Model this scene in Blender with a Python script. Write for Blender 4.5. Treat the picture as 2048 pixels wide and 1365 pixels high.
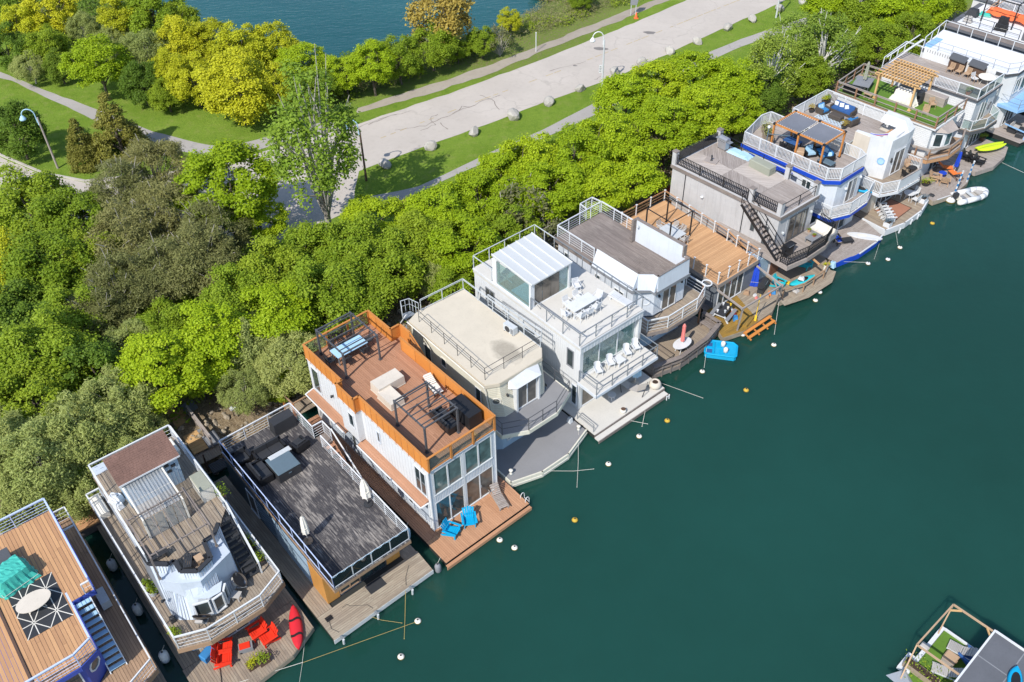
import bpy, math, random
import numpy as np
from mathutils import Vector, Matrix
for o in list(bpy.data.objects): bpy.data.objects.remove(o)
C = bpy.context.scene.collection
S = bpy.context.scene
rad = math.radians
rng = random.Random(7)

# ------------------------------------------------------------------ camera
CAM_H = 48.0; FPX = 1895.0; PITCH = rad(41.97); ROLL = rad(1.168)
_f = Vector((0, math.cos(PITCH), -math.sin(PITCH))); _r = Vector((1, 0, 0)); _d = _f.cross(_r)
_R = _r*math.cos(ROLL) + _d*math.sin(ROLL); _D = -_r*math.sin(ROLL) + _d*math.cos(ROLL)
cam = bpy.data.cameras.new('camera'); co = bpy.data.objects.new('camera', cam); C.objects.link(co)
cam.sensor_width = 36; cam.sensor_fit = 'HORIZONTAL'; cam.lens = FPX/2048*36
cam.clip_start = 0.5; cam.clip_end = 3000
m = Matrix.Identity(4)
for i in range(3): m[i][0] = _R[i]; m[i][1] = -_D[i]; m[i][2] = -_f[i]
m[2][3] = CAM_H
co.matrix_world = m
S.camera = co
def at(px, py, z=0.0):
    "surveyed position: the point at height z seen at photograph pixel (px, py)"
    v = _R*((px-1024)/FPX) + _D*((py-682.5)/FPX) + _f
    t = (z-CAM_H)/v.z
    return Vector((v.x*t, v.y*t, z))

# ------------------------------------------------------------------ daylight
SUN_AZ = rad(58); SUN_EL = rad(46)
w = bpy.data.worlds.new('World'); S.world = w; w.use_nodes = True
nt = w.node_tree; nt.nodes.clear()
sky = nt.nodes.new('ShaderNodeTexSky'); sky.sky_type = 'NISHITA'; sky.sun_disc = False
sky.sun_elevation = SUN_EL; sky.sun_rotation = rad(90) - SUN_AZ + math.pi
sky.air_density = 1.0; sky.dust_density = 0.6; sky.ozone_density = 1.0
bg = nt.nodes.new('ShaderNodeBackground'); bg.inputs[1].default_value = 0.15
wo = nt.nodes.new('ShaderNodeOutputWorld'); nt.links.new(sky.outputs[0], bg.inputs[0]); nt.links.new(bg.outputs[0], wo.inputs[0])
sl = bpy.data.lights.new('sun', 'SUN'); sl.energy = 3.9; sl.angle = rad(0.5); sl.color = (1, 0.95, 0.87)
so = bpy.data.objects.new('sun', sl); C.objects.link(so)
so.rotation_euler = Vector((math.cos(SUN_AZ)*math.cos(SUN_EL), math.sin(SUN_AZ)*math.cos(SUN_EL), -math.sin(SUN_EL))).to_track_quat('-Z', 'Y').to_euler()
so.location = (-30, -30, 80)
S.view_settings.view_transform = 'Standard'; S.view_settings.look = 'None'
S.view_settings.exposure = 0.42; S.view_settings.gamma = 1; S.view_settings.use_curve_mapping = False
S.cycles.max_bounces = 6; S.cycles.transparent_max_bounces = 12; S.cycles.caustics_reflective = False; S.cycles.caustics_refractive = False

# ------------------------------------------------------------------ materials
def nmat(name):
    m = bpy.data.materials.new(name); m.use_nodes = True
    nt = m.node_tree; b = nt.nodes['Principled BSDF']
    return m, nt, b
def N(nt, t, **kw):
    n = nt.nodes.new(t)
    for k, v in kw.items(): setattr(n, k, v)
    return n
def L(nt, a, b): nt.links.new(a, b)
def mix(nt, fac, a, b, blend='MIX'):
    n = nt.nodes.new('ShaderNodeMix'); n.data_type = 'RGBA'; n.blend_type = blend
    for s, v in ((n.inputs[0], fac), (n.inputs[6], a), (n.inputs[7], b)):
        if hasattr(v, 'links') or hasattr(v, 'is_linked'): nt.links.new(v, s)
        elif isinstance(v, (int, float)): s.default_value = v
        else: s.default_value = (*v, 1)
    return n.outputs[2]
def math_(nt, op, a, b=None, clamp=False):
    n = nt.nodes.new('ShaderNodeMath'); n.operation = op; n.use_clamp = clamp
    for s, v in ((n.inputs[0], a), (n.inputs[1], b)):
        if v is None: continue
        if isinstance(v, (int, float)): s.default_value = v
        else: nt.links.new(v, s)
    return n.outputs[0]
def coords(nt, scale=(1, 1, 1), rotz=0, world=False):
    m = nt.nodes.new('ShaderNodeMapping'); m.inputs['Scale'].default_value = scale; m.inputs['Rotation'].default_value = (0, 0, rotz)
    if world:
        g = nt.nodes.new('ShaderNodeNewGeometry'); nt.links.new(g.outputs['Position'], m.inputs[0])
    else:
        g = nt.nodes.new('ShaderNodeTexCoord'); nt.links.new(g.outputs['Object'], m.inputs[0])
    return m.outputs[0]
def noise(nt, vec, scale, detail=3, rough=0.55):
    n = nt.nodes.new('ShaderNodeTexNoise'); n.inputs['Scale'].default_value = scale; n.inputs['Detail'].default_value = detail; n.inputs['Roughness'].default_value = rough
    nt.links.new(vec, n.inputs['Vector']); return n.outputs[0]
def ramp(nt, fac, lo, hi):
    n = nt.nodes.new('ShaderNodeMapRange'); n.inputs[1].default_value = lo; n.inputs[2].default_value = hi; n.clamp = True
    nt.links.new(fac, n.inputs[0]); return n.outputs[0]
def piece_random(nt):
    a = nt.nodes.new('ShaderNodeObjectInfo').outputs['Random']; b = nt.nodes.new('ShaderNodeNewGeometry').outputs['Random Per Island']
    return math_(nt, 'FRACT', math_(nt, 'ADD', a, b))
def bump(nt, b, h, strength=0.3, dist=0.02):
    n = nt.nodes.new('ShaderNodeBump'); n.inputs['Strength'].default_value = strength; n.inputs['Distance'].default_value = dist
    nt.links.new(h, n.inputs['Height']); nt.links.new(n.outputs[0], b.inputs['Normal'])
def sc(c, k): return tuple(min(1, x*k) for x in c)

def paint(name, col, rough=0.5, var=0.10, grime=0.12, metal=0.0, spec=0.4):
    m, nt, b = nmat(name)
    v = coords(nt)
    n1 = noise(nt, v, 0.9, 4); n2 = noise(nt, v, 14, 3)
    r = piece_random(nt)
    c = mix(nt, ramp(nt, n1, 0.3, 0.75), sc(col, 1+var*0.6), sc(col, 1-var))
    c = mix(nt, math_(nt, 'MULTIPLY', ramp(nt, n2, 0.5, 0.8), grime), c, sc(col, 0.45))
    c = mix(nt, math_(nt, 'MULTIPLY', r, var), c, sc(col, 0.6))
    n3 = noise(nt, coords(nt, (5, 5, 0.35)), 1.5, 4, 0.6); c = mix(nt, math_(nt, 'MULTIPLY', ramp(nt, n3, 0.52, 0.80), min(0.5, grime*2.2+0.05)), c, sc(col, 0.62))
    L(nt, c, b.inputs['Base Color']); b.inputs['Roughness'].default_value = rough; b.inputs['Metallic'].default_value = metal
    b.inputs['Specular IOR Level'].default_value = spec
    return m
def wood(name, c1, c2, along='x', patch=None, patch_amt=0.0, rough=0.7, grime=0.35, dark=0.5):
    "weathered boards: tone per board, grain along the board, blotches"
    m, nt, b = nmat(name)
    s = (1, 16, 16) if along == 'x' else (16, 1, 16)
    r = piece_random(nt)
    v0 = coords(nt)
    off = nt.nodes.new('ShaderNodeVectorMath'); off.operation = 'ADD'; L(nt, v0, off.inputs[0])
    cmb = nt.nodes.new('ShaderNodeCombineXYZ'); k = math_(nt, 'MULTIPLY', r, 57.0); L(nt, k, cmb.inputs[0]); L(nt, k, cmb.inputs[2]); L(nt, cmb.outputs[0], off.inputs[1])
    mp = nt.nodes.new('ShaderNodeMapping'); mp.inputs['Scale'].default_value = s; L(nt, off.outputs[0], mp.inputs[0])
    g = noise(nt, mp.outputs[0], 1.6, 5, 0.65)
    c = mix(nt, r, c1, c2)
    c = mix(nt, math_(nt, 'MULTIPLY', ramp(nt, g, 0.45, 0.75), dark), c, sc(c1, 0.45))
    if patch:
        mp2 = nt.nodes.new('ShaderNodeMapping'); mp2.inputs['Scale'].default_value = (1.2, 7, 7) if along == 'x' else (7, 1.2, 7); L(nt, off.outputs[0], mp2.inputs[0])
        p1 = noise(nt, mp2.outputs[0], 1.0, 4, 0.6); p2 = noise(nt, v0, 0.45, 3)
        f = math_(nt, 'MULTIPLY', ramp(nt, math_(nt, 'ADD', math_(nt, 'MULTIPLY', p1, 0.75), math_(nt, 'MULTIPLY', p2, 0.55)), 0.64, 0.79), patch_amt)
        c = mix(nt, f, c, patch)
    big = noise(nt, v0, 0.5, 4)
    c = mix(nt, math_(nt, 'MULTIPLY', ramp(nt, big, 0.45, 0.75), grime), c, sc(c1, 0.55))
    L(nt, c, b.inputs['Base Color']); b.inputs['Roughness'].default_value = rough; b.inputs['Specular IOR Level'].default_value = 0.25
    bump(nt, b, g, 0.25, 0.01)
    return m
def glass(name, col=(0.02, 0.035, 0.04), rough=0.04):
    "dark window pane with a bright reflection, the dim room behind it given by its tint"
    m, nt, b = nmat(name)
    v = coords(nt); n = noise(nt, v, 1.3, 2); r = piece_random(nt)
    c = mix(nt, ramp(nt, n, 0.35, 0.7), sc(col, 0.55), sc(col, 1.5))
    c = mix(nt, math_(nt, 'MULTIPLY', r, 0.35), c, (0.16, 0.17, 0.17))
    L(nt, c, b.inputs['Base Color']); b.inputs['Roughness'].default_value = rough; b.inputs['Specular IOR Level'].default_value = 0.8
    return m
def clear_glass(name, tint=(0.75, 0.9, 0.88), trans=0.75):
    m, nt, b = nmat(name)
    nt.nodes.remove(b)
    tr = nt.nodes.new('ShaderNodeBsdfTransparent'); tr.inputs[0].default_value = (*tint, 1)
    gl = nt.nodes.new('ShaderNodeBsdfGlossy'); gl.inputs['Roughness'].default_value = 0.03; gl.inputs[0].default_value = (0.9, 0.95, 1, 1)
    df = nt.nodes.new('ShaderNodeBsdfDiffuse'); df.inputs[0].default_value = (*sc(tint, 0.5), 1)
    lw = nt.nodes.new('ShaderNodeLayerWeight'); lw.inputs[0].default_value = 0.25
    fr_ = math_(nt, 'ADD', math_(nt, 'MULTIPLY', lw.outputs['Facing'], 0.25), 0.04)
    m1 = nt.nodes.new('ShaderNodeMixShader'); m1.inputs[0].default_value = 1-trans; L(nt, tr.outputs[0], m1.inputs[1]); L(nt, df.outputs[0], m1.inputs[2])
    m2 = nt.nodes.new('ShaderNodeMixShader'); L(nt, fr_, m2.inputs[0]); L(nt, m1.outputs[0], m2.inputs[1]); L(nt, gl.outputs[0], m2.inputs[2])
    L(nt, m2.outputs[0], nt.nodes['Material Output'].inputs[0])
    return m
def leafmat(name, c1, c2, trans=0.30, tint=None):
    "leaves: a different tone per leaf, light shining through"
    m, nt, b = nmat(name)
    r = nt.nodes.new('ShaderNodeNewGeometry').outputs['Random Per Island']
    ro = nt.nodes.new('ShaderNodeObjectInfo').outputs['Random']
    v = coords(nt); n = noise(nt, v, 0.55, 3)
    f = math_(nt, 'ADD', math_(nt, 'MULTIPLY', r, 0.55), math_(nt, 'MULTIPLY', ramp(nt, n, 0.3, 0.7), 0.45))
    c = mix(nt, f, c1, c2)
    c = mix(nt, math_(nt, 'MULTIPLY', ramp(nt, ro, 0.5, 1.0), 0.42), c, sc(c1, 0.72)); c = mix(nt, math_(nt, 'MULTIPLY', ramp(nt, ro, 0.45, 0.0), 0.35), c, (min(1, c2[0]*1.12), c2[1]*0.98, c2[2]*0.9))
    L(nt, c, b.inputs['Base Color']); b.inputs['Roughness'].default_value = 0.6; b.inputs['Specular IOR Level'].default_value = 0.25
    t = nt.nodes.new('ShaderNodeBsdfTranslucent'); L(nt, mix(nt, 0.5, c, tint or sc(c2, 1.3)), t.inputs[0])
    ms = nt.nodes.new('ShaderNodeMixShader'); ms.inputs[0].default_value = trans
    L(nt, b.outputs[0], ms.inputs[1]); L(nt, t.outputs[0], ms.inputs[2]); L(nt, ms.outputs[0], nt.nodes['Material Output'].inputs[0])
    return m

M = {}
P_ = paint
M['white'] = P_('white_paint', (0.64, 0.655, 0.675)); M['white_metal'] = P_('white_metal', (0.67, 0.69, 0.71), 0.35, 0.05, 0.05)
M['white_wall'] = P_('white_wall', (0.63, 0.64, 0.65), 0.6, 0.06, 0.06); M['blue_grey_wall'] = P_('blue_grey_siding', (0.50, 0.56, 0.64), 0.55, 0.08)
M['lilac_wall'] = P_('pale_grey_siding', (0.60, 0.64, 0.70), 0.55, 0.06); M['blue'] = P_('blue_paint', (0.05, 0.085, 0.38), 0.45)
M['bright_blue'] = P_('bright_blue_paint', (0.015, 0.07, 0.50), 0.4); M['sky_blue'] = P_('sky_blue_paint', (0.25, 0.45, 0.72), 0.45)
M['rail_blue'] = P_('pale_blue_rail', (0.50, 0.60, 0.86), 0.4, 0.06); M['black'] = P_('black_paint', (0.018, 0.018, 0.02), 0.45); M['charcoal'] = P_('charcoal', (0.035, 0.037, 0.042), 0.55)
M['dark_grey'] = P_('dark_grey', (0.085, 0.09, 0.10), 0.5); M['steel'] = P_('grey_steel', (0.20, 0.22, 0.24), 0.4, 0.08, 0.1); M['galv'] = P_('galvanised', (0.52, 0.55, 0.57), 0.35, 0.08, 0.15)
M['grey_wall'] = P_('grey_stucco', (0.47, 0.465, 0.47), 0.8, 0.10, 0.2); M['grey_wall2'] = P_('grey_panel', (0.50, 0.53, 0.57), 0.6, 0.08)
M['slate_wall'] = P_('slate_siding', (0.16, 0.18, 0.21), 0.6, 0.08); M['navy_wall'] = P_('dark_blue_siding', (0.045, 0.075, 0.10), 0.55); M['pale_blue_wall'] = P_('pale_blue_siding', (0.34, 0.46, 0.58), 0.55)
M['cream'] = P_('cream_roof', (0.58, 0.52, 0.42), 0.75, 0.07, 0.10); M['cream_wall'] = P_('cream_siding', (0.66, 0.64, 0.54), 0.6, 0.06); M['tan'] = P_('tan_wall', (0.60, 0.54, 0.46), 0.7, 0.05)
M['deck_grey'] = P_('grey_deck_coating', (0.235, 0.235, 0.245), 0.75, 0.06, 0.06); M['deck_pale'] = P_('pale_deck_coating', (0.58, 0.56, 0.52), 0.75, 0.06, 0.12)
M['white_roof'] = P_('white_membrane', (0.70, 0.71, 0.73), 0.6, 0.05, 0.08); M['grey_roof'] = P_('grey_membrane', (0.12, 0.125, 0.14), 0.7, 0.12, 0.15)
M['orange'] = wood('orange_stained_wood', (0.54, 0.20, 0.042), (0.60, 0.235, 0.055), 'x', grime=0.15, dark=0.2); M['orange_trim'] = P_('orange_trim', (0.52, 0.21, 0.055), 0.6)
M['ochre'] = P_('ochre_wall', (0.50, 0.24, 0.06), 0.6, 0.15)
M['cedar'] = wood('cedar_boards', (0.56, 0.32, 0.16), (0.42, 0.23, 0.12), 'x', grime=0.2, dark=0.3); M['cedar_y'] = wood('cedar_boards_across', (0.60, 0.36, 0.19), (0.47, 0.27, 0.14), 'y', grime=0.2, dark=0.3)
M['brown_deck'] = wood('brown_deck_boards', (0.44, 0.235, 0.145), (0.365, 0.19, 0.115), 'x', grime=0.2, dark=0.35); M['brown_deck_y'] = wood('brown_dock_boards', (0.52, 0.285, 0.165), (0.44, 0.235, 0.135), 'x', grime=0.2, dark=0.35)
M['dark_deck'] = wood('dark_weathered_boards', (0.056, 0.053, 0.058), (0.092, 0.087, 0.090), 'x', patch=(0.36, 0.33, 0.30), patch_amt=0.8, grime=0.2)
M['grey_wood'] = wood('grey_weathered_boards', (0.34, 0.27, 0.20), (0.24, 0.195, 0.155), 'x', patch=(0.42, 0.36, 0.28), patch_amt=0.5); M['grey_wood_y'] = wood('grey_dock_boards', (0.36, 0.30, 0.23), (0.27, 0.22, 0.17), 'y', patch=(0.46, 0.41, 0.32), patch_amt=0.5)
M['old_wood'] = wood('old_grey_boards', (0.19, 0.16, 0.145), (0.25, 0.21, 0.19), 'x', patch=(0.33, 0.29, 0.26), patch_amt=0.5); M['silver_wood'] = wood('silvered_boards', (0.38, 0.33, 0.30), (0.29, 0.25, 0.225), 'x', patch=(0.46, 0.42, 0.39), patch_amt=0.5)
M['mossy'] = wood('wet_yellow_boards', (0.32, 0.20, 0.05), (0.22, 0.14, 0.04), 'y', patch=(0.42, 0.24, 0.04), patch_amt=0.6); M['pine_new'] = wood('new_pine', (0.62, 0.40, 0.19), (0.54, 0.33, 0.15), 'x', grime=0.1, dark=0.25)
M['lit_silver_wood'] = wood('lit_silvered_boards', (0.50, 0.445, 0.405), (0.41, 0.36, 0.325), 'x', patch=(0.56, 0.51, 0.47), patch_amt=0.4)  # paler copy of the silvered boards, with the light they catch painted in
M['teal_wood'] = wood('brown_board', (0.38, 0.25, 0.16), (0.32, 0.21, 0.135), 'x'); M['post_wood'] = wood('brown_post', (0.30, 0.17, 0.10), (0.25, 0.14, 0.085), 'x')
M['hull'] = P_('dark_hull', (0.03, 0.032, 0.03), 0.7); M['joint'] = P_('dark_joint', (0.03, 0.026, 0.024), 0.8)
M['glass'] = glass('window_glass'); M['teal_glass'] = glass('teal_window_glass', (0.10, 0.17, 0.17)); M['brown_glass'] = glass('brown_window_glass', (0.10, 0.085, 0.07))
M['clear'] = clear_glass('clear_glass'); M['rail_glass'] = clear_glass('rail_glass', (0.86, 0.92, 0.91), 0.93); M['poly'] = clear_glass('corrugated_plastic', (0.9, 0.92, 0.92), 0.55)
M['black_mesh'] = clear_glass('dark_screen', (0.10, 0.11, 0.13), 0.7)
M['turf'] = P_('artificial_turf', (0.10, 0.20, 0.022), 0.9, 0.15, 0.25)
M['shingle'] = P_('brown_shingles', (0.20, 0.115, 0.09), 0.9, 0.25, 0.4)
for k, c in dict(red=(0.72, 0.035, 0.012), orange_cloth=(0.75, 0.20, 0.045), tarp_orange=(0.80, 0.16, 0.05), kayak_red=(0.62, 0.022, 0.035), turquoise=(0.0, 0.33, 0.60), teal=(0.05, 0.42, 0.35), aqua=(0.02, 0.45, 0.52), lime=(0.55, 0.70, 0.02), navy=(0.03, 0.10, 0.28), royal=(0.012, 0.06, 0.50), blue_cloth=(0.035, 0.20, 0.46), pale_blue=(0.36, 0.56, 0.72), pink=(0.78, 0.22, 0.20), stone=(0.60, 0.54, 0.46), offwhite=(0.72, 0.69, 0.62), rug_brown=(0.36, 0.17, 0.11), brown=(0.11, 0.065, 0.045), wicker=(0.075, 0.062, 0.052), grey_cloth=(0.42, 0.40, 0.38), mid_grey=(0.22, 0.23, 0.25), yellow=(0.75, 0.50, 0.03), buoy_yellow=(0.50, 0.33, 0.04), buoy_green=(0.16, 0.12, 0.02), terracotta=(0.42, 0.13, 0.07), teak=(0.44, 0.30, 0.19), shade=(0.17, 0.18, 0.21), sage=(0.30, 0.31, 0.25), soil=(0.05, 0.03, 0.018), aluminium=(0.60, 0.62, 0.63), dusk=(0.10, 0.15, 0.19), rust=(0.16, 0.07, 0.04), rope=(0.62, 0.60, 0.54), old_rope=(0.40, 0.30, 0.10), skin=(0.5, 0.3, 0.2), slate=(0.13, 0.15, 0.17), red_paint=(0.5, 0.03, 0.03)).items():
    M[k] = P_(k, c, 0.55 if k in ('red', 'turquoise', 'kayak_red', 'lime', 'aqua') else 0.75, 0.10, 0.08)
M['rock'] = P_('pale_boulder', (0.42, 0.40, 0.365), 0.9, 0.25, 0.5)
M['metal'] = P_('stainless', (0.45, 0.46, 0.48), 0.3, 0.1, 0.1, metal=0.6)

# ------------------------------------------------------------------ mesh building
class MB:
    def __init__(s): s.v = []; s.f = []
    def add(s, vs, fs):
        n = len(s.v); s.v += [tuple(v) for v in vs]; s.f += [tuple(i+n for i in f) for f in fs]; return s
    def box(s, x0, x1, y0, y1, z0, z1):
        return s.add([(x0,y0,z0),(x1,y0,z0),(x1,y1,z0),(x0,y1,z0),(x0,y0,z1),(x1,y0,z1),(x1,y1,z1),(x0,y1,z1)],
                     [(0,3,2,1),(4,5,6,7),(0,1,5,4),(1,2,6,5),(2,3,7,6),(3,0,4,7)])
    def cbox(s, x, y, z, sx, sy, sz, rz=0, tilt=0):
        "box centred at x,y with its foot at z, turned by rz degrees, tilted about its own y"
        R = Matrix.Rotation(rad(rz), 3, 'Z') @ Matrix.Rotation(rad(tilt), 3, 'Y')
        b = MB().box(-sx/2, sx/2, -sy/2, sy/2, 0, sz)
        return s.add([R @ Vector(v) + Vector((x, y, z)) for v in b.v], b.f)
    def beam(s, p, q, w, h=None):
        h = h or w; p = Vector(p); q = Vector(q); d = (q-p).normalized()
        u = d.cross(Vector((0,0,1)));
        if u.length < 1e-4: u = Vector((1,0,0))
        u.normalize(); n = u.cross(d).normalized(); u *= w/2; n *= h/2
        return s.add([p-u-n,p+u-n,p+u+n,p-u+n,q-u-n,q+u-n,q+u+n,q-u+n], [(0,1,2,3),(7,6,5,4),(0,4,5,1),(1,5,6,2),(2,6,7,3),(3,7,4,0)])
    def tube(s, p, q, r, n=6, r2=None, cap=True):
        r2 = r if r2 is None else r2; p = Vector(p); q = Vector(q); d = (q-p).normalized()
        u = d.cross(Vector((0.3,0.1,1)));
        if u.length < 1e-3: u = Vector((1,0,0))
        u.normalize(); t = d.cross(u); k = len(s.v)
        for c, rr in ((p, r), (q, r2)):
            for i in range(n):
                a = 2*math.pi*i/n; s.v.append(tuple(c + u*math.cos(a)*rr + t*math.sin(a)*rr))
        for i in range(n): j = (i+1) % n; s.f.append((k+i, k+j, k+n+j, k+n+i))
        if cap: s.f.append(tuple(k+i for i in range(n))[::-1]); s.f.append(tuple(k+n+i for i in range(n)))
        return s
    def path(s, pts, r, n=6):
        for a, b in zip(pts[:-1], pts[1:]): s.tube(a, b, r, n)
        return s
    def prism(s, poly, z0, z1):
        poly = ccw(poly); n = len(poly)
        return s.add([(x,y,z0) for x,y in poly]+[(x,y,z1) for x,y in poly],
            [tuple(range(n))[::-1], tuple(range(n,2*n))]+[(i,(i+1)%n,n+(i+1)%n,n+i) for i in range(n)])
    def ext(s, pts, vec):
        n = len(pts); vec = Vector(vec); pts = [Vector(p) for p in pts]
        return s.add(pts+[p+vec for p in pts], [tuple(range(n))[::-1], tuple(range(n,2*n))]+[(i,(i+1)%n,n+(i+1)%n,n+i) for i in range(n)])
    def wall(s, p, q, z0, z1, t=0.08):
        "upright slab from p to q (2-D), t thick towards the inside (left of p->q)"
        d = Vector((q[0]-p[0], q[1]-p[1])); n = Vector((-d.y, d.x)).normalized()*t
        return s.prism([p, q, (q[0]+n.x, q[1]+n.y), (p[0]+n.x, p[1]+n.y)], z0, z1)
    def lathe(s, prof, c=(0,0,0), n=12):
        k = len(s.v); m_ = len(prof)
        for r, z in prof:
            for i in range(n):
                a = 2*math.pi*i/n; s.v.append((c[0]+r*math.cos(a), c[1]+r*math.sin(a), c[2]+z))
        for j in range(m_-1):
            for i in range(n):
                i2 = (i+1)%n; s.f.append((k+j*n+i, k+j*n+i2, k+(j+1)*n+i2, k+(j+1)*n+i))
        s.f.append(tuple(k+i for i in range(n))[::-1]); s.f.append(tuple(k+(m_-1)*n+i for i in range(n)))
        return s
    def mesh(s, name, mat, smooth=False):
        me = bpy.data.meshes.new(name); me.from_pydata(s.v, [], s.f); me.materials.append(M[mat] if isinstance(mat, str) else mat)
        if smooth: me.polygons.foreach_set('use_smooth', [True]*len(me.polygons))
        me.update(); return me
def ccw(p):
    a = sum(p[i][0]*p[(i+1)%len(p)][1]-p[(i+1)%len(p)][0]*p[i][1] for i in range(len(p)))
    return list(p) if a > 0 else list(p)[::-1]
def clip(poly, a, b, c):
    "keep the part of poly where a*x+b*y<=c"
    out = []
    for i in range(len(poly)):
        p, q = poly[i], poly[(i+1)%len(poly)]; dp = a*p[0]+b*p[1]-c; dq = a*q[0]+b*q[1]-c
        if dp <= 0: out.append(p)
        if dp*dq < 0: t = dp/(dp-dq); out.append((p[0]+(q[0]-p[0])*t, p[1]+(q[1]-p[1])*t))
    return out
def area(p): return abs(sum(p[i][0]*p[(i+1)%len(p)][1]-p[(i+1)%len(p)][0]*p[i][1] for i in range(len(p))))/2 if len(p) > 2 else 0
def obj(name, me, parent=None, loc=None, rz=0, kind=None):
    o = bpy.data.objects.new(name, me); C.objects.link(o); o.parent = parent
    if loc is not None: o.location = loc
    if rz: o.rotation_euler.z = rad(rz)
    if kind: o['kind'] = kind
    return o
def structure(name, mb, mat, parent=None, smooth=False, kind='structure'):
    return obj(name, mb.mesh(name, mat, smooth) if isinstance(mb, MB) else mb, parent, kind=kind)
class T:
    "one thing: an Empty at its base that parents its parts"
    def __init__(s, name, label, cat, x, y, z=0.0, yaw=0.0, group=None):
        s.o = bpy.data.objects.new(name, None); C.objects.link(s.o); s.o.empty_display_size = 0.3
        s.o.location = (x, y, z); s.o.rotation_euler.z = rad(yaw); s.yaw = yaw; s.z = z
        s.o['label'] = label; s.o['category'] = cat
        if group: s.o['group'] = group
    def W(s, x, y, z=0.0):
        c, n = math.cos(rad(s.yaw)), math.sin(rad(s.yaw)); l = s.o.location
        return Vector((l.x+x*c-y*n, l.y+x*n+y*c, s.z+z))
    def part(s, name, mb, mat, parent=None, kind=None, label=None, smooth=False):
        o = obj(name, mb.mesh(name, mat, smooth), parent or s.o, kind=kind)
        if label: o['label'] = label
        return o
_cache = {}
def shared(key, fn):
    if key not in _cache: _cache[key] = fn()
    return _cache[key]
def dup(root, loc, rz, label, group=None, cat=None):
    def cp(o, parent):
        c = o.copy(); C.objects.link(c); c.parent = parent
        for ch in o.children: cp(ch, c)
        return c
    r = cp(root, None); r.location = loc; r.rotation_euler.z = rad(rz); r['label'] = label
    if group: r['group'] = group
    elif 'group' in r.keys(): del r['group']
    return r
_proto = {}
def put(kind, host, x, y, z, rz, label, group=None, **kw):
    "set down one more of a kind of furniture on a boat (host) or on the ground (host None)"
    loc = host.W(x, y, z) if host else Vector((x, y, z)); yaw = (host.yaw if host else 0) + rz
    key = (kind, tuple(sorted(kw.items())))
    if key in _proto: return dup(_proto[key], loc, yaw, label, group)
    t = FURN[kind](label, loc, yaw, group, **kw); _proto[key] = t.o
    return t.o

# ------------------------------------------------------------------ shared building elements
def planks(t, poly, z, w=0.14, gap=0.012, mat='cedar', along='x', th=0.035, name='plank', parent=None, maxlen=4.0, joined=False, jit=0.0):
    "boards laid over a polygon, cut to its outline, butt joints staggered"
    poly = ccw(poly)
    i = 1 if along == 'x' else 0; j = 1-i
    lo = min(p[i] for p in poly); hi = max(p[i] for p in poly)
    n = max(1, round((hi-lo)/w)); w = (hi-lo)/n
    allb = MB()
    for k in range(n):
        a, b = lo+k*w+gap/2, lo+(k+1)*w-gap/2
        e = (0, 1) if i == 1 else (1, 0)
        strip = clip(clip(poly, -e[0], -e[1], -a), e[0], e[1], b)
        if area(strip) < 1e-3: continue
        s0 = min(p[j] for p in strip); s1 = max(p[j] for p in strip)
        cuts = [s0]
        if s1-s0 > maxlen*1.2:
            c = s0 + maxlen*rng.uniform(0.35, 1.0)
            while c < s1-0.5: cuts.append(c); c += maxlen*rng.uniform(0.8, 1.1)
        cuts.append(s1)
        for c0, c1 in zip(cuts[:-1], cuts[1:]):
            f = (1, 0) if i == 1 else (0, 1); g = 0.004 if len(cuts) > 2 else 0
            pc = clip(clip(strip, -f[0], -f[1], -(c0+g)), f[0], f[1], c1-g)
            if area(pc) < 1e-3: continue
            zz = z + rng.uniform(-1, 1)*0.004
            if joined: allb.prism(pc, zz-th, zz)
            else: obj(name, MB().prism(pc, zz-th, zz).mesh(name, mat), parent or t.o)
    if joined: return t.part(name+'s', allb, mat, parent, kind='stuff')
def along_pts(pts, sp):
    "post positions: the corners and evenly between them"
    out = []
    for (a, b) in zip(pts[:-1], pts[1:]):
        L_ = math.hypot(b[0]-a[0], b[1]-a[1]); n = max(1, round(L_/sp))
        for k in range(n): out.append((a[0]+(b[0]-a[0])*k/n, a[1]+(b[1]-a[1])*k/n))
    out.append(pts[-1]); return out
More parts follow.
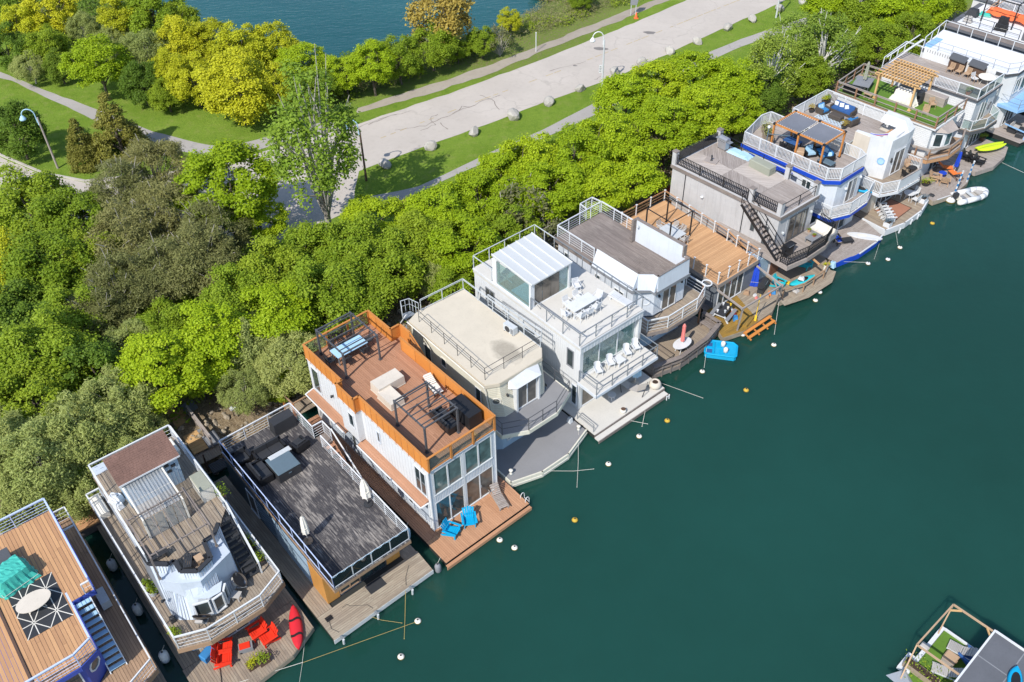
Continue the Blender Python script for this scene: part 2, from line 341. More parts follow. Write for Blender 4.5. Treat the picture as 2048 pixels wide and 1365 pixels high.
def railing(t, pts, z, h=1.05, sp=1.5, mat='white_metal', bars=4, top=0.06, post=0.05, style='bars', pmat=None, name='railing', barw=0.018, topmat=None, inner=None, brace=None, parent=None):
    mb = MB(); pm = pmat or mat
    for a, b in zip(pts[:-1], pts[1:]):
        mb.beam((*a, z+h), (*b, z+h), top, top*0.7)
        if style in ('bars',):
            for k in range(bars):
                zz = z + 0.12 + (h-0.22)*k/max(1, bars-1) if bars > 1 else z+h*0.52
                mb.beam((*a, zz), (*b, zz), barw)
        elif style == 'two': mb.beam((*a, z+h*0.5), (*b, z+h*0.5), top*0.7)
        else:
            mb.beam((*a, z+0.09), (*b, z+0.09), 0.05, 0.04)
            if style == 'deco': mb.beam((*a, z+h*0.62), (*b, z+h*0.62), 0.05, 0.03)
    r = t.part(name, mb, topmat or mat, parent)
    me = shared(('post', h, post, pm), lambda: MB().box(-post/2, post/2, -post/2, post/2, 0, h+0.0).mesh('post', pm))
    pp = along_pts(pts, sp)
    if pts[0] == pts[-1]: pp = pp[:-1]
    if parent is None:
        for p in pp: obj('post', me, r, (p[0], p[1], z))
    if brace:
        bm = MB()
        for p in pp: bm.tube((p[0], p[1], z+h*0.85), (p[0]+brace[0], p[1]+brace[1], z+0.02), 0.016, 5)
        obj('brace', bm.mesh('brace', pm), r)
    if style in ('bal', 'deco'):
        bm = MB(); step = inner or 0.125
        for a, b in zip(pts[:-1], pts[1:]):
            L_ = math.hypot(b[0]-a[0], b[1]-a[1]); n = int(L_/step)
            for k in range(1, n):
                x = a[0]+(b[0]-a[0])*k/n; y = a[1]+(b[1]-a[1])*k/n
                bm.box(x-0.022, x+0.022, y-0.022, y+0.022, z+0.09, z+h-0.02)
        obj('balusters', bm.mesh('balusters', mat), r, kind='stuff')
    if style in ('glass', 'mesh'):
        for a, b in zip(pp[:-1], pp[1:]):
            d = Vector((b[0]-a[0], b[1]-a[1])); 
            if d.length < 0.15: continue
            u = d.normalized(); g = MB().beam((a[0]+u.x*0.05, a[1]+u.y*0.05, z+h*0.53), (b[0]-u.x*0.05, b[1]-u.y*0.05, z+h*0.53), 0.012, h*0.78)
            obj('pane' if style == 'glass' else 'screen_panel', g.mesh('pane', 'rail_glass' if style == 'glass' else 'black_mesh'), r)
    return r
def window(t, p, q, z0, z1, n=1, fmat='white', gmat='glass', fw=0.07, name='window', rows=1, out=0.05, handle=False, parent=None):
    "framed window on a wall face; p to q with the outside on the right"
    d = Vector((q[0]-p[0], q[1]-p[1])); W_ = d.length; u = d/W_; nv = Vector((u.y, -u.x))
    def P3(a, z, o_): return (p[0]+u.x*a+nv.x*o_, p[1]+u.y*a+nv.y*o_, z)
    def slab(mb, a0, a1, b0, b1, o0, o1):
        v = [P3(a0,b0,o0),P3(a1,b0,o0),P3(a1,b1,o0),P3(a0,b1,o0)]; return mb.ext(v, (nv.x*(o1-o0), nv.y*(o1-o0), 0))
    mb = MB()
    slab(mb, 0, W_, z0, z0+fw, 0.004, out+0.02); slab(mb, 0, W_, z1-fw, z1, 0.004, out)
    for k in range(n+1):
        c = W_*k/n; a0 = max(0, c-fw/2) if 0 < k < n else (0 if k == 0 else W_-fw); slab(mb, a0, a0+fw, z0+fw, z1-fw, 0.004, out)
    for r_ in range(1, rows):
        zz = z0+(z1-z0)*r_/rows; slab(mb, fw, W_-fw, zz-fw*0.35, zz+fw*0.35, 0.004, out*0.8)
    w_ = t.part(name, mb, fmat, parent)
    for k in range(n):
        g = MB(); slab(g, W_*k/n+fw*0.6, W_*(k+1)/n-fw*0.6, z0+fw*0.8, z1-fw*0.8, 0.006, 0.018)
        if parent is None: obj('pane', g.mesh('pane', gmat), w_)
        else: t.part('pane', g, gmat, parent)
    if handle and parent is None:
        g = MB(); slab(g, W_*0.5+0.05, W_*0.5+0.09, (z0+z1)/2-0.15, (z0+z1)/2+0.1, out, out+0.05); obj('handle', g.mesh('handle', 'steel'), w_)
    return w_
def siding(t, p, q, z0, z1, step=0.22, mat='white', horiz=False, parent=None, proud=0.015):
    "battens or lap boards standing proud of a wall face, too fine to pick apart"
    d = Vector((q[0]-p[0], q[1]-p[1])); W_ = d.length; u = d/W_; nv = Vector((u.y, -u.x)); mb = MB()
    if horiz:
        k = z0+step
        while k < z1:
            a = (p[0]+nv.x*0.002, p[1]+nv.y*0.002); b = (q[0]+nv.x*0.002, q[1]+nv.y*0.002)
            mb.ext([(a[0],a[1],k-0.025),(b[0],b[1],k-0.025),(b[0],b[1],k),(a[0],a[1],k)], (nv.x*proud, nv.y*proud, 0)); k += step
    else:
        n = int(W_/step)
        for k in range(1, n):
            c = W_*k/n; a = (p[0]+u.x*(c-0.018)+nv.x*0.002, p[1]+u.y*(c-0.018)+nv.y*0.002); b = (p[0]+u.x*(c+0.018)+nv.x*0.002, p[1]+u.y*(c+0.018)+nv.y*0.002)
            mb.ext([(a[0],a[1],z0),(b[0],b[1],z0),(b[0],b[1],z1),(a[0],a[1],z1)], (nv.x*proud, nv.y*proud, 0))
    return t.part('siding', mb, mat, parent, kind='stuff')
def stairs(t, p0, p1, width, z0, z1, n, mat, smat=None, name='stairs', solid=False, tread=0.26):
    "open stair from p1,z1 (top) to p0,z0 (foot): two strings, each tread its own piece"
    a = Vector((*p0, z0)); b = Vector((*p1, z1)); d = Vector((b.x-a.x, b.y-a.y)); u = d.normalized(); nv = Vector((-u.y, u.x))
    mb = MB()
    for s in (-1, 1):
        o_ = Vector((nv.x, nv.y, 0))*(width/2*s); mb.beam(a+o_-Vector((0,0,0.05)), b+o_-Vector((0,0,0.05)), 0.05, 0.24)
    r = t.part(name, mb, smat or mat)
    tw = width-0.06
    for k in range(n):
        c = a.lerp(b, (k+0.5)/n)
        tm = MB().add([(c.x+u.x*e*tread/2+nv.x*f*tw/2, c.y+u.y*e*tread/2+nv.y*f*tw/2, c.z+g) for g in (0, 0.04) for e, f in ((-1,-1),(1,-1),(1,1),(-1,1))], [(0,3,2,1),(4,5,6,7),(0,1,5,4),(1,2,6,5),(2,3,7,6),(3,0,4,7)])
        obj('tread', tm.mesh('tread', mat), r)
    return r
def boat(name, label, x, y, yaw): return T(name, label, 'houseboat', x, y, 0, yaw, 'houseboats moored side by side along the shore')
# ================================================================== THE SETTING
HARB = [(-150,-40),(-60,12),(-38,28.5),(-28.6,35.2),(-26,37),(-19.3,41),(-14.5,46.5),(-8,50.2),(-3.4,55.3),(3.6,60.3),(8.2,65),(14.2,70),(20.5,74.3),(25.6,77.4),(30.6,82.5),(36.8,87.2),(46,93),(60,104),(150,170)]
LAKE = [(-190,190),(-75,133),(-47,117.5),(-38,110),(-32,105.5),(-26,102.5),(-20,100.5),(-15,102.5),(-10,107),(-3,106.5),(2,112),(5,117),(10,126),(40,152),(110,215)]
def signed(px, py, line):
    best = np.full(px.shape, 1e9); sign = np.ones(px.shape)
    for (ax, ay), (bx, by) in zip(line[:-1], line[1:]):
        dx, dy = bx-ax, by-ay; t = np.clip(((px-ax)*dx+(py-ay)*dy)/(dx*dx+dy*dy), 0, 1)
        ex, ey = px-ax-t*dx, py-ay-t*dy; d = np.hypot(ex, ey); cr = dx*(py-ay)-dy*(px-ax)
        upd = d < best-1e-9; best = np.where(upd, d, best); sign = np.where(upd, np.sign(cr), sign)
    return best*sign
def ground_mesh():
    st = 1.0; xs = np.arange(-150, 130, st); ys = np.arange(0, 200, st); X, Y = np.meshgrid(xs, ys)
    dh = signed(X, Y, HARB); dl = -signed(X, Y, LAKE)
    Z = np.minimum(np.clip(dh*0.55-0.25, -2, 1.15), np.clip(dl*0.5-0.25, -2, 1.15))
    r = np.random.default_rng(3)
    Z = Z + np.where((dh < 7) & (dh > -1), r.normal(0, 0.10, Z.shape)*np.clip((7-dh)/5, 0, 1), 0)
    ok = (np.minimum(dh, dl) > -5)
    idx = -np.ones(X.shape, int); idx[ok] = np.arange(ok.sum())
    vs = np.stack([X[ok], Y[ok], Z[ok]], 1)
    q = np.stack([idx[:-1,:-1], idx[:-1,1:], idx[1:,1:], idx[1:,:-1]], -1).reshape(-1, 4); q = q[(q >= 0).all(1)]
    me = bpy.data.meshes.new('ground'); me.from_pydata(vs.tolist(), [], q.tolist())
    bank = np.clip(1-(dh[ok]-5)/5, 0, 1); rough = np.clip(1-(dl[ok]-9)/4, 0, 1)
    ca = me.color_attributes.new('cover', 'FLOAT_COLOR', 'POINT')
    ca.data.foreach_set('color', np.stack([bank, rough, bank*0, bank*0+1], 1).astype(np.float32).ravel())
    me.polygons.foreach_set('use_smooth', [True]*len(me.polygons))
    return me
def ground_mat():
    m, nt, b = nmat('lawn_and_bank')
    v = coords(nt, world=True); at_ = N(nt, 'ShaderNodeVertexColor', layer_name='cover'); sp = N(nt, 'ShaderNodeSeparateColor'); L(nt, at_.outputs[0], sp.inputs[0])
    n1 = noise(nt, v, 0.25, 4); n2 = noise(nt, v, 3.5, 5, 0.7); n3 = noise(nt, v, 14, 3, 0.7)
    g = mix(nt, ramp(nt, n1, 0.3, 0.7), (0.138, 0.225, 0.020), (0.195, 0.290, 0.036))
    g = mix(nt, math_(nt, 'MULTIPLY', ramp(nt, n2, 0.45, 0.75), 0.5), g, (0.10, 0.18, 0.022))
    g = mix(nt, math_(nt, 'MULTIPLY', ramp(nt, n3, 0.5, 0.75), 0.5), g, (0.27, 0.33, 0.10))
    n4 = noise(nt, v, 0.9, 5, 0.7); g = mix(nt, math_(nt, 'MULTIPLY', ramp(nt, n4, 0.52, 0.72), 0.55), g, (0.27, 0.28, 0.085)); g = mix(nt, math_(nt, 'MULTIPLY', ramp(nt, n4, 0.46, 0.30), 0.5), g, (0.075, 0.16, 0.016))
    dirt = mix(nt, ramp(nt, n2, 0.3, 0.7), (0.13, 0.095, 0.06), (0.33, 0.255, 0.16)); dirt = mix(nt, ramp(nt, n3, 0.52, 0.7), dirt, (0.46, 0.39, 0.28))
    rough = mix(nt, ramp(nt, n2, 0.35, 0.7), (0.10, 0.15, 0.03), (0.25, 0.21, 0.11))
    f1 = math_(nt, 'MULTIPLY', sp.outputs[0], ramp(nt, math_(nt, 'ADD', n2, math_(nt, 'MULTIPLY', sp.outputs[0], 0.6)), 0.5, 0.8))
    c = mix(nt, math_(nt, 'MULTIPLY', sp.outputs[1], ramp(nt, n2, 0.3, 0.6)), g, rough); c = mix(nt, f1, c, dirt)
    L(nt, c, b.inputs['Base Color']); b.inputs['Roughness'].default_value = 0.95; b.inputs['Specular IOR Level'].default_value = 0.1
    bump(nt, b, math_(nt, 'ADD', n2, n3), 0.7, 0.12); return m
M['ground'] = ground_mat()
gme = ground_mesh(); gme.materials.append(M['ground']); structure('ground', gme, None)

def water_mat(name, deep, shallow, ripple, rscale, scale, stretch=1.0, rough=0.03, sss=0):
    m, nt, b = nmat(name); v = coords(nt, world=True)
    n1 = noise(nt, v, 0.03, 2, 0.45); n2 = noise(nt, v, 0.4, 4)
    c = mix(nt, ramp(nt, math_(nt, 'ADD', math_(nt, 'MULTIPLY', n1, 0.85), math_(nt, 'MULTIPLY', n2, 0.15)), 0.36, 0.64), deep, shallow)
    L(nt, c, b.inputs['Base Color']); b.inputs['Roughness'].default_value = rough; b.inputs['IOR'].default_value = 1.33
    if sss: b.subsurface_method = 'BURLEY'; b.inputs['Subsurface Weight'].default_value = 0.85; b.inputs['Subsurface Radius'].default_value = (0.5, 1.0, 1.0); b.inputs['Subsurface Scale'].default_value = sss
    mp = coords(nt, (scale, scale*stretch, scale), rad(-25), world=True)
    w1 = noise(nt, mp, 1.0, 4, 0.6); w2 = noise(nt, mp, 0.22, 2)
    bump(nt, b, math_(nt, 'ADD', w1, w2), ripple, rscale); return m
M['harbour'] = water_mat('harbour_water', (0.0090, 0.045, 0.034), (0.0116, 0.059, 0.047), 0.34, 0.04, 1.7, sss=1.6)
M['lake'] = water_mat('lake_water', (0.010, 0.070, 0.077), (0.013, 0.093, 0.097), 0.55, 0.10, 0.75, 3.0, 0.08)
structure('harbour_water', MB().add([(-900,-500,0),(900,-500,0),(900,900,0),(-900,900,0)], [(0,1,2,3)]), 'harbour')
lk = [(-900,540)]+[(x+dx, y-1.5) for (x, y), dx in zip(LAKE, [0]*len(LAKE))]+[(900,680),(900,890),(-900,890)]
structure('lake', MB().add([(x,y,0.006) for x,y in lk], [tuple(range(len(lk)))]), 'lake')

def pave_mat(name, c1, c2, crack=0.6, cs=0.16, spots=0.25):
    m, nt, b = nmat(name); v = coords(nt, world=True)
    n1 = noise(nt, v, 0.18, 4); n2 = noise(nt, v, 2.2, 5, 0.7); n3 = noise(nt, v, 22, 2)
    c = mix(nt, ramp(nt, n1, 0.3, 0.7), c1, c2); c = mix(nt, math_(nt, 'MULTIPLY', ramp(nt, n2, 0.5, 0.8), spots), c, sc(c1, 0.55)); c = mix(nt, math_(nt, 'MULTIPLY', n3, 0.15), c, sc(c1, 0.6))
    d = N(nt, 'ShaderNodeVectorMath', operation='ADD'); L(nt, v, d.inputs[0]); nz = N(nt, 'ShaderNodeTexNoise'); nz.inputs['Scale'].default_value = 0.7; L(nt, v, nz.inputs['Vector'])
    s_ = N(nt, 'ShaderNodeVectorMath', operation='SCALE'); s_.inputs[3].default_value = 2.2; L(nt, nz.outputs['Color'], s_.inputs[0]); L(nt, s_.outputs[0], d.inputs[1])
    vo = N(nt, 'ShaderNodeTexVoronoi', feature='DISTANCE_TO_EDGE'); vo.inputs['Scale'].default_value = cs; L(nt, d.outputs[0], vo.inputs['Vector'])
    f = math_(nt, 'MULTIPLY', math_(nt, 'SUBTRACT', 1.0, ramp(nt, vo.outputs['Distance'], 0.0, 0.018)), math_(nt, 'MULTIPLY', ramp(nt, n1, 0.42, 0.6), crack))
    c = mix(nt, f, c, sc(c1, 0.35)); L(nt, c, b.inputs['Base Color']); b.inputs['Roughness'].default_value = 0.9; b.inputs['Specular IOR Level'].default_value = 0.2; bump(nt, b, n3, 0.2, 0.01); return m
M['road'] = pave_mat('worn_pale_asphalt', (0.45, 0.405, 0.36), (0.52, 0.47, 0.42), 0.25); M['path'] = pave_mat('path_asphalt', (0.34, 0.32, 0.30), (0.39, 0.365, 0.34), 0.3); M['gravel'] = pave_mat('gravel', (0.40, 0.36, 0.30), (0.30, 0.25, 0.20), 0.0, spots=0.5); M['kerb'] = P_('kerb_concrete', (0.46, 0.43, 0.38), 0.9, 0.15, 0.3); M['tar'] = P_('road_patch', (0.20, 0.185, 0.175), 0.9, 0.1, 0.2); M['tarcrack'] = P_('crack_filler', (0.22, 0.19, 0.165), 0.9); M['roadpaint'] = P_('worn_yellow_paint', (0.47, 0.37, 0.21), 0.9, 0.2, 0.5)
GZ = 1.15
def sheet(name, pts, z, mat, parent=None): return structure(name, MB().add([(x,y,z) for x,y in ccw(pts)], [tuple(range(len(pts)))]), mat, parent, kind='structure' if parent is None else None)
def wob(pts, step, amt, seed):
    "an edge with the little bites and bulges of an unkerbed road"
    r = random.Random(seed); out = []
    for a, b in zip(pts[:-1], pts[1:]):
        n = max(1, int(math.hypot(b[0]-a[0], b[1]-a[1])/step))
        for k in range(n): out.append((a[0]+(b[0]-a[0])*k/n+r.uniform(-amt, amt), a[1]+(b[1]-a[1])*k/n+r.uniform(-amt, amt)))
    out.append(pts[-1]); return out
rd_up = wob([(-60,91),(-48.7,80),(-43.4,76.6),(-39,75.1),(-33,76.2),(-26,78.4),(-14.9,84.9),(-5.1,91.6),(3.6,98.1),(15.1,107.5),(21.8,113.4),(62,148)], 1.3, 0.10, 1)
rd_lo = wob([(74,145),(34.2,113.2),(21.7,102.4),(11.8,93.9),(3,88.1),(-2.2,84.2),(-7.9,80.3),(-13.9,76.1),(-13.8,71.6),(-14.7,69.0),(-20,64.5),(-30,67),(-40,70),(-47,74.2),(-62,84)], 1.3, 0.08, 2)
road = sheet('road', rd_up+rd_lo, GZ+0.012, 'road')
sheet('footpath', wob([(-13.6,71.4),(-8.2,73.2),(-1.9,78.8),(3.3,82.9),(9.4,88.6),(13.3,92.2),(26.6,102.5),(35.3,108),(70,134)], 1.5, 0.05, 3)+wob([(72,132),(34.6,105.9),(26.4,100.6),(16.3,92.4),(10,86.8),(5,82.6),(-3.4,76.2),(-10.6,70.2),(-14.7,68.9)], 1.5, 0.05, 4), GZ+0.016, 'path')
sheet('lawn_path', wob([(-62,102),(-55.4,97.9),(-50,94.1),(-42.3,89),(-35.1,84.2),(-29,81.3),(-27.1,80.9),(-23,83),(-17,86.2)], 1.2, 0.08, 5)+wob([(-16.5,84.0),(-21.5,81.7),(-26.2,79),(-27,78.9),(-32.6,80.6),(-36.8,83),(-41.8,86.8),(-44.6,89),(-49.8,92.9),(-53.6,95.9),(-62,99.5)], 1.2, 0.08, 6), GZ+0.02, 'path')
sheet('gravel_path', wob([(-15.2,88.3),(-8.2,92.9),(-2.3,97),(3.1,101.3),(10.5,107.6),(19.3,114.8),(40,132)], 1.0, 0.16, 7)+wob([(41,130.5),(22.1,115.6),(12.1,107),(4,100.4),(-2,95.2),(-7.6,91.2),(-15.4,87)], 1.0, 0.16, 8), GZ+0.016, 'gravel')
mk = MB()
_yl = [(-12.4,82),(-3.3,88.9),(6.1,95.8),(16.4,103.9),(30,114.6),(50,130.5)]
for a, b in zip(_yl[:-1], _yl[1:]):
    d = Vector((b[0]-a[0], b[1]-a[1])); n = int(d.length/1.1); u = d.normalized(); nv = Vector((-u.y, u.x))*0.055
    for k in range(n):
        if rng.random() < 0.25: continue
        p = Vector(a)+d*(k/n); q = Vector(a)+d*((k+rng.uniform(0.5, 1.0))/n); mk.add([(p.x-nv.x,p.y-nv.y,GZ+0.017),(q.x-nv.x,q.y-nv.y,GZ+0.017),(q.x+nv.x,q.y+nv.y,GZ+0.017),(p.x+nv.x,p.y+nv.y,GZ+0.017)], [(0,1,2,3)])
structure('centre_line', mk, 'roadpaint', road, kind=None)
def blotch(c, rx, ry, rot, seed):
    r = random.Random(seed); return [(c[0]+math.cos(a+rot)*0+ (math.cos(a)*rx*math.cos(rot)-math.sin(a)*ry*math.sin(rot))*k, c[1]+(math.cos(a)*rx*math.sin(rot)+math.sin(a)*ry*math.cos(rot))*k) for a, k in ((i*2*math.pi/14, r.uniform(0.8, 1.12)) for i in range(14))]
for i, (px, py, rx, ry) in enumerate([(1201, 98, 0.85, 0.4), (1299, 66, 0.75, 0.4), (1150, 132, 0.25, 0.15)]):
    p = at(px, py, GZ); sheet('road_patch', blotch((p.x, p.y), rx, ry, -0.2, i), GZ+0.0175, 'tar', road)
ck = MB()
for pl in [[(700,262),(760,240),(800,226)], [(790,262),(850,252),(905,228),(960,205),(1010,186)], [(840,262),(870,250),(860,236),(880,228)], [(960,190),(985,200),(1000,225)], [(905,228),(925,214),(945,214)], [(1100,142),(1148,130),(1180,122)], [(1190,160),(1204,152)], [(735,250),(785,232),(830,222)], [(880,246),(900,262)]]:
    prev = None
    for a, b in zip(pl[:-1], pl[1:]):
        for k in range(5):
            p = at(a[0]+(b[0]-a[0])*k/5+rng.uniform(-2,2), a[1]+(b[1]-a[1])*k/5+rng.uniform(-1.2,1.2), GZ)
            if prev is not None:
                d = (p-prev).normalized(); nv = Vector((-d.y, d.x, 0))*rng.uniform(0.02, 0.05); z = Vector((0,0,0.0185)); ck.add([prev-nv+z, p-nv+z, p+nv+z, prev+nv+z], [(0,1,2,3)])
            prev = p
structure('road_cracks', ck, 'tarcrack', road, kind='stuff')
kb = MB()
_k = [(-60,91.3),(-48.7,80.2),(-43.4,76.8),(-39,75.25),(-34,76.2)]
for a, b in zip(_k[:-1], _k[1:]): kb.beam((*a, GZ+0.06), (*b, GZ+0.06), 0.22, 0.14)
structure('kerb', kb, 'kerb')

# ---- stones of the bank (uncountable) and the big boulders along the verge
def rock_mb(seed, s=1.0, sub=2):
    import bmesh
    r = random.Random(seed); bm = bmesh.new(); bmesh.ops.create_icosphere(bm, subdivisions=sub, radius=1)
    cuts = [(Vector((r.gauss(0,1), r.gauss(0,1), r.gauss(0,0.7))).normalized(), r.uniform(0.55, 0.85)) for _ in range(9)]
    mb = MB(); vs = []
    for v in bm.verts:
        p = v.co.copy()
        for n, d in cuts:
            e = p.dot(n)-d
            if e > 0: p -= n*e
        p += Vector((r.uniform(-1,1), r.uniform(-1,1), r.uniform(-1,1)))*0.02
        vs.append((p.x*s, p.y*s*0.8, p.z*s*0.75))
    mb.add(vs, [tuple(v.index for v in f.verts) for f in bm.faces]); bm.free(); return mb
BOULD = ['pale boulder on the verge at the far top, half cut by the picture edge', 'low boulder on the verge beside the lamp post at the top', 'boulder on the verge where the footpath leaves under the trees', 'broad flat pale boulder near the top end of the verge', 'wedge shaped white boulder on the verge by the top of the dense maples', 'small boulder on the verge just above the leaning wedge stone', 'slanting slab boulder right after the white lamp post going up the road', 'pale boulder in the shadow of the white street lamp', 'rounded boulder just below the white street lamp', 'small square boulder between the road and the narrowing verge', 'tallest boulder of the verge, a blocky pale lump', 'low square boulder on the wide part of the verge', 'grey boulder at the edge of the tree shadow', 'bluish boulder lying in the tree shadow by the dark lamp post']
for i, (p, l) in enumerate(zip([(1607,3),(1557,17),(1504,38),(1454,56),(1393,83),(1338,102),(1285,124),(1229,144),(1161,176),(1098,204),(1026,232),(948,264),(863,293),(770,330)], BOULD)):
    q = at(p[0], p[1]+5, GZ); me = rock_mb(40+i, 0.74 if i != 10 else 0.95).mesh('boulder', 'rock'); o = obj('boulder', me, None, (q.x, q.y, GZ+0.3), rng.uniform(0, 360)); o['label'] = l; o['category'] = 'boulder'; o['group'] = 'boulders lining the grass verge'
rr = np.random.default_rng(11); rip = MB(); small = [rock_mb(90+i, 1, 1) for i in range(5)]
cand = rr.uniform([-60, 14], [62, 108], (60000, 2)); dd = signed(cand[:,0], cand[:,1], HARB)
sel = cand[(dd > -0.6) & (dd < 4.2)][:2600]; ds = dd[(dd > -0.6) & (dd < 4.2)][:2600]
for (x, y), d in zip(sel, ds):
    s_ = rr.uniform(0.10, 0.34); b_ = small[rr.integers(5)]; a = rr.uniform(0, 6.28); ca, sa = math.cos(a)*s_, math.sin(a)*s_; z = min(max(d*0.55-0.2, -0.3), 1.15)+0.03
    rip.add([(x+vx*ca-vy*sa, y+vx*sa+vy*ca, z+vz*s_) for vx,vy,vz in b_.v], b_.f)
structure('bank_stones', rip, P_('bank_stone', (0.34, 0.29, 0.22), 0.95, 0.3, 0.5), kind='stuff')

# ---- street lamps, posts and signs
def street_lamp(px, py, label, col, arm=(-1, 0), banner=False, h=5.3, lean=(0, 0)):
    p = at(px, py, GZ); t = T('street_lamp', label, 'street lamp', p.x, p.y, GZ, 0, 'street lamps along the road')
    t.part('pole', MB().tube((0,0,-0.1), (lean[0]*h,lean[1]*h,h), 0.11, 8, 0.075), col)
    a = Vector((*arm, 0)).normalized(); top = Vector((lean[0]*h, lean[1]*h, h)); hc = 'white_metal' if col == 'galv' else 'pale_blue'
    pts = [top+a*0.12+Vector((0,0,-0.5)), top+a*0.12+Vector((0,0,0.3))]+[top+a*(0.12+0.55-0.55*math.cos(k*math.pi/8))+Vector((0,0,0.3+0.6*math.sin(k*math.pi/8))) for k in range(1,9)]
    t.part('arm', MB().path(pts, 0.05, 6), hc)
    e = pts[-1]; t.part('lamp_head', MB().lathe([(0.05,0.05),(0.12,0),(0.26,-0.22),(0.3,-0.3),(0.24,-0.4),(0.05,-0.48)], e, 14), hc, smooth=True)
    t.part('bracket', MB().box(top.x+a.x*0.06-0.05, top.x+a.x*0.06+0.05, top.y-0.05, top.y+0.05, h-0.75, h-0.1), hc)
    if banner: t.part('banner', MB().box(-0.42, -0.12, -0.02, 0.02, 1.75, 2.6), 'white')
    return t
street_lamp(116, 337, 'silver street lamp leaning on the lawn at the left by the round green tree', 'silver_wood', (-1, -0.2), lean=(-0.02, 0))
street_lamp(733, 362, 'dark wooden street lamp post beside the tall poplar', 'brown', (-1, 0.1))
lp = street_lamp(1204, 177, 'white street lamp with a banner in the middle of the verge', 'galv', (-1, -0.1), True)
bn = MB()
for k in range(4): bn.box(-0.38+0.04*(k%2), -0.2+0.02*(k%3), -0.026, -0.0215, 1.88+k*0.17, 1.95+k*0.17)
lp.part('banner_print', bn, 'mid_grey')
street_lamp(1552, 36, 'street lamp post at the top with only its foot in view', 'galv', (-1, 0))
p = at(1072, 104, GZ); t = T('marker_post', 'thin white marker post between gravel path and road', 'post', p.x, p.y, GZ); t.part('post', MB().tube((0,0,0), (0,0,2.2), 0.05, 6), 'white_metal'); t.part('cap', MB().box(-0.06,0.06,-0.06,0.06,2.2,2.26), 'white_metal')
p = at(1266, 32, GZ); t = T('road_sign', 'grey backed road sign on two posts beside the gravel path', 'sign', p.x, p.y, GZ)
t.part('sign_panel', MB().ext([(-0.4,0,1.3),(0.4,0,1.3),(0.55,0,2.0),(0.4,0,2.8),(-0.4,0,2.8)], (0,0.03,0)), 'mid_grey'); t.part('post', MB().box(-0.33,-0.25,0.03,0.09,0,2.7), 'galv'); t.part('post', MB().box(0.25,0.33,0.03,0.09,0,2.7), 'galv')
p = at(1272, 37, GZ); t = T('traffic_cone', 'orange traffic cone at the foot of the road sign', 'cone', p.x, p.y, GZ); t.part('base', MB().box(-0.25,0.25,-0.25,0.25,0,0.05), 'tarp_orange'); t.part('cone', MB().lathe([(0.2,0.05),(0.05,0.7)], n=10), 'tarp_orange')
p = at(1090, 4, 0); t = T('timber_crib', 'rusty timber crib at the lake edge cut by the top of the picture', 'jetty', p.x, p.y, 0, -20)
for k in range(5): t.part('timber', MB().box(-2.2,2.2,k*0.7-0.2,k*0.7+0.2,0.3+k*0.1,0.6+k*0.1), 'rust')
t.part('capping', MB().box(-2.4,2.4,3.0,3.5,0.9,1.1), 'galv')

# ---- trees: tapered trunk with limbs, crown of leaf-sized faces gathered in uneven clumps
M['bark'] = P_('bark', (0.13, 0.105, 0.085), 0.95, 0.3, 0.3); M['pale_bark'] = P_('pale_bark', (0.42, 0.39, 0.35), 0.9, 0.25, 0.3); M['white_bark'] = P_('white_bark', (0.62, 0.60, 0.56), 0.85, 0.2, 0.4)
LM = dict(maple=leafmat('maple_leaves', (0.215, 0.330, 0.008), (0.410, 0.525, 0.018)), ash=leafmat('ash_leaves', (0.140, 0.235, 0.012), (0.310, 0.405, 0.028)), willow=leafmat('willow_leaves', (0.255, 0.315, 0.072), (0.430, 0.475, 0.165)),
  pine=leafmat('pine_needles', (0.120, 0.140, 0.038), (0.265, 0.265, 0.095), 0.2), golden=leafmat('golden_leaves', (0.350, 0.385, 0.012), (0.570, 0.580, 0.030)), bronze=leafmat('bronze_leaves', (0.34, 0.26, 0.05), (0.54, 0.42, 0.10)),
  cedar=leafmat('cedar_sprays', (0.150, 0.160, 0.024), (0.300, 0.280, 0.055), 0.2), poplar=leafmat('poplar_leaves', (0.130, 0.225, 0.015), (0.280, 0.390, 0.045)), birch=leafmat('birch_leaves', (0.15, 0.24, 0.025), (0.30, 0.40, 0.06)), twig=leafmat('sparse_leaves', (0.11, 0.13, 0.045), (0.22, 0.22, 0.09)), dark=leafmat('dark_leaves', (0.080, 0.160, 0.016), (0.200, 0.295, 0.030)))
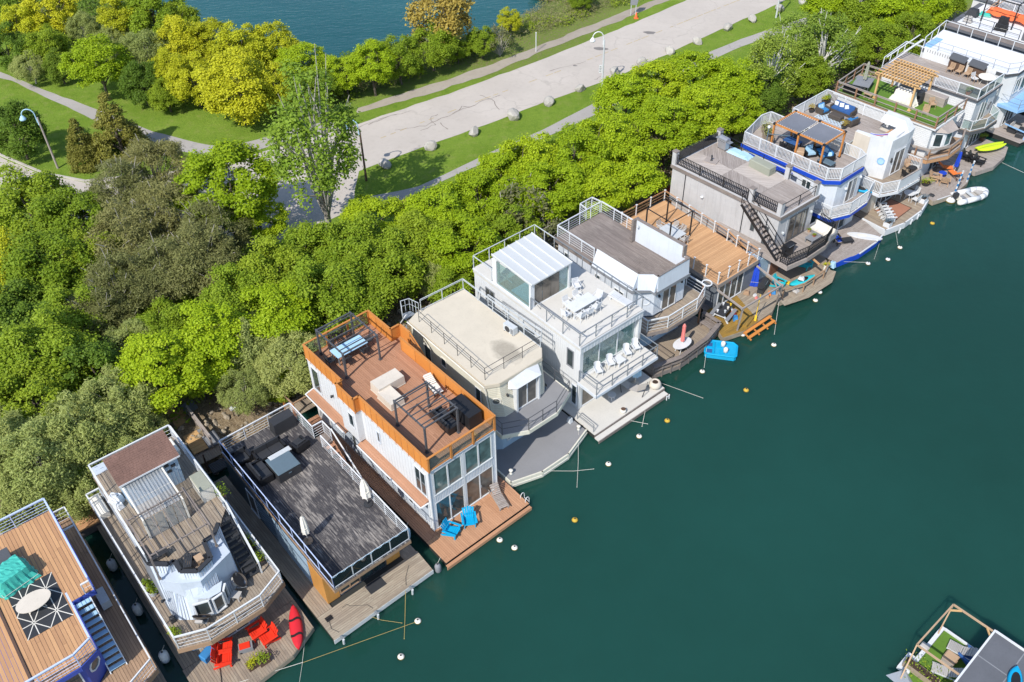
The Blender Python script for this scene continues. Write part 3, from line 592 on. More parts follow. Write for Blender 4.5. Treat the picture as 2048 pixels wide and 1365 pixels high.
#        height, crown centre z, rx, rz, clumps, clump r, flatten, leaves, leaf l, leaf w, droop, bark, limb count
KIND = dict(maple=(6.6, 4.0, 2.75, 2.35, 105, 0.56, 0.58, 25000, 0.165, 0.135, 0.0, 'bark', 16), ash=(6.4, 3.4, 2.65, 2.75, 100, 0.56, 0.78, 24000, 0.18, 0.12, 0.1, 'bark', 16), dark=(6.0, 3.1, 2.5, 2.7, 90, 0.56, 0.8, 22000, 0.18, 0.12, 0.1, 'bark', 14),
  willow=(6.2, 3.5, 2.7, 2.4, 130, 0.48, 0.95, 26000, 0.23, 0.062, 0.4, 'pale_bark', 20), pine=(7.0, 4.2, 2.6, 2.3, 100, 0.62, 0.5, 19000, 0.24, 0.06, 0.0, 'pale_bark', 26), golden=(6.6, 3.5, 2.65, 2.95, 110, 0.54, 0.72, 23000, 0.17, 0.125, 0.05, 'bark', 18),
  bronze=(7.3, 4.1, 2.5, 3.1, 60, 0.7, 0.8, 8000, 0.24, 0.18, 0.1, 'bark', 22), cedar=(6.0, 2.7, 2.0, 2.9, 120, 0.48, 0.8, 13000, 0.26, 0.10, 0.2, 'bark', 10), poplar=(14, 8.3, 2.9, 5.6, 95, 0.72, 1.15, 7600, 0.24, 0.20, 0.1, 'pale_bark', 26), birch=(8.0, 5.0, 2.4, 2.9, 70, 0.65, 0.9, 8200, 0.20, 0.13, 0.3, 'white_bark', 26),
  twig=(3.6, 2.1, 1.8, 1.4, 26, 0.5, 0.8, 1500, 0.2, 0.12, 0.1, 'pale_bark', 60))
def leaf_mesh(name, cen, cr, flat, nl, ll, lw, droop, mat, seed, mid, spread=0.55):
    g = np.random.default_rng(seed); k = g.choice(len(cen), nl, p=cr**2/np.sum(cr**2))
    d = g.normal(size=(nl, 3)); outw = cen[k]-mid; outw /= np.linalg.norm(outw, axis=1, keepdims=True)+1e-6
    d = d/np.linalg.norm(d, axis=1, keepdims=True); d = d+outw*0.45+np.array([0, 0, 0.35]); d /= np.linalg.norm(d, axis=1, keepdims=True)
    rr_ = g.uniform(0.45, 1.0, nl)**0.6*g.choice([1.0, 1.0, 1.1, 1.3, 1.65], nl)
    p = cen[k]+d*(cr[k]*rr_)[:, None]*np.array([1, 1, flat]); p[:, 2] -= droop*np.linalg.norm(p[:, :2]-cen[k][:, :2], axis=1)
    n = d*0.45+np.array([0, 0, 0.8])+g.normal(size=(nl, 3))*spread*0.8; n /= np.linalg.norm(n, axis=1, keepdims=True)
    a = g.normal(size=(nl, 3)); u = np.cross(n, a); u /= np.linalg.norm(u, axis=1, keepdims=True)+1e-6; v = np.cross(n, u)
    s = g.uniform(0.6, 1.35, (nl, 1)); u = u*ll/2*s; v = v*lw/2*s; fold = n*(lw*0.25*s)
    V = np.empty((nl, 4, 3)); V[:,0] = p-u; V[:,1] = p+v-fold*0.6; V[:,2] = p+u; V[:,3] = p-v-fold*0.6
    me = bpy.data.meshes.new(name); me.vertices.add(nl*4); me.loops.add(nl*4); me.polygons.add(nl)
    me.vertices.foreach_set('co', V.astype(np.float32).ravel()); me.loops.foreach_set('vertex_index', np.arange(nl*4, dtype=np.int32)); me.polygons.foreach_set('loop_start', np.arange(0, nl*4, 4, dtype=np.int32))
    me.materials.append(mat); me.update(calc_edges=True); return me
def tree_meshes(kind, seed):
    H, zc, rx, rz, nc, cr0, flat, nl, ll, lw, droop, bark, limbs = KIND[kind]
    g = np.random.default_rng(seed*17+len(kind)); cen = []
    lob = [(g.uniform(0, 6.28), g.uniform(0.75, 1.15)) for _ in range(5)]
    while len(cen) < nc:
        d = g.normal(size=3); d /= np.linalg.norm(d)
        if d[2] < -0.7: continue
        az = math.atan2(d[1], d[0]); f = 1+0.16*sum(math.cos(az-a)*w_ for a, w_ in lob)/2
        q = g.uniform(0.55, 1.0)**0.5
        if kind == 'cedar':
            h_ = g.uniform(0, 1)**1.5; r_ = (1-h_)*rx*g.uniform(0.75, 1.0)+0.12; a = g.uniform(0, 6.28); c = np.array([math.cos(a)*r_, math.sin(a)*r_, 0.4+h_*(H-0.6)])
        else:
            c = np.array([d[0]*rx*q*f, d[1]*rx*q*f, zc+d[2]*rz*q*(0.85+0.25*math.sin(3*az+seed))])
        cen.append(c)
    cen = np.array(cen); cr = cr0*g.uniform(0.6, 1.25, nc)
    if kind == 'cedar': cr *= np.clip(1.25-cen[:, 2]/H*0.8, 0.4, 1.2)
    cm = leaf_mesh('crown', cen, cr, flat, nl, ll, lw, droop, LM[kind], seed, np.array([0, 0, zc-0.5*rz]), 0.9 if kind in ('pine', 'willow', 'cedar') else 0.55)
    tb = MB(); r0 = 0.035*H*0.75 if kind != 'twig' else 0.05; nst = 1 if kind not in ('poplar', 'twig') else 5
    def limb(a, b, r1, r2, bend, n=4):
        a, b = Vector(a), Vector(b); prev = a
        off = Vector((g.normal(), g.normal(), abs(g.normal())*0.6))*bend
        for k in range(1, n+1):
            f = k/n; p = a.lerp(b, f)+off*math.sin(f*math.pi); tb.tube(prev, p, r1+(r2-r1)*(k-1)/n, 6, r1+(r2-r1)*k/n, cap=False); prev = p
        return prev
    if kind == 'poplar':
        limb((0,0,-0.2), (0.1,0,2.2), 0.3, 0.24, 0.05)
        for k in range(5):
            a = k*1.26+g.uniform(-.2,.2); r_ = g.uniform(0.5, 1.7); top = (math.cos(a)*r_, math.sin(a)*r_, g.uniform(9.5, 14.0)); limb((0.1,0,2.0), top, 0.15, 0.03, 0.6, 6)
    else:
        limb((0,0,-0.2), (g.normal()*0.15, g.normal()*0.15, zc+rz*0.35), r0, r0*0.35, 0.15, 5)
    order = g.permutation(nc)[:limbs]
    for i in order:
        c = cen[i]; z0 = (0.25+0.5*g.uniform())*min(c[2], zc) if kind != 'twig' else 0.1
        limb((0, 0, z0), tuple(c+(cen[i]-np.array([0,0,z0]))*(0.22 if kind in ('pine','birch','twig','poplar') else 0.0)), r0*0.34, 0.018, 0.25, 4)
    if kind == 'pine':
        for i in order[:16]:
            c = cen[i]
            for _ in range(2):
                d = Vector((g.normal(), g.normal(), g.normal()*0.5))*0.6; tb.tube(c, Vector(c)+d, 0.018, 4, 0.007, cap=False)
    return tb.mesh('trunk', bark), cm
def tree(kind, px, py, s, label, group, zc=None, sz=1.0, var=None):
    K = KIND[kind]; v = rng.randrange(3) if var is None else var
    tm, cm = shared(('tree', kind, v), lambda: tree_meshes(kind, v+1))
    p = at(px, py, GZ*0.8+(zc or K[1]*s*sz)); d = signed(np.array([p.x]), np.array([p.y]), HARB)[0]; gz = min(GZ, max(-0.2, d*0.5-0.2))
    t = T('bush' if s < 0.5 or kind == 'twig' else kind+'_tree' if kind not in ('golden','dark','bronze') else 'tree', label, 'bush' if s < 0.5 or kind == 'twig' else 'tree', p.x, p.y, gz, rng.uniform(0, 360), group)
    t.o.scale = (s*rng.uniform(0.95,1.08), s*rng.uniform(0.95,1.08), s*sz)
    obj('trunk', tm, t.o); obj('crown', cm, t.o); return t
GA, GB, GD, GE, GF, GW = 'trees along the lake side of the lawn', 'trees on the lawn', 'trees between the road and the houseboats', 'maples lining the footpath', 'trees behind the far houseboats', 'bushes on the lake bank'
for a in [
 ('maple',195,130,1.05,'rounded yellow green maple standing forward on the lawn edge near the left',GA),('golden',105,25,1.1,'golden tree at the top left cut by the picture edge',GA),('golden',45,62,.85,'slim golden tree at the far left of the lakeside wood',GA),('dark',22,15,.9,'dark green tree filling the top left corner',GA),
 ('dark',18,105,.9,'dark tree at the left edge above the dirt path',GA),('ash',95,100,.85,'mid green tree behind the rounded yellow green maple, to its left',GA),('golden',250,40,.95,'pale golden tree near the top behind the rounded maple',GA),('willow',170,62,.7,'grey green willow between the two pale golden trees at the top',GA),
 ('ash',312,38,1.05,'broad green tree at the top where the wood meets the lake',GA),('ash',355,52,.8,'green tree nearest the lake water at the top of the wood',GA),('golden',372,92,.95,'slender golden tree right of the broad lakeside one',GA),('golden',345,150,.8,'yellow green sapling clump in front of the slender golden tree',GA),
 ('willow',292,112,.9,'grey green bush tree in the middle of the lakeside wood',GA),('dark',285,170,.8,'dark green bush tree at the lawn edge beside the rounded maple',GA),('golden',390,165,.85,'golden tree with low branches over the lawn, left of the biggest golden one',GA),('golden',428,95,.9,'golden tree with its top against the lake',GA),
 ('golden',486,115,1.05,'pale golden tree with bare grey twigs showing',GA),('golden',545,105,.9,'deep yellow tree at the lake edge near the poplar',GA),('golden',475,180,1.15,'biggest golden tree, spreading low over the lawn',GA),('golden',545,185,.85,'golden tree just left of the poplar top',GA),
 ('maple',598,130,.8,'green tree on the lake edge directly behind the poplar',GA),('ash',612,190,.7,'low green tree behind the poplar crown',GA),('willow',225,85,.6,'small silvery willow behind the rounded maple',GA),('willow',60,135,.6,'silvery bush beside the dirt path at the left',GA),('dark',120,140,.6,'dark bush left of the rounded maple',GA),('ash',335,195,.55,'low green bush at the lawn edge by the dark one',GA),
 ('dark',35,268,.95,'round dense green tree beside the leaning silver lamp',GB),('cedar',163,292,.80,'shorter of the two bronze green conifers on the lawn',GB),('cedar',230,262,1.12,'taller of the two bronze green conifers on the lawn',GB)]: tree(*a)
for a in [
 ('ash',60,415,1.1,'open green tree below the kerb at the left',GD),('ash',145,450,1.05,'lacy green tree right of the open one at the left',GD),('ash',95,545,1.1,'green tree with pale twigs in the left thicket',GD),('ash',185,530,.9,'small leaved green tree beside the pines at the left',GD),('golden',15,545,.9,'golden tree at the left edge of the thicket',GD),('dark',20,640,1.0,'dark tree at the left edge under the golden one',GD),('ash',150,640,.9,'green tree below the lacy one at the left',GD),('dark',70,665,.85,'dark gap filling tree in the left thicket',GD),
 ('pine',245,385,1.0,'olive pine nearest the kerb',GD),('pine',305,340,1.0,'olive pine below the bronze conifers',GD),('pine',340,430,1.05,'pine with grey bare branches in the middle of the pine stand',GD),('pine',265,480,1.05,'brownish pine on the left of the stand',GD),('pine',400,520,1.0,'pine above the bare brown clearing',GD),('pine',240,575,.95,'brownish pine low in the stand with dead twigs',GD),('pine',325,545,.95,'thin pine showing many dead grey branches',GD),('pine',430,465,1.0,'dark pine under the bright maple',GD),('pine',205,625,.8,'low pine at the foot of the stand',GD),
 ('maple',455,385,1.3,'broad bright yellow green maple at the road junction',GD),('maple',516,452,.72,'lower shoulder maple beside the road junction',GD),
 ('maple',742,448,.85,'yellow green tree right below the poplar',GD),('ash',700,510,1.0,'green tree below the one beside the poplar',GD),('bronze',822,435,.5,'small bronze leaved bush beside the footpath',GD),('ash',618,520,.95,'green tree left of the poplar trunk',GD),('ash',560,560,1.0,'olive green tree in the middle of the near wood',GD),('ash',640,600,1.05,'olive green tree behind the orange railed roof, upper one',GD),('ash',770,545,1.0,'green tree behind the orange railed roof, nearer the cream one',GD),('maple',560,640,.95,'yellow green tree in the near wood above the grey willows',GD),('ash',485,610,.95,'green tree beside the bare brown clearing',GD),('willow',500,690,.85,'feathery grey green tree in the near wood',GD),('maple',430,680,.95,'bright green tree in the centre of the near wood',GD),('ash',335,660,.75,'green sapling under the clearing',GD),('maple',330,745,.95,'golden green tree left of the wooden fence',GD),('maple',392,742,.75,'yellow green tree hanging over the wooden walkway',GD),('willow',575,715,.85,'grey green tree overhanging the shore behind the orange railed roof',GD),('willow',485,780,.6,'small feathery tree above the stony bank',GD),('ash',545,765,.5,'small green tree above the stony bank, by the stair',GD),('ash',700,590,.9,'green tree touching the corner of the orange railing',GD),
 ('ash',110,725,1.1,'broad green tree in the lower left wood',GD),('dark',195,760,.95,'deep green tree in the lower left wood',GD),('willow',265,690,.7,'blue grey willow below the pines',GD),('willow',228,815,.9,'grey green willow left of the shingled shed roof, upper',GD),('ash',60,810,1.0,'green tree at the left edge of the lower wood',GD),('willow',165,880,1.0,'silvery willow left of the shingled shed roof, lower',GD),('willow',75,930,1.05,'silvery willow behind the cedar roof deck',GD),('willow',248,905,.68,'feathery willow right beside the shingled shed roof',GD),('willow',10,900,1.0,'silvery willow at the left edge of the lower wood',GD),('willow',135,965,.75,'silvery bush between the first two houseboats',GD),('ash',190,945,.6,'low green bush behind the white railed balcony',GD),('willow',20,985,.8,'silvery bush behind the cedar roof deck rail',GD),('willow',292,868,.5,'small willow by the wooden walkway',GD)]: tree(*a)
tree('poplar', 636, 318, 1.08, 'tall sparse poplar with pale upright branches by the road', 'trees between the road and the houseboats', zc=8.0)
for a in [
 ('maple',885,440,.95,'first maple of the dense row at its lower left end',GE),('ash',850,500,.95,'darker green tree behind the white roof pavilion, left',GE),('maple',930,500,.95,'maple behind the white roof pavilion',GE),('ash',900,560,.7,'low green tree behind the cream roof',GE),('willow',865,560,.6,'grey green bush behind the cream roof railing',GE),('maple',960,400,.95,'maple of the row where the footpath first narrows',GE),('maple',1000,360,.9,'maple of the row leaning over the footpath, lower',GE),('maple',1065,335,.95,'maple of the row leaning over the footpath, middle',GE),('ash',1015,470,.8,'green tree behind the corner of the white pavilion railing',GE),('maple',1100,385,.95,'maple behind the grey deck with white railing',GE),('maple',1150,325,1.0,'maple in the middle of the dense row',GE),('maple',1215,295,1.0,'maple of the row beside the open strip of lawn',GE),('maple',1200,375,.9,'maple hanging over the corner of the grey deck railing',GE),('maple',1265,345,.95,'maple behind the cedar roof deck with the black frame',GE),('maple',1250,215,1.0,'maple of the upper row at its left end by the footpath',GE),('maple',1315,180,1.05,'maple of the upper row bulging over the footpath',GE),('maple',1330,265,1.0,'maple behind the grey houseboat, left one',GE),('maple',1400,240,1.0,'maple behind the grey houseboat, middle one',GE),('maple',1390,160,1.0,'maple of the upper row, second from the footpath bulge',GE),('maple',1455,180,1.0,'maple of the upper row next to the birches',GE),('maple',1470,235,.85,'maple behind the barbecue on the grey roof',GE),('ash',1420,290,.6,'low green tree against the grey houseboat corner',GE),('twig',1040,425,1.5,'grey bush with bare twigs in front of the maples',GE),('willow',1270,290,.7,'olive bush tree showing between the maples',GE),('twig',1085,450,1.1,'thin twiggy bush behind the grey deck railing',GE),('ash',1140,420,.5,'low bush behind the grey deck railing',GE),
 ('birch',1545,125,1.0,'birch with two pale trunks beside the white railed roof',GF),('birch',1590,90,.95,'slender birch behind the white railed roof',GF),('birch',1650,95,1.1,'leaning birch with a white trunk and pale boughs',GF),('maple',1665,15,.95,'yellow green tree at the top beside the footpath end',GF),('ash',1720,35,1.0,'green tree at the top behind the leaning birch',GF),('maple',1785,30,1.0,'broad green tree at the top above the pergola roof',GF),('ash',1760,90,.9,'green tree right behind the turf roof fence',GF),('maple',1845,20,1.0,'green tree at the top left of the white roof',GF),('ash',1825,75,.85,'green tree beside the stairs of the white roof',GF),('ash',1900,5,.7,'small green tree at the top by the orange tarpaulin boat',GF),('ash',1620,165,.8,'green bush tree under the leaning birch',GF),('dark',1520,190,.8,'dark undergrowth tree behind the white railed roof',GF),('ash',1700,110,.7,'low green tree between leaning birch and turf roof',GF),
 ('ash',655,175,.6,'green bush on the lake side, just right of the poplar',GW),('maple',690,150,.7,'yellow green bush on the lake side, second from the poplar',GW),('maple',745,135,.85,'large bush on the lake side with white blossom',GW),('ash',800,125,.8,'green bush between blossom bush and orange tree',GW),('bronze',885,35,1.15,'tall orange bronze tree on the lake bank',GW),('ash',865,95,.85,'green bush at the foot of the orange bronze tree',GW),('ash',965,90,.55,'round green bush alone on the gravel path side',GW),('golden',1018,48,.5,'small bright yellow bush near the timber crib',GW),('ash',915,105,.45,'low bush right of the orange bronze tree',GW),('twig',1000,85,.9,'brown twiggy bush on the lake bank',GW),('ash',1165,0,.5,'green bush on the bank at the top',GW)]: tree(*a)
# undergrowth nobody could count: long grass of the lake bank, weeds and shrubs under the trees
def scatter(name, mat, n, xr, yr, test, hz, ll, lw, seed, cs=0.55):
    g = np.random.default_rng(seed); c = g.uniform([xr[0], yr[0]], [xr[1], yr[1]], (n*12, 2)); dh = signed(c[:,0], c[:,1], HARB); dl = -signed(c[:,0], c[:,1], LAKE)
    k = test(c[:,0], c[:,1], dh, dl); c = c[k][:n]; dh = dh[k][:n]; dl = dl[k][:n]
    z = np.minimum(np.clip(dh*0.55-0.25, -0.2, 1.15), np.clip(dl*0.5-0.25, -0.2, 1.15)); cen = np.column_stack([c, z+hz*g.uniform(0.1, 0.7, len(c))])
    me = leaf_mesh(name, cen, cs*g.uniform(0.5, 1.2, len(c)), hz/cs*0.8, len(c)*14, ll, lw, 0.0, LM[mat] if isinstance(mat, str) else mat, seed, np.array([0, 60, -200.]))
    structure(name, me, None, kind='stuff')
rdx = lambda x, y: y - (78.5+(x+26)*0.732)   # above the road's upper edge
scatter('bank_weeds', 'ash', 1100, (-22, 30), (88, 135), lambda x, y, dh, dl: (rdx(x, y) > 4.2) & (np.sin(x*0.9)+np.sin(y*0.7+x*0.3) > -0.2) & (dl > 0), 0.5, 0.24, 0.12, 5)
scatter('long_grass', leafmat('dry_grass', (0.17, 0.19, 0.05), (0.40, 0.36, 0.19)), 2200, (-22, 30), (88, 135), lambda x, y, dh, dl: (rdx(x, y) > 4.6) & (dl > 0), 0.6, 0.4, 0.05, 6)
scatter('lakeside_undergrowth', 'dark', 1100, (-60, -14), (86, 128), lambda x, y, dh, dl: (dl > 0.3) & (dl < 13) & (y-rdx(x,y)*0 > 0) & ((x > -16) | (y > 97+(-26-x)*0.62)) & (rdx(x, y) > 5), 0.8, 0.28, 0.16, 7, 0.8)
scatter('wood_undergrowth', 'ash', 1300, (-50, -8), (30, 70), lambda x, y, dh, dl: (dh > 4.0) & (y < 62+(x+30)*0.12), 0.7, 0.26, 0.15, 8, 0.7)
scatter('row_undergrowth', 'dark', 700, (-8, 50), (54, 104), lambda x, y, dh, dl: (dh > 2.5) & (dh < 10), 0.7, 0.26, 0.16, 9, 0.7)
# ================================================================== FURNITURE (front of a seat faces +x)
FURN = {}
def furn(f): FURN[f.__name__] = f; return f
def TT(name, label, cat, loc, yaw, group): return T(name, label, cat, loc.x, loc.y, loc.z, yaw, group)
@furn
def adirondack(label, loc, yaw, group, col='red'):
    t = TT('adirondack_chair', label, 'chair', loc, yaw, group)
    leg = lambda y: MB().ext([(0.42,y,0),(0.52,y,0),(0.52,y,0.52),(0.42,y,0.52)], (0,0.05,0))
    for y in (-0.36, 0.31): t.part('front_leg', leg(y), col); t.part('rear_leg', MB().beam((0.46,y+0.025,0.36),(-0.45,y+0.025,0.04),0.05,0.13), col)
    s = t.part('seat', MB().box(-0.2,0.5,-0.3,0.3,0.28,0.285), col)
    for k in range(5):
        x = 0.44-k*0.13; obj('slat', shared(('adsl',col,k), lambda: MB().ext([(x,-0.3,0.355-k*0.03),(x+0.11,-0.3,0.36-k*0.03),(x+0.11,-0.3,0.38-k*0.03),(x,-0.3,0.375-k*0.03)], (0,0.6,0)).mesh('slat', col)), s)
    b = t.part('backrest', MB().beam((-0.2,-0.3,0.55),(-0.2,0.3,0.55),0.04,0.08), col)
    for k in range(5):
        y = (k-2)*0.122; top = 1.02-abs(k-2)*0.06; f = 1.25
        obj('slat', shared(('adbk',col,k), lambda: MB().ext([(-0.1,y-0.055,0.22),(-0.1,y+0.055,0.22),(-0.42,y*f+0.062,top),(-0.42,y*f-0.062,top)], (-0.025,0,-0.006)).mesh('slat', col)), b)
    for y in (-0.48, 0.34): t.part('armrest', MB().ext([(-0.32,y,0.53),(0.58,y,0.53),(0.6,y+0.07,0.53),(0.56,y+0.14,0.53),(-0.32,y+0.12,0.53)], (0,0,0.03)), col)
    return t
@furn
def chair(label, loc, yaw, group, col='white', seat=None, arms=True, woven=False):
    t = TT('chair', label, 'chair', loc, yaw, group); seat = seat or col
    for x, y in ((0.22,-0.24),(0.22,0.24),(-0.24,-0.24),(-0.24,0.24)): t.part('leg', MB().tube((x,y,0),(x*0.9,y*0.92,0.44),0.018,5), col)
    t.part('seat', MB().cbox(0,0,0.43,0.5,0.5,0.05), seat)
    b = MB()
    if woven:
        n = 8
        for k in range(n):
            a0 = -0.9+1.8*k/n; a1 = -0.9+1.8*(k+1)/n
            b.ext([(0.02-0.27*math.cos(a0),0.27*math.sin(a0),0.46),(0.02-0.27*math.cos(a1),0.27*math.sin(a1),0.46),(-0.04-0.33*math.cos(a1),0.31*math.sin(a1),0.9+0.06*math.cos(a1)),(-0.04-0.33*math.cos(a0),0.31*math.sin(a0),0.9+0.06*math.cos(a0))], (-0.025,0,0))
    else:
        b.beam((-0.24,-0.23,0.44),(-0.33,-0.23,0.92),0.035); b.beam((-0.24,0.23,0.44),(-0.33,0.23,0.92),0.035)
        for k in range(4): z = 0.55+k*0.11; b.beam((-0.25-k*0.02,-0.22,z),(-0.25-k*0.02,0.22,z),0.02,0.08)
    t.part('backrest', b, seat if not woven else col)
    if arms:
        for y in (-0.27, 0.27): t.part('armrest', MB().path([(0.2,y,0.44),(0.2,y,0.65),(-0.27,y,0.67)], 0.02, 5), col)
    return t
@furn
def lounger(label, loc, yaw, group, col='white', cushion=None, back=35, L_=1.9, slats=True):
    t = TT('sun_lounger', label, 'sun lounger', loc, yaw, group)
    f = MB()
    for y in (-0.3, 0.3): f.beam((-0.9+0.0,y,0.3),(L_-0.9,y,0.3),0.05,0.06)
    t.part('frame', f, col)
    for x in (-0.7, L_-1.05):
        for y in (-0.28, 0.28): t.part('leg', MB().box(x-0.03,x+0.03,y-0.03,y+0.03,0,0.28), col)
    a = rad(back); s = MB(); n = 9
    for k in range(n): x = -0.12+k*(L_-0.8)/n; s.box(x, x+0.095, -0.29, 0.29, 0.33, 0.36)
    t.part('slatted_seat', s, cushion or col, kind='stuff')
    b = MB()
    for k in range(6):
        d0 = 0.02+k*0.125; d1 = d0+0.1; b.ext([(-0.15-d0*math.cos(a),-0.29,0.34+d0*math.sin(a)),(-0.15-d1*math.cos(a),-0.29,0.34+d1*math.sin(a)),(-0.15-d1*math.cos(a),0.29,0.34+d1*math.sin(a)),(-0.15-d0*math.cos(a),0.29,0.34+d0*math.sin(a))], (0.02,0,0.03))
    t.part('backrest', b, cushion or col, kind='stuff')
    if cushion: t.part('headrest', MB().cbox(-0.15-0.66*math.cos(a),0,0.38+0.66*math.sin(a),0.14,0.5,0.07), cushion)
    return t
@furn
def table(label, loc, yaw, group, L_=1.6, W_=0.9, h=0.74, col='white', top=None, legs='four'):
    t = TT('table', label, 'table', loc, yaw, group)
    t.part('tabletop', MB().box(-L_/2,L_/2,-W_/2,W_/2,h-0.045,h), top or col)
    t.part('apron', MB().box(-L_/2+0.08,L_/2-0.08,-W_/2+0.08,W_/2-0.08,h-0.12,h-0.048), col)
    for x in (-L_/2+0.08, L_/2-0.08):
        for y in (-W_/2+0.08, W_/2-0.08): t.part('leg', MB().box(x-0.035,x+0.035,y-0.035,y+0.035,0,h-0.05), col)
    return t
@furn
def round_table(label, loc, yaw, group, r=0.45, h=0.72, col='white', oval=1.0, hole=False):
    t = TT('round_table', label, 'table', loc, yaw, group)
    n = 26; t.part('tabletop', MB().prism([(math.cos(2*math.pi*k/n)*r*oval, math.sin(2*math.pi*k/n)*r) for k in range(n)], h-0.03, h), col)
    if h > 0.4:
        for k in range(4): a = math.pi/4+k*math.pi/2; t.part('leg', MB().tube((math.cos(a)*r*0.7*oval,math.sin(a)*r*0.7,0),(math.cos(a)*r*0.3,math.sin(a)*r*0.3,h-0.03),0.022,5), col)
    else: t.part('base', MB().lathe([(r*0.7,0),(r*0.75,h-0.03)], n=16), col)
    return t
@furn
def sofa(label, loc, yaw, group, W_=1.9, col='wicker', cush='blue_cloth', pillows=None, D=0.8):
    t = TT('outdoor_sofa' if W_ > 1.2 else 'outdoor_armchair', label, 'sofa' if W_ > 1.2 else 'armchair', loc, yaw, group); h = W_/2
    t.part('base', MB().box(-D/2,D/2,-h,h,0.04,0.28), col); t.part('back', MB().box(-D/2-0.08,-D/2+0.04,-h,h,0.28,0.72), col)
    for y0, y1 in ((-h-0.002,-h+0.14),(h-0.14,h+0.002)): t.part('armrest', MB().box(-D/2+0.042,D/2+0.003,y0,y1,0.283,0.56), col)
    n = max(1, round((W_-0.3)/0.7)); w_ = (W_-0.3)/n
    for k in range(n):
        y = -h+0.15+k*w_; t.part('seat_cushion', MB().box(-D/2+0.2,D/2+0.02,y+0.01,y+w_-0.01,0.283,0.44), cush); t.part('back_cushion', MB().ext([(-D/2+0.045,y+0.01,0.3),(-D/2+0.19,y+0.01,0.3),(-D/2+0.15,y+0.01,0.82),(-D/2+0.05,y+0.01,0.82)], (0,w_-0.02,0)), cush)
    if pillows:
        for k in range(min(3, n+1)): t.part('pillow', MB().cbox(-D/2+0.28, -h+0.3+k*(W_-0.6)/max(1,n), 0.45, 0.12, 0.36, 0.34, k*25, -18), pillows)
    return t
@furn
def box_cover(label, loc, yaw, group, L_=1.0, W_=0.7, h=0.7, col='charcoal', name='storage_box', cat='storage box', lid=None):
    t = TT(name, label, cat, loc, yaw, group); a, b = L_/2, W_/2
    t.part('body', MB().box(-a,a,-b,b,0,h-0.05), col); t.part('lid', MB().add([(-a-.02,-b-.02,h-.05),(a+.02,-b-.02,h-.05),(a+.02,b+.02,h-.05),(-a-.02,b+.02,h-.05),(-a+.03,-b+.03,h),(a-.03,-b+.03,h),(a-.03,b-.03,h+.01),(-a+.03,b-.03,h+.01)], [(0,3,2,1),(4,5,6,7),(0,1,5,4),(1,2,6,5),(2,3,7,6),(3,0,4,7)]), lid or col)
    t.part('handle', MB().box(a+0.02,a+0.05,-0.1,0.1,h*0.6,h*0.66), lid or col)
    return t
def drape_mb(L_, W_, h, seed, n=14, sag=0.10, flare=0.12):
    "a tarpaulin thrown over a piece of furniture: creased top, wavy hem"
    r = np.random.default_rng(seed); vs = []; fs = []; G = n
    hf = r.normal(0, 1, (G+1, G+1))
    for i in range(G+1):
        for j in range(G+1):
            u, v = i/G*2-1, j/G*2-1; m = max(abs(u), abs(v)); e = min(1, max(0, (m-0.72)/0.28))
            x, y = u*L_/2, v*W_/2; z = h*(1-e)+0.03*e + hf[i, j]*sag*h*(0.22+0.15*e)
            if m > 0.85: x *= 1+flare*hf[j, i]*0.4+flare*0.3; y *= 1+flare*hf[i, j]*0.4+flare*0.3
            if e > 0 and m < 0.99: x *= 0.93; y *= 0.93
            vs.append((x, y, max(0.012, z)))
    for i in range(G):
        for j in range(G): a = i*(G+1)+j; fs.append((a, a+G+1, a+G+2, a+1))
    return MB().add(vs, fs)
@furn
def tarp_cover(label, loc, yaw, group, L_=1.2, W_=1.0, h=0.8, col='teal', seed=1, name='covered_furniture', cat='tarpaulin'):
    t = TT(name, label, cat, loc, yaw, group); t.part('cover', drape_mb(L_, W_, h, seed), col)
    t.part('cord', MB().path([(-L_/2,-W_/2,h*0.25),(L_/2,-W_/2,h*0.25),(L_/2,W_/2,h*0.25),(-L_/2,W_/2,h*0.25),(-L_/2,-W_/2,h*0.25)], 0.012, 5), 'rope'); return t
@furn
def grill(label, loc, yaw, group, col='charcoal', body='steel'):
    t = TT('barbecue', label, 'barbecue', loc, yaw, group)
    t.part('cart', MB().box(-0.25,0.25,-0.4,0.4,0.08,0.72), col if body == 'steel' else body)
    for x in (-0.2, 0.2):
        for y in (-0.36, 0.36): t.part('caster', MB().box(x-0.03,x+0.03,y-0.03,y+0.03,0,0.08), 'black')
    t.part('firebox', MB().box(-0.28,0.28,-0.42,0.42,0.722,0.86), body)
    pr = [(-0.28,0.862),(0.28,0.862),(0.26,1.0),(0.12,1.12),(-0.1,1.15),(-0.27,1.02)]
    t.part('lid', MB().ext([(x,-0.41,z) for x,z in pr], (0,0.82,0)), body); t.part('handle', MB().tube((0.3,-0.3,1.0),(0.3,0.3,1.0),0.018,6), 'metal')
    for y0 in (-0.78, 0.44): t.part('side_shelf', MB().box(-0.22,0.22,y0,y0+0.34,0.82,0.86), col)
    for k in range(3): t.part('knob', MB().cbox(0.285,-0.2+k*0.2,0.77,0.03,0.05,0.05), 'black')
    return t
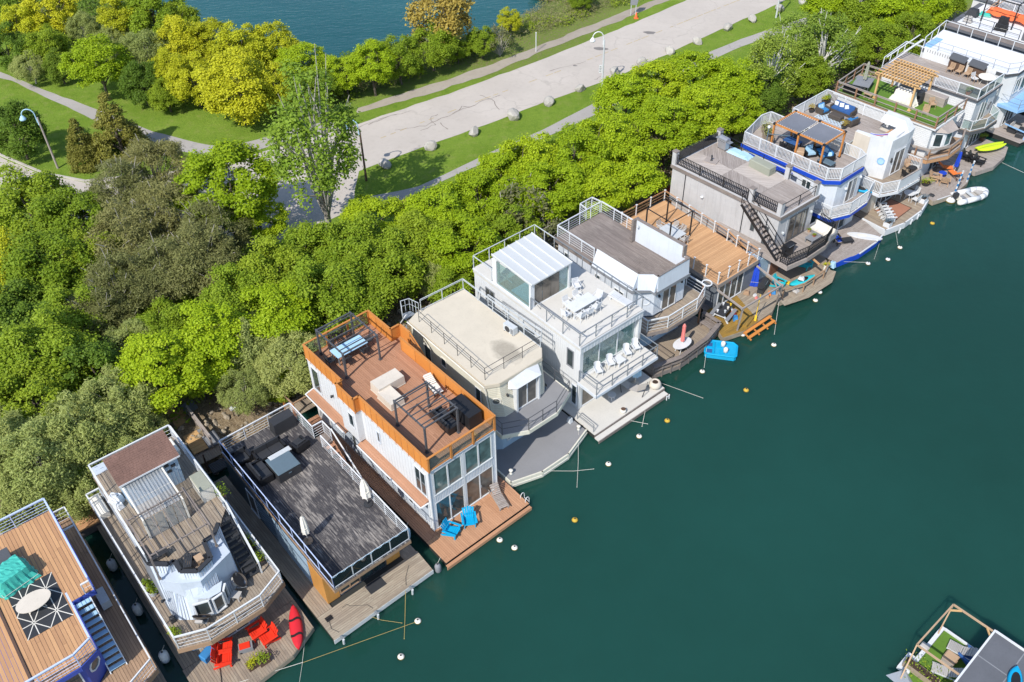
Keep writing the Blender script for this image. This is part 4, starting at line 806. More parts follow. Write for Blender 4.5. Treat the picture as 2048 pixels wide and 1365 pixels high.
@furn
def umbrella(label, loc, yaw, group, col='offwhite', h=2.35, r=0.17, tilt=(0.0, 0.0), base='stone'):
    t = TT('closed_parasol', label, 'parasol', loc, yaw, group); tx, ty = tilt
    t.part('base', MB().lathe([(0.28,0),(0.27,0.07),(0.06,0.1),(0.05,0.3)], n=16), base)
    t.part('pole', MB().tube((0,0,0.05),(tx*h,ty*h,h),0.025,6), 'offwhite')
    c = MB(); n = 14; prof = [(0.05,h),(0.10,h*0.93),(r*0.9,h*0.7),(r,h*0.5),(r*1.1,h*0.36),(r*0.8,h*0.34)]
    for j, (rr_, z) in enumerate(prof):
        for i in range(n): a = 2*math.pi*i/n; q = rr_*(1+0.28*(i%2)); c.v.append((tx*z+q*math.cos(a), ty*z+q*math.sin(a), z))
    for j in range(len(prof)-1):
        for i in range(n): i2 = (i+1)%n; c.f.append((j*n+i, (j+1)*n+i, (j+1)*n+i2, j*n+i2))
    t.part('canopy', c, col); t.part('tie', MB().lathe([(r*1.2,h*0.55),(r*1.2,h*0.575)], (tx*h*.55,ty*h*.55,0), 14), col); return t
@furn
def planter(label, loc, yaw, group, r=0.22, h=0.35, pot='white', plant='ash', seed=1, square=False, spread=1.0, tall=0.3):
    t = TT('plant_pot', label, 'plant pot', loc, yaw, group)
    if square: t.part('pot', MB().box(-r,r,-r*spread,r*spread,0,h), pot); t.part('soil', MB().box(-r+0.03,r-0.03,-r*spread+0.03,r*spread-0.03,h,h+0.012), 'soil')
    else: t.part('pot', MB().lathe([(r*0.7,0),(r,h),(r*0.9,h),(r*0.86,h-0.05)], n=16), pot); t.part('soil', MB().lathe([(r*0.86,h-0.06),(r*0.86,h-0.04)], n=14), 'soil')
    g = np.random.default_rng(seed); cen = np.column_stack([g.uniform(-r*0.8, r*0.8, 7), g.uniform(-r*0.8*spread, r*0.8*spread, 7), h+g.uniform(0.03, tall, 7)])
    me = leaf_mesh('plant', cen, np.full(7, 0.16*r/0.22), 0.8, int(170*min(1, r/0.25)), 0.12*min(1, r/0.25), 0.05*min(1, r/0.25), 0.1, LM[plant] if plant in LM else M[plant], seed, np.array([0, 0, -0.5])); obj('plant', me, t.o, kind='stuff'); return t
def hull_mb(L_, W_, h, sheer=0.1, n=12, flat=0.0):
    vs = []; fs = []; m_ = 8
    for i in range(n+1):
        u = i/n*2-1; w_ = W_/2*(max(0.0, 1-abs(u)**2.2))**0.75+0.004; z0 = sheer*u*u
        for j in range(m_):
            a = 2*math.pi*j/m_; zz = math.sin(a); vs.append((u*L_/2, math.cos(a)*w_, h/2+z0+zz*h/2*(0.35+0.65*w_/(W_/2))))
    for i in range(n):
        for j in range(m_): j2 = (j+1)%m_; fs.append((i*m_+j, i*m_+j2, (i+1)*m_+j2, (i+1)*m_+j))
    fs.append(tuple(range(m_))); fs.append(tuple(n*m_+j for j in range(m_))[::-1]); return MB().add(vs, fs)
@furn
def kayak(label, loc, yaw, group, L_=3.0, W_=0.72, col='kayak_red', bands=None, cockpit=True):
    t = TT('kayak', label, 'kayak', loc, yaw, group); t.part('hull', hull_mb(L_, W_, 0.32), col, smooth=True)
    if bands:
        for x in bands:
            w_ = W_/2*(1-abs(x/L_*2)**2.2)**0.75; pts = []
            for sx in (0.0, 0.16):
                for k in range(9): a = math.pi*k/8; pts.append((x+sx+0.05*math.cos(a*3), math.cos(a)*w_*1.01, 0.165+0.1*(x/L_*2)**2+math.sin(a)*0.163))
            t.part('stripe', MB().add(pts, [(k, k+1, 9+k+1, 9+k) for k in range(8)]), 'black')
    if cockpit: n = 16; t.part('cockpit_rim', MB().prism([(0.1+0.5*math.cos(2*math.pi*k/n), 0.22*math.sin(2*math.pi*k/n)) for k in range(n)], 0.28, 0.335), 'black')
    return t
@furn
def board(label, loc, yaw, group, L_=3.2, W_=0.76, col='white', fin=True, stripe=None):
    t = TT('paddle_board', label, 'paddle board', loc, yaw, group); n = 15; P1 = []
    for k in range(n+1): u = k/n*2-1; P1.append((u*L_/2, W_/2*max(0.0, 1-abs(u)**2.6)**0.7))
    poly = P1+[(x, -y) for x, y in P1[-2:0:-1]]
    t.part('deck', MB().prism(poly, 0.0, 0.11), col)
    if stripe: t.part('stripe', MB().box(-L_*0.42, L_*0.42, -0.03, 0.03, 0.111, 0.114), stripe)
    t.part('grip_pad', MB().box(-L_*0.2, L_*0.05, -W_*0.25, W_*0.25, 0.111, 0.116), stripe or 'grey_cloth') if not fin else t.part('fin', MB().ext([(-L_*0.42,-0.01,0.11),(-L_*0.36,-0.01,0.11),(-L_*0.42,-0.01,0.26)], (0,0.02,0)), 'charcoal')
    return t
@furn
def buoy(label, loc, yaw, group, col='offwhite', r=0.20, weed='buoy_green'):
    t = TT('mooring_buoy', label, 'buoy', loc, yaw, group)
    t.part('float', MB().lathe([(0.02,-r*0.5)]+[(r*math.cos(a), r*math.sin(a)*0.85) for a in [-0.5,-0.25,0,0.3,0.6,0.9,1.2,1.5]], n=16), col, smooth=True)
    t.part('waterline', MB().lathe([(r*1.02,-0.06),(r*1.05,-0.01),(r*1.0,0.05)], n=16), weed); t.part('eye', MB().lathe([(0.055,r*0.82),(0.06,r*0.88),(0.03,r*0.92)], n=8), 'charcoal'); return t
@furn
def fender(label, loc, yaw, group, h=0.85, r=0.2, col='white'):
    t = TT('fender', label, 'fender', loc, yaw, group)
    t.part('body', MB().lathe([(0.05,0),(r*0.7,0.05),(r,0.18),(r,h-0.2),(r*0.7,h-0.06),(0.06,h)], n=14), col, smooth=True); t.part('eye', MB().lathe([(0.06,h),(0.05,h+0.08)], n=8), 'charcoal'); t.part('line', MB().tube((0,0,h+0.05),(0,0.25,h+0.45),0.012,4), 'rope'); return t
@furn
def aircon(label, loc, yaw, group, L_=0.95, W_=0.4, h=0.62):
    t = TT('air_conditioner', label, 'air conditioner', loc, yaw, group); t.part('case', MB().box(-W_/2,W_/2,-L_/2,L_/2,0.06,h), 'galv'); n = 16
    t.part('fan_grille', MB().add([(W_/2+0.006, math.cos(2*math.pi*k/n)*0.24-0.1, h/2+math.sin(2*math.pi*k/n)*0.24) for k in range(n)], [tuple(range(n))]), 'charcoal')
    s = MB()
    for k in range(8): s.box(W_/2+0.004, W_/2+0.012, L_/2-0.28, L_/2-0.04, 0.12+k*0.055, 0.145+k*0.055)
    t.part('louvres', s, 'dark_grey', kind='stuff')
    for y in (-L_/2+0.1, L_/2-0.1): t.part('foot', MB().box(-W_/2,W_/2,y-0.03,y+0.03,0,0.06), 'charcoal')
    return t
@furn
def rug(label, loc, yaw, group, L_=2, W_=1.4, col='rug_brown', border=None, pattern=None, pcol='offwhite'):
    t = TT('outdoor_rug', label, 'rug', loc, yaw, group); t.part('field', MB().box(-L_/2,L_/2,-W_/2,W_/2,0.006,0.014), col)
    b = 0.09
    if border:
        for bx in ((-L_/2,L_/2,-W_/2,-W_/2+b),(-L_/2,L_/2,W_/2-b,W_/2),(-L_/2,-L_/2+b,-W_/2+b,W_/2-b),(L_/2-b,L_/2,-W_/2+b,W_/2-b)): t.part('border', MB().box(*bx, 0.0145, 0.018), border)
    if pattern:
        mb = MB(); nx, ny = pattern; w_ = 0.022 if pcol == 'offwhite' else 0.06
        def ln(a, c): 
            d = Vector((c[0]-a[0], c[1]-a[1])).normalized()*w_; n_ = (-d.y, d.x); mb.add([(a[0]-n_[0],a[1]-n_[1],0.0165),(c[0]-n_[0],c[1]-n_[1],0.0165),(c[0]+n_[0],c[1]+n_[1],0.0165),(a[0]+n_[0],a[1]+n_[1],0.0165)], [(0,1,2,3)])
        for i in range(nx):
            for j in range(ny):
                x0, x1 = -L_/2+L_*i/nx, -L_/2+L_*(i+1)/nx; y0, y1 = -W_/2+W_*j/ny, -W_/2+W_*(j+1)/ny
                ln((x0,y0),(x1,y1)); ln((x0,y1),(x1,y0))
                if pcol == 'offwhite': ln(((x0+x1)/2,y0),((x0+x1)/2,y1)); ln((x0,(y0+y1)/2),(x1,(y0+y1)/2))
        t.part('pattern', mb, pcol, kind='stuff')
    return t
@furn
def cooler(label, loc, yaw, group, col='mid_grey', lid='red'):
    t = TT('cool_box', label, 'cool box', loc, yaw, group); t.part('body', MB().box(-0.38,0.38,-0.22,0.22,0,0.36), col); t.part('lid', MB().box(-0.33,0.25,-0.19,0.19,0.362,0.41), lid); t.part('handle', MB().path([(0.38,-0.15,0.3),(0.5,-0.15,0.33),(0.5,0.15,0.33),(0.38,0.15,0.3)], 0.015, 5), 'charcoal')
    for y in (-0.23, 0.19): t.part('wheel', MB().tube((-0.3,y,0.07),(-0.3,y+0.04,0.07),0.07,10), 'black')
    return t
@furn
def satellite_chair(label, loc, yaw, group, col='charcoal', r=0.5):
    t = TT('round_wicker_chair', label, 'chair', loc, yaw, group); b = MB(); n = 20
    vs = []; tl = rad(50)
    for j, (q, d) in enumerate(((0.15,0.0),(0.6,0.05),(0.85,0.12),(1.0,0.24))):
        for i in range(n): a = 2*math.pi*i/n; x, y, z = q*r*math.cos(a), q*r*math.sin(a), d; vs.append((x*math.cos(tl)+z*math.sin(tl)*0.6-0.05, y, 0.62-x*math.sin(tl)*0.9+z*0.6))
    fs = [(j*n+i, j*n+(i+1)%n, (j+1)*n+(i+1)%n, (j+1)*n+i) for j in range(3) for i in range(n)]; t.part('basket', b.add(vs, fs+[tuple(range(n))]), 'wicker')
    t.part('cushion', MB().cbox(0.05,0,0.36,0.55,0.55,0.1,0,12), 'mid_grey'); t.part('pillow', MB().cbox(-0.2,0.05,0.5,0.14,0.4,0.34,0,-20), 'grey_cloth')
    for k in range(4): a = k*math.pi/2+0.7; t.part('leg', MB().tube((math.cos(a)*0.32,math.sin(a)*0.32,0),(math.cos(a)*0.2,math.sin(a)*0.2,0.38),0.02,5), col)
    return t
@furn
def covered_sofa(label, loc, yaw, group, L_=1.3, W_=0.8, h=0.62, col='stone'):
    t = TT('furniture_cover', label, 'covered furniture', loc, yaw, group); a, b = L_/2, W_/2
    t.part('cover', MB().add([(-a-.03,-b-.03,0.01),(a+.03,-b-.03,0.01),(a+.03,b+.03,0.01),(-a-.03,b+.03,0.01),(-a,-b,h),(a,-b,h-0.04),(a,b,h-0.02),(-a,b,h+0.02),(0,0,h-0.05)], [(0,3,2,1),(0,1,5,4),(1,2,6,5),(2,3,7,6),(3,0,4,7),(4,5,8),(5,6,8),(6,7,8),(7,4,8)]), col)
    t.part('hem', MB().path([(-a-.04,-b-.04,0.05),(a+.04,-b-.04,0.05),(a+.04,b+.04,0.05),(-a-.04,b+.04,0.05),(-a-.04,-b-.04,0.05)], 0.02, 5), col); return t
@furn
def bench(label, loc, yaw, group, L_=1.5, col='teak'):
    t = TT('wooden_bench', label, 'bench', loc, yaw, group)
    for k in range(4): t.part('slat', MB().box(-0.22+k*0.11,-0.13+k*0.11,-L_/2,L_/2,0.42,0.45), col)
    for y in (-L_/2+0.15, L_/2-0.15): t.part('leg', MB().box(-0.2,0.2,y-0.03,y+0.03,0,0.42), col)
    return t
@furn
def loose_item(label, loc, yaw, group, col='mid_grey', name='bag', cat='bag', L_=0.4, W_=0.3, h=0.3, seed=1):
    t = TT(name, label, cat, loc, yaw, group); t.part('body', drape_mb(L_, W_, h, seed, 6, 0.15, 0.0), col); t.part('strap', MB().path([(-L_*.3,0,h*0.9),(0,0,h*1.2),(L_*.3,0,h*0.9)], 0.012, 4), 'charcoal'); return t
def pergola(t_, name, label, cat, host, xs, ys, z0, z1, pmat, bmat, group=None, ps=0.11, bs=0.09, slats=0, along='y', over=0.25, smat=None, sw=0.05, sh=0.1, ends=None):
    p = host.W(0, 0, z0); t = T(name, label, cat, p.x, p.y, z0, host.yaw, group); H = z1-z0
    for x in xs:
        for y in ys:
            t.part('post', MB().box(x-ps/2,x+ps/2,y-ps/2,y+ps/2,0,H-bs), pmat); t.part('foot_plate', MB().box(x-ps*0.9,x+ps*0.9,y-ps*0.9,y+ps*0.9,0,0.06), ends or pmat)
            if ends: t.part('corner_bracket', MB().box(x-ps*0.8,x+ps*0.8,y-ps*0.8,y+ps*0.8,H-bs*1.1,H+0.012), ends)
    for y in (ys[0], ys[-1]): t.part('beam', MB().box(xs[0]-over,xs[-1]+over,y-bs/2,y+bs/2,H-bs,H), bmat)
    for x in (xs[0], xs[-1]): t.part('cross_beam', MB().box(x-bs/2,x+bs/2,ys[0]+bs/2+.002,ys[-1]-bs/2-.002,H-bs,H-0.003), bmat)
    for k in range(slats):
        if along == 'y': x = xs[0]+(xs[-1]-xs[0])*(k+0.5)/slats; t.part('slat', MB().box(x-sw/2,x+sw/2,ys[0]-over,ys[-1]+over,H+0.002,H+sh), smat or bmat)
        else: y = ys[0]+(ys[-1]-ys[0])*(k+0.5)/slats; t.part('slat', MB().box(xs[0]-over,xs[-1]+over,y-sw/2,y+sw/2,H+0.002,H+sh), smat or bmat)
    return t
def thing(name, label, cat, host, x, y, z, rz=0, group=None):
    p = host.W(x, y, z) if host else Vector((x, y, z)); return T(name, label, cat, p.x, p.y, p.z, (host.yaw if host else 0)+rz, group)
def floatbase(t, poly, z=0.42, mat='hull', inset=0.12):
    cx = sum(p[0] for p in poly)/len(poly); cy = sum(p[1] for p in poly)/len(poly)
    q = [(cx+(x-cx)*(1-inset/max(0.5,math.hypot(x-cx,y-cy))), cy+(y-cy)*(1-inset/max(0.5,math.hypot(x-cx,y-cy)))) for x, y in poly]; return t.part('float', MB().prism(q, -0.3, z), mat)
def fascia(t, pts, z0, z1, mat, th=0.05, name='fascia', closed=False):
    mb = MB(); P2 = pts+([pts[0]] if closed else [])
    for a, b in zip(P2[:-1], P2[1:]):
        d = Vector((b[0]-a[0], b[1]-a[1])).normalized(); mb.beam((a[0]-d.x*th/2, a[1]-d.y*th/2, (z0+z1)/2), (b[0]+d.x*th/2, b[1]+d.y*th/2, (z0+z1)/2), th, z1-z0)
    return t.part(name, mb, mat)
def lantern(t, x, y, z, mat='charcoal', out=(1, 0)): return t.part('wall_lamp', MB().box(x,x+out[0]*0.04+0.02,y-0.05,y+0.07,z,z+0.16).lathe([(0.03,0.02),(0.075,0.05),(0.07,0.2),(0.02,0.26)], (x+out[0]*0.12, y+out[1]*0.12, z-0.05), 8), mat)
# ================================================================== HOUSEBOATS (x towards the open water, y towards the right-hand neighbour)
# ---- first houseboat: blue, cedar roof deck
A = boat('houseboat', 'blue houseboat with a cedar plank roof deck at the lower left corner', -20.2, 24.1, -52)
dk = [(-12.8,-6.6),(-12.8,2.1),(2.6,2.1),(3.2,0.4),(3.2,-6.6)]
floatbase(A, dk); planks(A, dk, 0.5, 0.16, mat='grey_wood', joined=True, name='dock_board')
A.part('wall', MB().prism([(-11.0,-6.2),(-11.0,0.05),(-1.7,0.05),(-0.95,-0.9),(-0.95,-6.2)], 0.505, 5.35), 'blue')
siding(A, (-1.7,0.05), (-0.95,-0.9), 3.1, 5.3, 0.16, 'blue', True); siding(A, (-11,0.049), (-1.7,0.049), 3.1, 5.3, 0.16, 'blue', True)
# octagonal window on the chamfer
wv = Vector((0.75,-0.95)).normalized(); nv = Vector((wv.y*-1, wv.x)); nv = -nv if nv.x < 0 else nv
def octo(t, c, z, r, n2, fm='white', gm='glass', sx=1.0, parent=None):
    u = Vector((-n2.y, n2.x)); f = []; 
    ring = lambda rr_, o_: [(c[0]+u.x*math.cos(a)*rr_*sx+n2.x*o_, c[1]+u.y*math.cos(a)*rr_*sx+n2.y*o_, z+math.sin(a)*rr_) for a in [math.pi/8+k*math.pi/4 for k in range(8)]]
    a, b, c2, d = ring(r,0.003), ring(r,0.05), ring(r*0.78,0.05), ring(r*0.78,0.003); w_ = t.part('round_window', MB().add(a+b+c2+d, [q for k in range(8) for j in [(k+1)%8] for q in ((k,j,8+j,8+k),(8+k,8+j,16+j,16+k),(16+k,16+j,24+j,24+k))]), fm, parent)
    obj('pane', MB().add(ring(r*0.8,0.012), [tuple(range(8))]).mesh('pane', gm), w_); return w_
octo(A, (-1.33,-0.42), 4.35, 0.42, nv)
window(A, (-0.95,-2.9), (-0.95,-1.15), 3.2, 5.1, 2, name='sliding_door')
rf = [(-11.2,-6.4),(-11.2,1.2),(-4.45,1.2),(-4.45,0.02),(-0.95,0.02),(-0.55,-0.95),(-0.55,-6.4)]
A.part('roof', MB().prism(rf, 5.352, 5.655), 'blue'); fascia(A, rf[1:6], 5.33, 5.70, 'blue')
planks(A, [(-11.15,-3.0),(-11.15,1.15),(-4.5,1.15),(-4.5,0.0),(-0.98,0.0),(-0.6,-0.95),(-0.6,-3.0)], 5.70, 0.195, 0.016, 'cedar', maxlen=4.5); planks(A, [(-11.15,-6.35),(-11.15,-3.14),(-0.6,-3.14),(-0.6,-6.35)], 5.66, 0.195, 0.016, 'cedar', maxlen=4.5)
A.part('curb', MB().box(-11.1,-0.6,-3.13,-3.01,5.66,5.76), 'brown')
railing(A, [(-11.12,-6.3),(-11.12,1.14),(-4.5,1.14)], 5.70, 1.08, 1.75, 'rail_blue', 5, 0.09); railing(A, [(-4.25,-0.03),(-1.0,-0.03),(-0.62,-0.95),(-0.62,-6.3)], 5.70, 1.08, 1.75, 'rail_blue', 5, 0.09)
railing(A, [(-4.5,1.14),(-4.5,0.72)], 5.70, 0.8, 1, 'white_metal', 1, 0.09)
stairs(A, (-1.25,0.42), (-4.25,0.42), 0.85, 3.02, 5.68, 11, 'pale_blue', 'white')
md = [(-12.6,0.06),(-12.6,1.95),(0.05,1.95),(0.65,0.6),(0.65,-6.4),(-0.9,-6.4),(-0.9,-0.85),(-1.65,0.06)]
A.part('balcony_slab', MB().prism(md, 2.7, 2.955), 'brown'); planks(A, md, 3.0, 0.155, 0.014, 'teal_wood', joined=True, name='balcony_board'); fascia(A, md[1:5], 2.68, 3.0, 'teal_wood')
railing(A, [(-12.5,0.2),(-12.5,1.88),(0.0,1.88),(0.6,0.6),(0.6,-6.3)], 3.0, 1.08, 1.6, 'white_metal', 4, 0.07)
A.part('gate_rail', MB().beam((-10.9,0.1,4.0),(-10.9,1.85,4.0),0.09), 'white_metal')
p_ = put('aircon', A, -5.6, 1.35, 3.0, 90, 'white air conditioner on the lower walkway beside the blue stair', L_=1.1, W_=0.5)
put('rug', A, -5.3, -1.35, 5.70, 0, 'charcoal rug with a white starburst line pattern on the cedar deck', L_=3.3, W_=2.3, col='charcoal', pattern=(2,2))
put('round_table', A, -5.35, -1.5, 5.715, 90, 'oval beige low table standing on the starburst rug', r=0.6, h=0.5, col='stone', oval=1.45)
put('tarp_cover', A, -7.75, -1.85, 5.70, 10, 'furniture under a crumpled teal tarpaulin on the cedar deck', L_=1.7, W_=1.9, h=0.95, col='teal', seed=3)
put('covered_sofa', A, -8.95, -2.35, 5.70, 0, 'seat under a flat grey cover behind the teal tarpaulin', L_=0.9, W_=1.7, h=0.75, col='dark_grey')
for x, y, l in ((-9.9,2.65,'white fender between the first two floats, nearest the shore'),(-6.0,2.63,'white fender between the first two floats, the middle one'),(-2.2,2.6,'white fender between the first two floats, nearest the open water')): put('fender', A, x, y, 0.0, 0, l, 'fenders between the first two floats', r=0.26, h=0.95)

# ---- second houseboat: pale blue curved front, shed with shingled roof, pergola
B = boat('houseboat', 'pale blue houseboat with a curved front and a brown shingled rooftop shed', -17.83, 26.31, -51.5)
dk = [(-14.6,-0.15),(-14.6,6.75),(-1.4,6.75),(1.75,6.65),(2.55,4.9),(2.75,2.4),(2.6,-0.2)]
floatbase(B, dk); planks(B, [(-14.6,-0.15),(-14.6,6.7),(-0.5,6.7),(-0.5,-0.15)], 0.5, 0.15, mat='grey_wood', joined=True, name='walkway_board')
planks(B, [(-0.48,-0.2),(-0.48,6.7),(1.75,6.65),(2.55,4.9),(2.75,2.4),(2.6,-0.2)], 0.5, 0.15, mat='grey_wood', name='plank'); fascia(B, [(1.75,6.65),(2.55,4.9),(2.75,2.4),(2.6,-0.2)], 0.1, 0.46, 'grey_wood_y')
B.part('lower_wall', MB().prism([(-13,0.75),(-13,5.6),(-1.2,5.6),(-0.7,4.2),(-0.7,2.2),(-1.2,0.75)], 0.505, 2.78), 'pale_blue_wall'); window(B, (-0.7,2.4), (-0.7,4.0), 0.6, 2.5, 2, name='sliding_door')
md = [(-14.4,0.05),(-14.4,6.3),(-0.08,6.33),(0.63,4.74),(0.66,1.58),(0,0)]
B.part('balcony_slab', MB().prism(md, 2.78, 3.055), 'brown'); planks(B, md, 3.1, 0.15, 0.013, 'grey_wood', name='plank', maxlen=5); fascia(B, md[1:], 2.74, 3.09, 'teal_wood')
railing(B, [(-12.2,0.08),(-0.03,0.08),(0.6,1.6),(0.58,4.72),(-0.1,6.26),(-14.2,6.26)], 3.1, 1.08, 1.7, 'white_metal', 4, 0.075); railing(B, [(-12.2,0.08),(-12.2,0.85)], 3.1, 1.08, 1.7, 'white_metal', 4, 0.075)
fr_ = [(-5.3,0.74),(-1.85,0.61),(-1.02,1.42),(-0.73,2.33),(-0.5,3.0),(-1.14,3.53),(-1.73,4.56)]
tp_ = [(-5.05,0.78),(-3.60,0.82),(-2.90,1.60),(-2.95,1.93),(-2.09,1.91),(-1.52,2.60),(-1.84,3.52),(-3.06,3.68),(-3.11,4.29),(-3.69,4.86)]
# walls: curved front leans in towards the roof
bot = [(-5.3,0.72),(-1.9,0.66),(-1.55,0.85),(-1.12,1.40),(-0.98,1.62),(-0.62,2.55),(-0.72,3.2),(-1.14,3.55),(-1.45,4.1),(-1.75,4.6)]
ring = list(zip(bot, tp_))
for k in range(len(ring)-1):
    (b0, t0), (b1, t1) = ring[k], ring[k+1]
    B.part('wall', MB().add([(*b0,3.105),(*b1,3.105),(*t1,6.0),(*t0,6.0),(b0[0]-0.1,b0[1]+0.05,3.105),(b1[0]-0.1,b1[1]+0.05,3.105),(t1[0]-0.1,t1[1],6.0),(t0[0]-0.1,t0[1],6.0)], [(0,1,2,3),(7,6,5,4),(0,3,7,4),(1,5,6,2),(3,2,6,7),(0,4,5,1)]), 'blue_grey_wall')
    d = math.hypot(b1[0]-b0[0], b1[1]-b0[1]); n = int(max(d, math.hypot(t1[0]-t0[0], t1[1]-t0[1]))/0.15); mb = MB(); o_ = Vector((b1[1]-b0[1], -(b1[0]-b0[0]), 0)).normalized()*0.022
    for i in range(1, n): f = i/n; mb.beam(Vector((b0[0]+(b1[0]-b0[0])*f, b0[1]+(b1[1]-b0[1])*f, 3.11))+o_, Vector((t0[0]+(t1[0]-t0[0])*f, t0[1]+(t1[1]-t0[1])*f, 5.99))+o_, 0.016)
    if n > 1: B.part('siding_groove', mb, 'mid_grey', kind='stuff')
B.part('house_wall', MB().prism([(-12.6,0.9),(-12.6,4.6),(-1.9,4.55),(-1.5,3.4),(-1.2,2.5),(-1.8,1.6),(-2.6,0.9)], 3.106, 5.55), 'blue_grey_wall')
rf = [(-11.7,0.78),(-11.7,5.8),(-4.7,5.75),(-4.1,5.2),(-3.62,4.85),(-3.12,4.28),(-3.08,3.66),(-1.85,3.5),(-1.6,2.6),(-2.1,1.95),(-2.9,1.95),(-3.6,0.84)]
B.part('roof', MB().prism(rf, 5.552, 5.655), 'brown'); planks(B, rf, 5.70, 0.15, 0.013, 'grey_wood', maxlen=3.5)
pr = MB()
for a, b in zip(tp_[:-1], tp_[1:]): pr.beam((*a, 6.03), (*b, 6.03), 0.24, 0.09)
B.part('parapet_cap', pr, 'charcoal')
ip = MB()
for a, b in zip(tp_[:-1], tp_[1:]): ip.beam((a[0]-0.1,a[1],5.85), (b[0]-0.1,b[1],5.85), 0.02, 0.3)
B.part('parapet_lining', ip, 'charcoal')
window(B, (-0.97,1.66), (-0.68,2.45), 3.3, 4.55, 1, out=0.12); window(B, (-0.60,2.56), (-0.66,3.18), 3.3, 4.55, 1, out=0.12); window(B, (-0.70,3.22), (-1.08,3.52), 3.3, 4.55, 1, out=0.12)
B.part('window_hood', MB().prism([(-1.2,1.8),(-0.66,2.5),(-0.64,3.15),(-1.2,3.5)], 4.6, 4.64), 'blue_grey_wall')
lantern(B, -2.2, 0.62, 4.4, out=(0, -1)); lantern(B, -1.4, 4.35, 4.3)
stairs(B, (-1.5,5.2), (-4.1,5.2), 0.8, 3.1, 5.7, 11, 'charcoal'); railing(B, [(-4.8,5.66),(-4.1,5.66)], 5.7, 1.1, 1, 'white_metal', 2, 0.08)
B.part('stair_rail', MB().beam((-4.1,5.68,6.8), (-1.4,5.68,4.15), 0.08).beam((-4.1,5.68,6.3), (-1.4,5.68,3.65), 0.04).box(-1.45,-1.37,5.64,5.72,3.1,4.15), 'white_metal')
railing(B, [(-4.8,5.7),(-11.62,5.7),(-11.62,0.84),(-3.7,0.80)], 5.7, 1.08, 1.6, 'white_metal', 4, 0.08)
# rooftop shed
B.part('shed_wall', MB().box(-9.55,-8.0,1.65,4.82,5.705,7.95), 'pale_blue_wall')
siding(B, (-8.0,1.65), (-8.0,4.82), 5.75, 7.9, 0.2, 'blue_grey_wall'); siding(B, (-8.0,4.82), (-9.55,4.82), 5.75, 7.9, 0.2, 'blue_grey_wall')
B.part('shed_roof', MB().add([(-9.8,1.44,8.40),(-9.8,4.98,8.40),(-7.8,4.98,7.93),(-7.8,1.44,7.93),(-9.8,1.44,8.33),(-9.8,4.98,8.33),(-7.8,4.98,7.86),(-7.8,1.44,7.86)], [(0,3,2,1),(4,5,6,7),(0,1,5,4),(1,2,6,5),(2,3,7,6),(3,0,4,7)]), 'shingle')
sh = MB(); rs = random.Random(5)
for i in range(14):
    x0 = -9.8+2.0*i/14; x1 = -9.8+2.0*(i+1)/14; z0 = 8.403-0.47*i/14; z1 = 8.403-0.47*(i+1)/14; y = 1.44-rs.uniform(0,0.2)
    while y < 4.98:
        w_ = rs.uniform(0.14,0.30); ya, yb = max(1.44,y), min(4.98,y+w_-0.008); y += w_
        if yb-ya < 0.02: continue
        t_ = rs.uniform(0.006, 0.016); sh.add([(x0,ya,z0),(x0,yb,z0),(x1+0.01,yb,z1+t_),(x1+0.01,ya,z1+t_),(x1+0.01,yb,z1-0.004),(x1+0.01,ya,z1-0.004)], [(0,3,2,1),(3,5,4,2)])
B.part('shingles', sh, 'shingle', kind='stuff'); B.part('shed_fascia', MB().beam((-7.79,1.44,7.9),(-7.79,4.98,7.9),0.03,0.1), 'white')
for y, z in ((4.15,7.5),(4.5,7.3),(4.2,7.0)): B.part('picture_frame', MB().box(-7.98,-7.95,y-0.13,y+0.13,z-0.1,z+0.1).box(-7.949,-7.945,y-0.09,y+0.09,z-0.065,z+0.065), 'charcoal')
# corrugated lean-to
cr = MB(); nr = 46
for k in range(nr+1):
    y = 1.66+2.14*k/nr; dz = 0.03*math.sin(k*math.pi/2*1.0)
    cr.v += [(-8.05,y,7.75+dz),(-5.35,y-0.05,7.35+dz)]
    if k: i = 2*k; cr.f.append((i-2,i-1,i+1,i))
B.part('corrugated_roof', cr, 'poly'); rbm = MB()
for k in range(0, 10): y = 1.70+2.06*k/9; rbm.beam((-8.05,y,7.785),(-5.35-0.5*(k*7%5)/4,y-0.05,7.385),0.009)
B.part('roof_rib', rbm, 'galv', kind='stuff')
B.part('lean_to_frame', MB().beam((-8.0,1.6,7.7),(-5.3,1.6,7.3),0.09).beam((-8.0,3.86,7.7),(-5.3,3.86,7.3),0.09).box(-5.4,-5.3,1.55,1.65,5.7,7.3).box(-5.4,-5.3,3.8,3.9,5.7,7.3).beam((-6.7,1.6,7.5),(-6.7,3.86,7.5),0.05), 'offwhite')
for k in range(4): B.part('lean_to_pane', MB().box(-5.36,-5.34,1.68+k*0.53,2.16+k*0.53,5.75,7.28), 'poly')
pergola(None, 'pergola', 'weathered pole pergola over the grey plank roof deck', 'pergola', B, (-5.5,-2.6), (0.9,4.15), 5.7, 7.75, 'old_wood', 'old_wood', ps=0.09, bs=0.07, slats=0, over=0.2)
g_ = thing('pergola_poles', 'thin slanting roof poles resting on the weathered pergola', 'pole', B, 0, 0, 0)
for k in range(5): g_.part('pole', MB().tube((-5.7,1.3+k*0.7,7.80),(-2.3,1.25+k*0.68,7.79),0.025,5), 'old_wood')
put('box_cover', B, -6.45, 5.3, 5.7, 90, 'storage cupboard with a sloping sage green lid beside the shed', L_=0.72, W_=1.45, h=1.05, col='offwhite', lid='sage')
put('bench', B, -3.8, 1.35, 5.7, 0, 'dark bench in the left bay of the rooftop parapet', L_=1.2, col='charcoal'); put('bench', B, -2.4, 2.5, 5.7, 60, 'dark bench in the middle bay of the rooftop parapet', L_=0.9, col='charcoal')
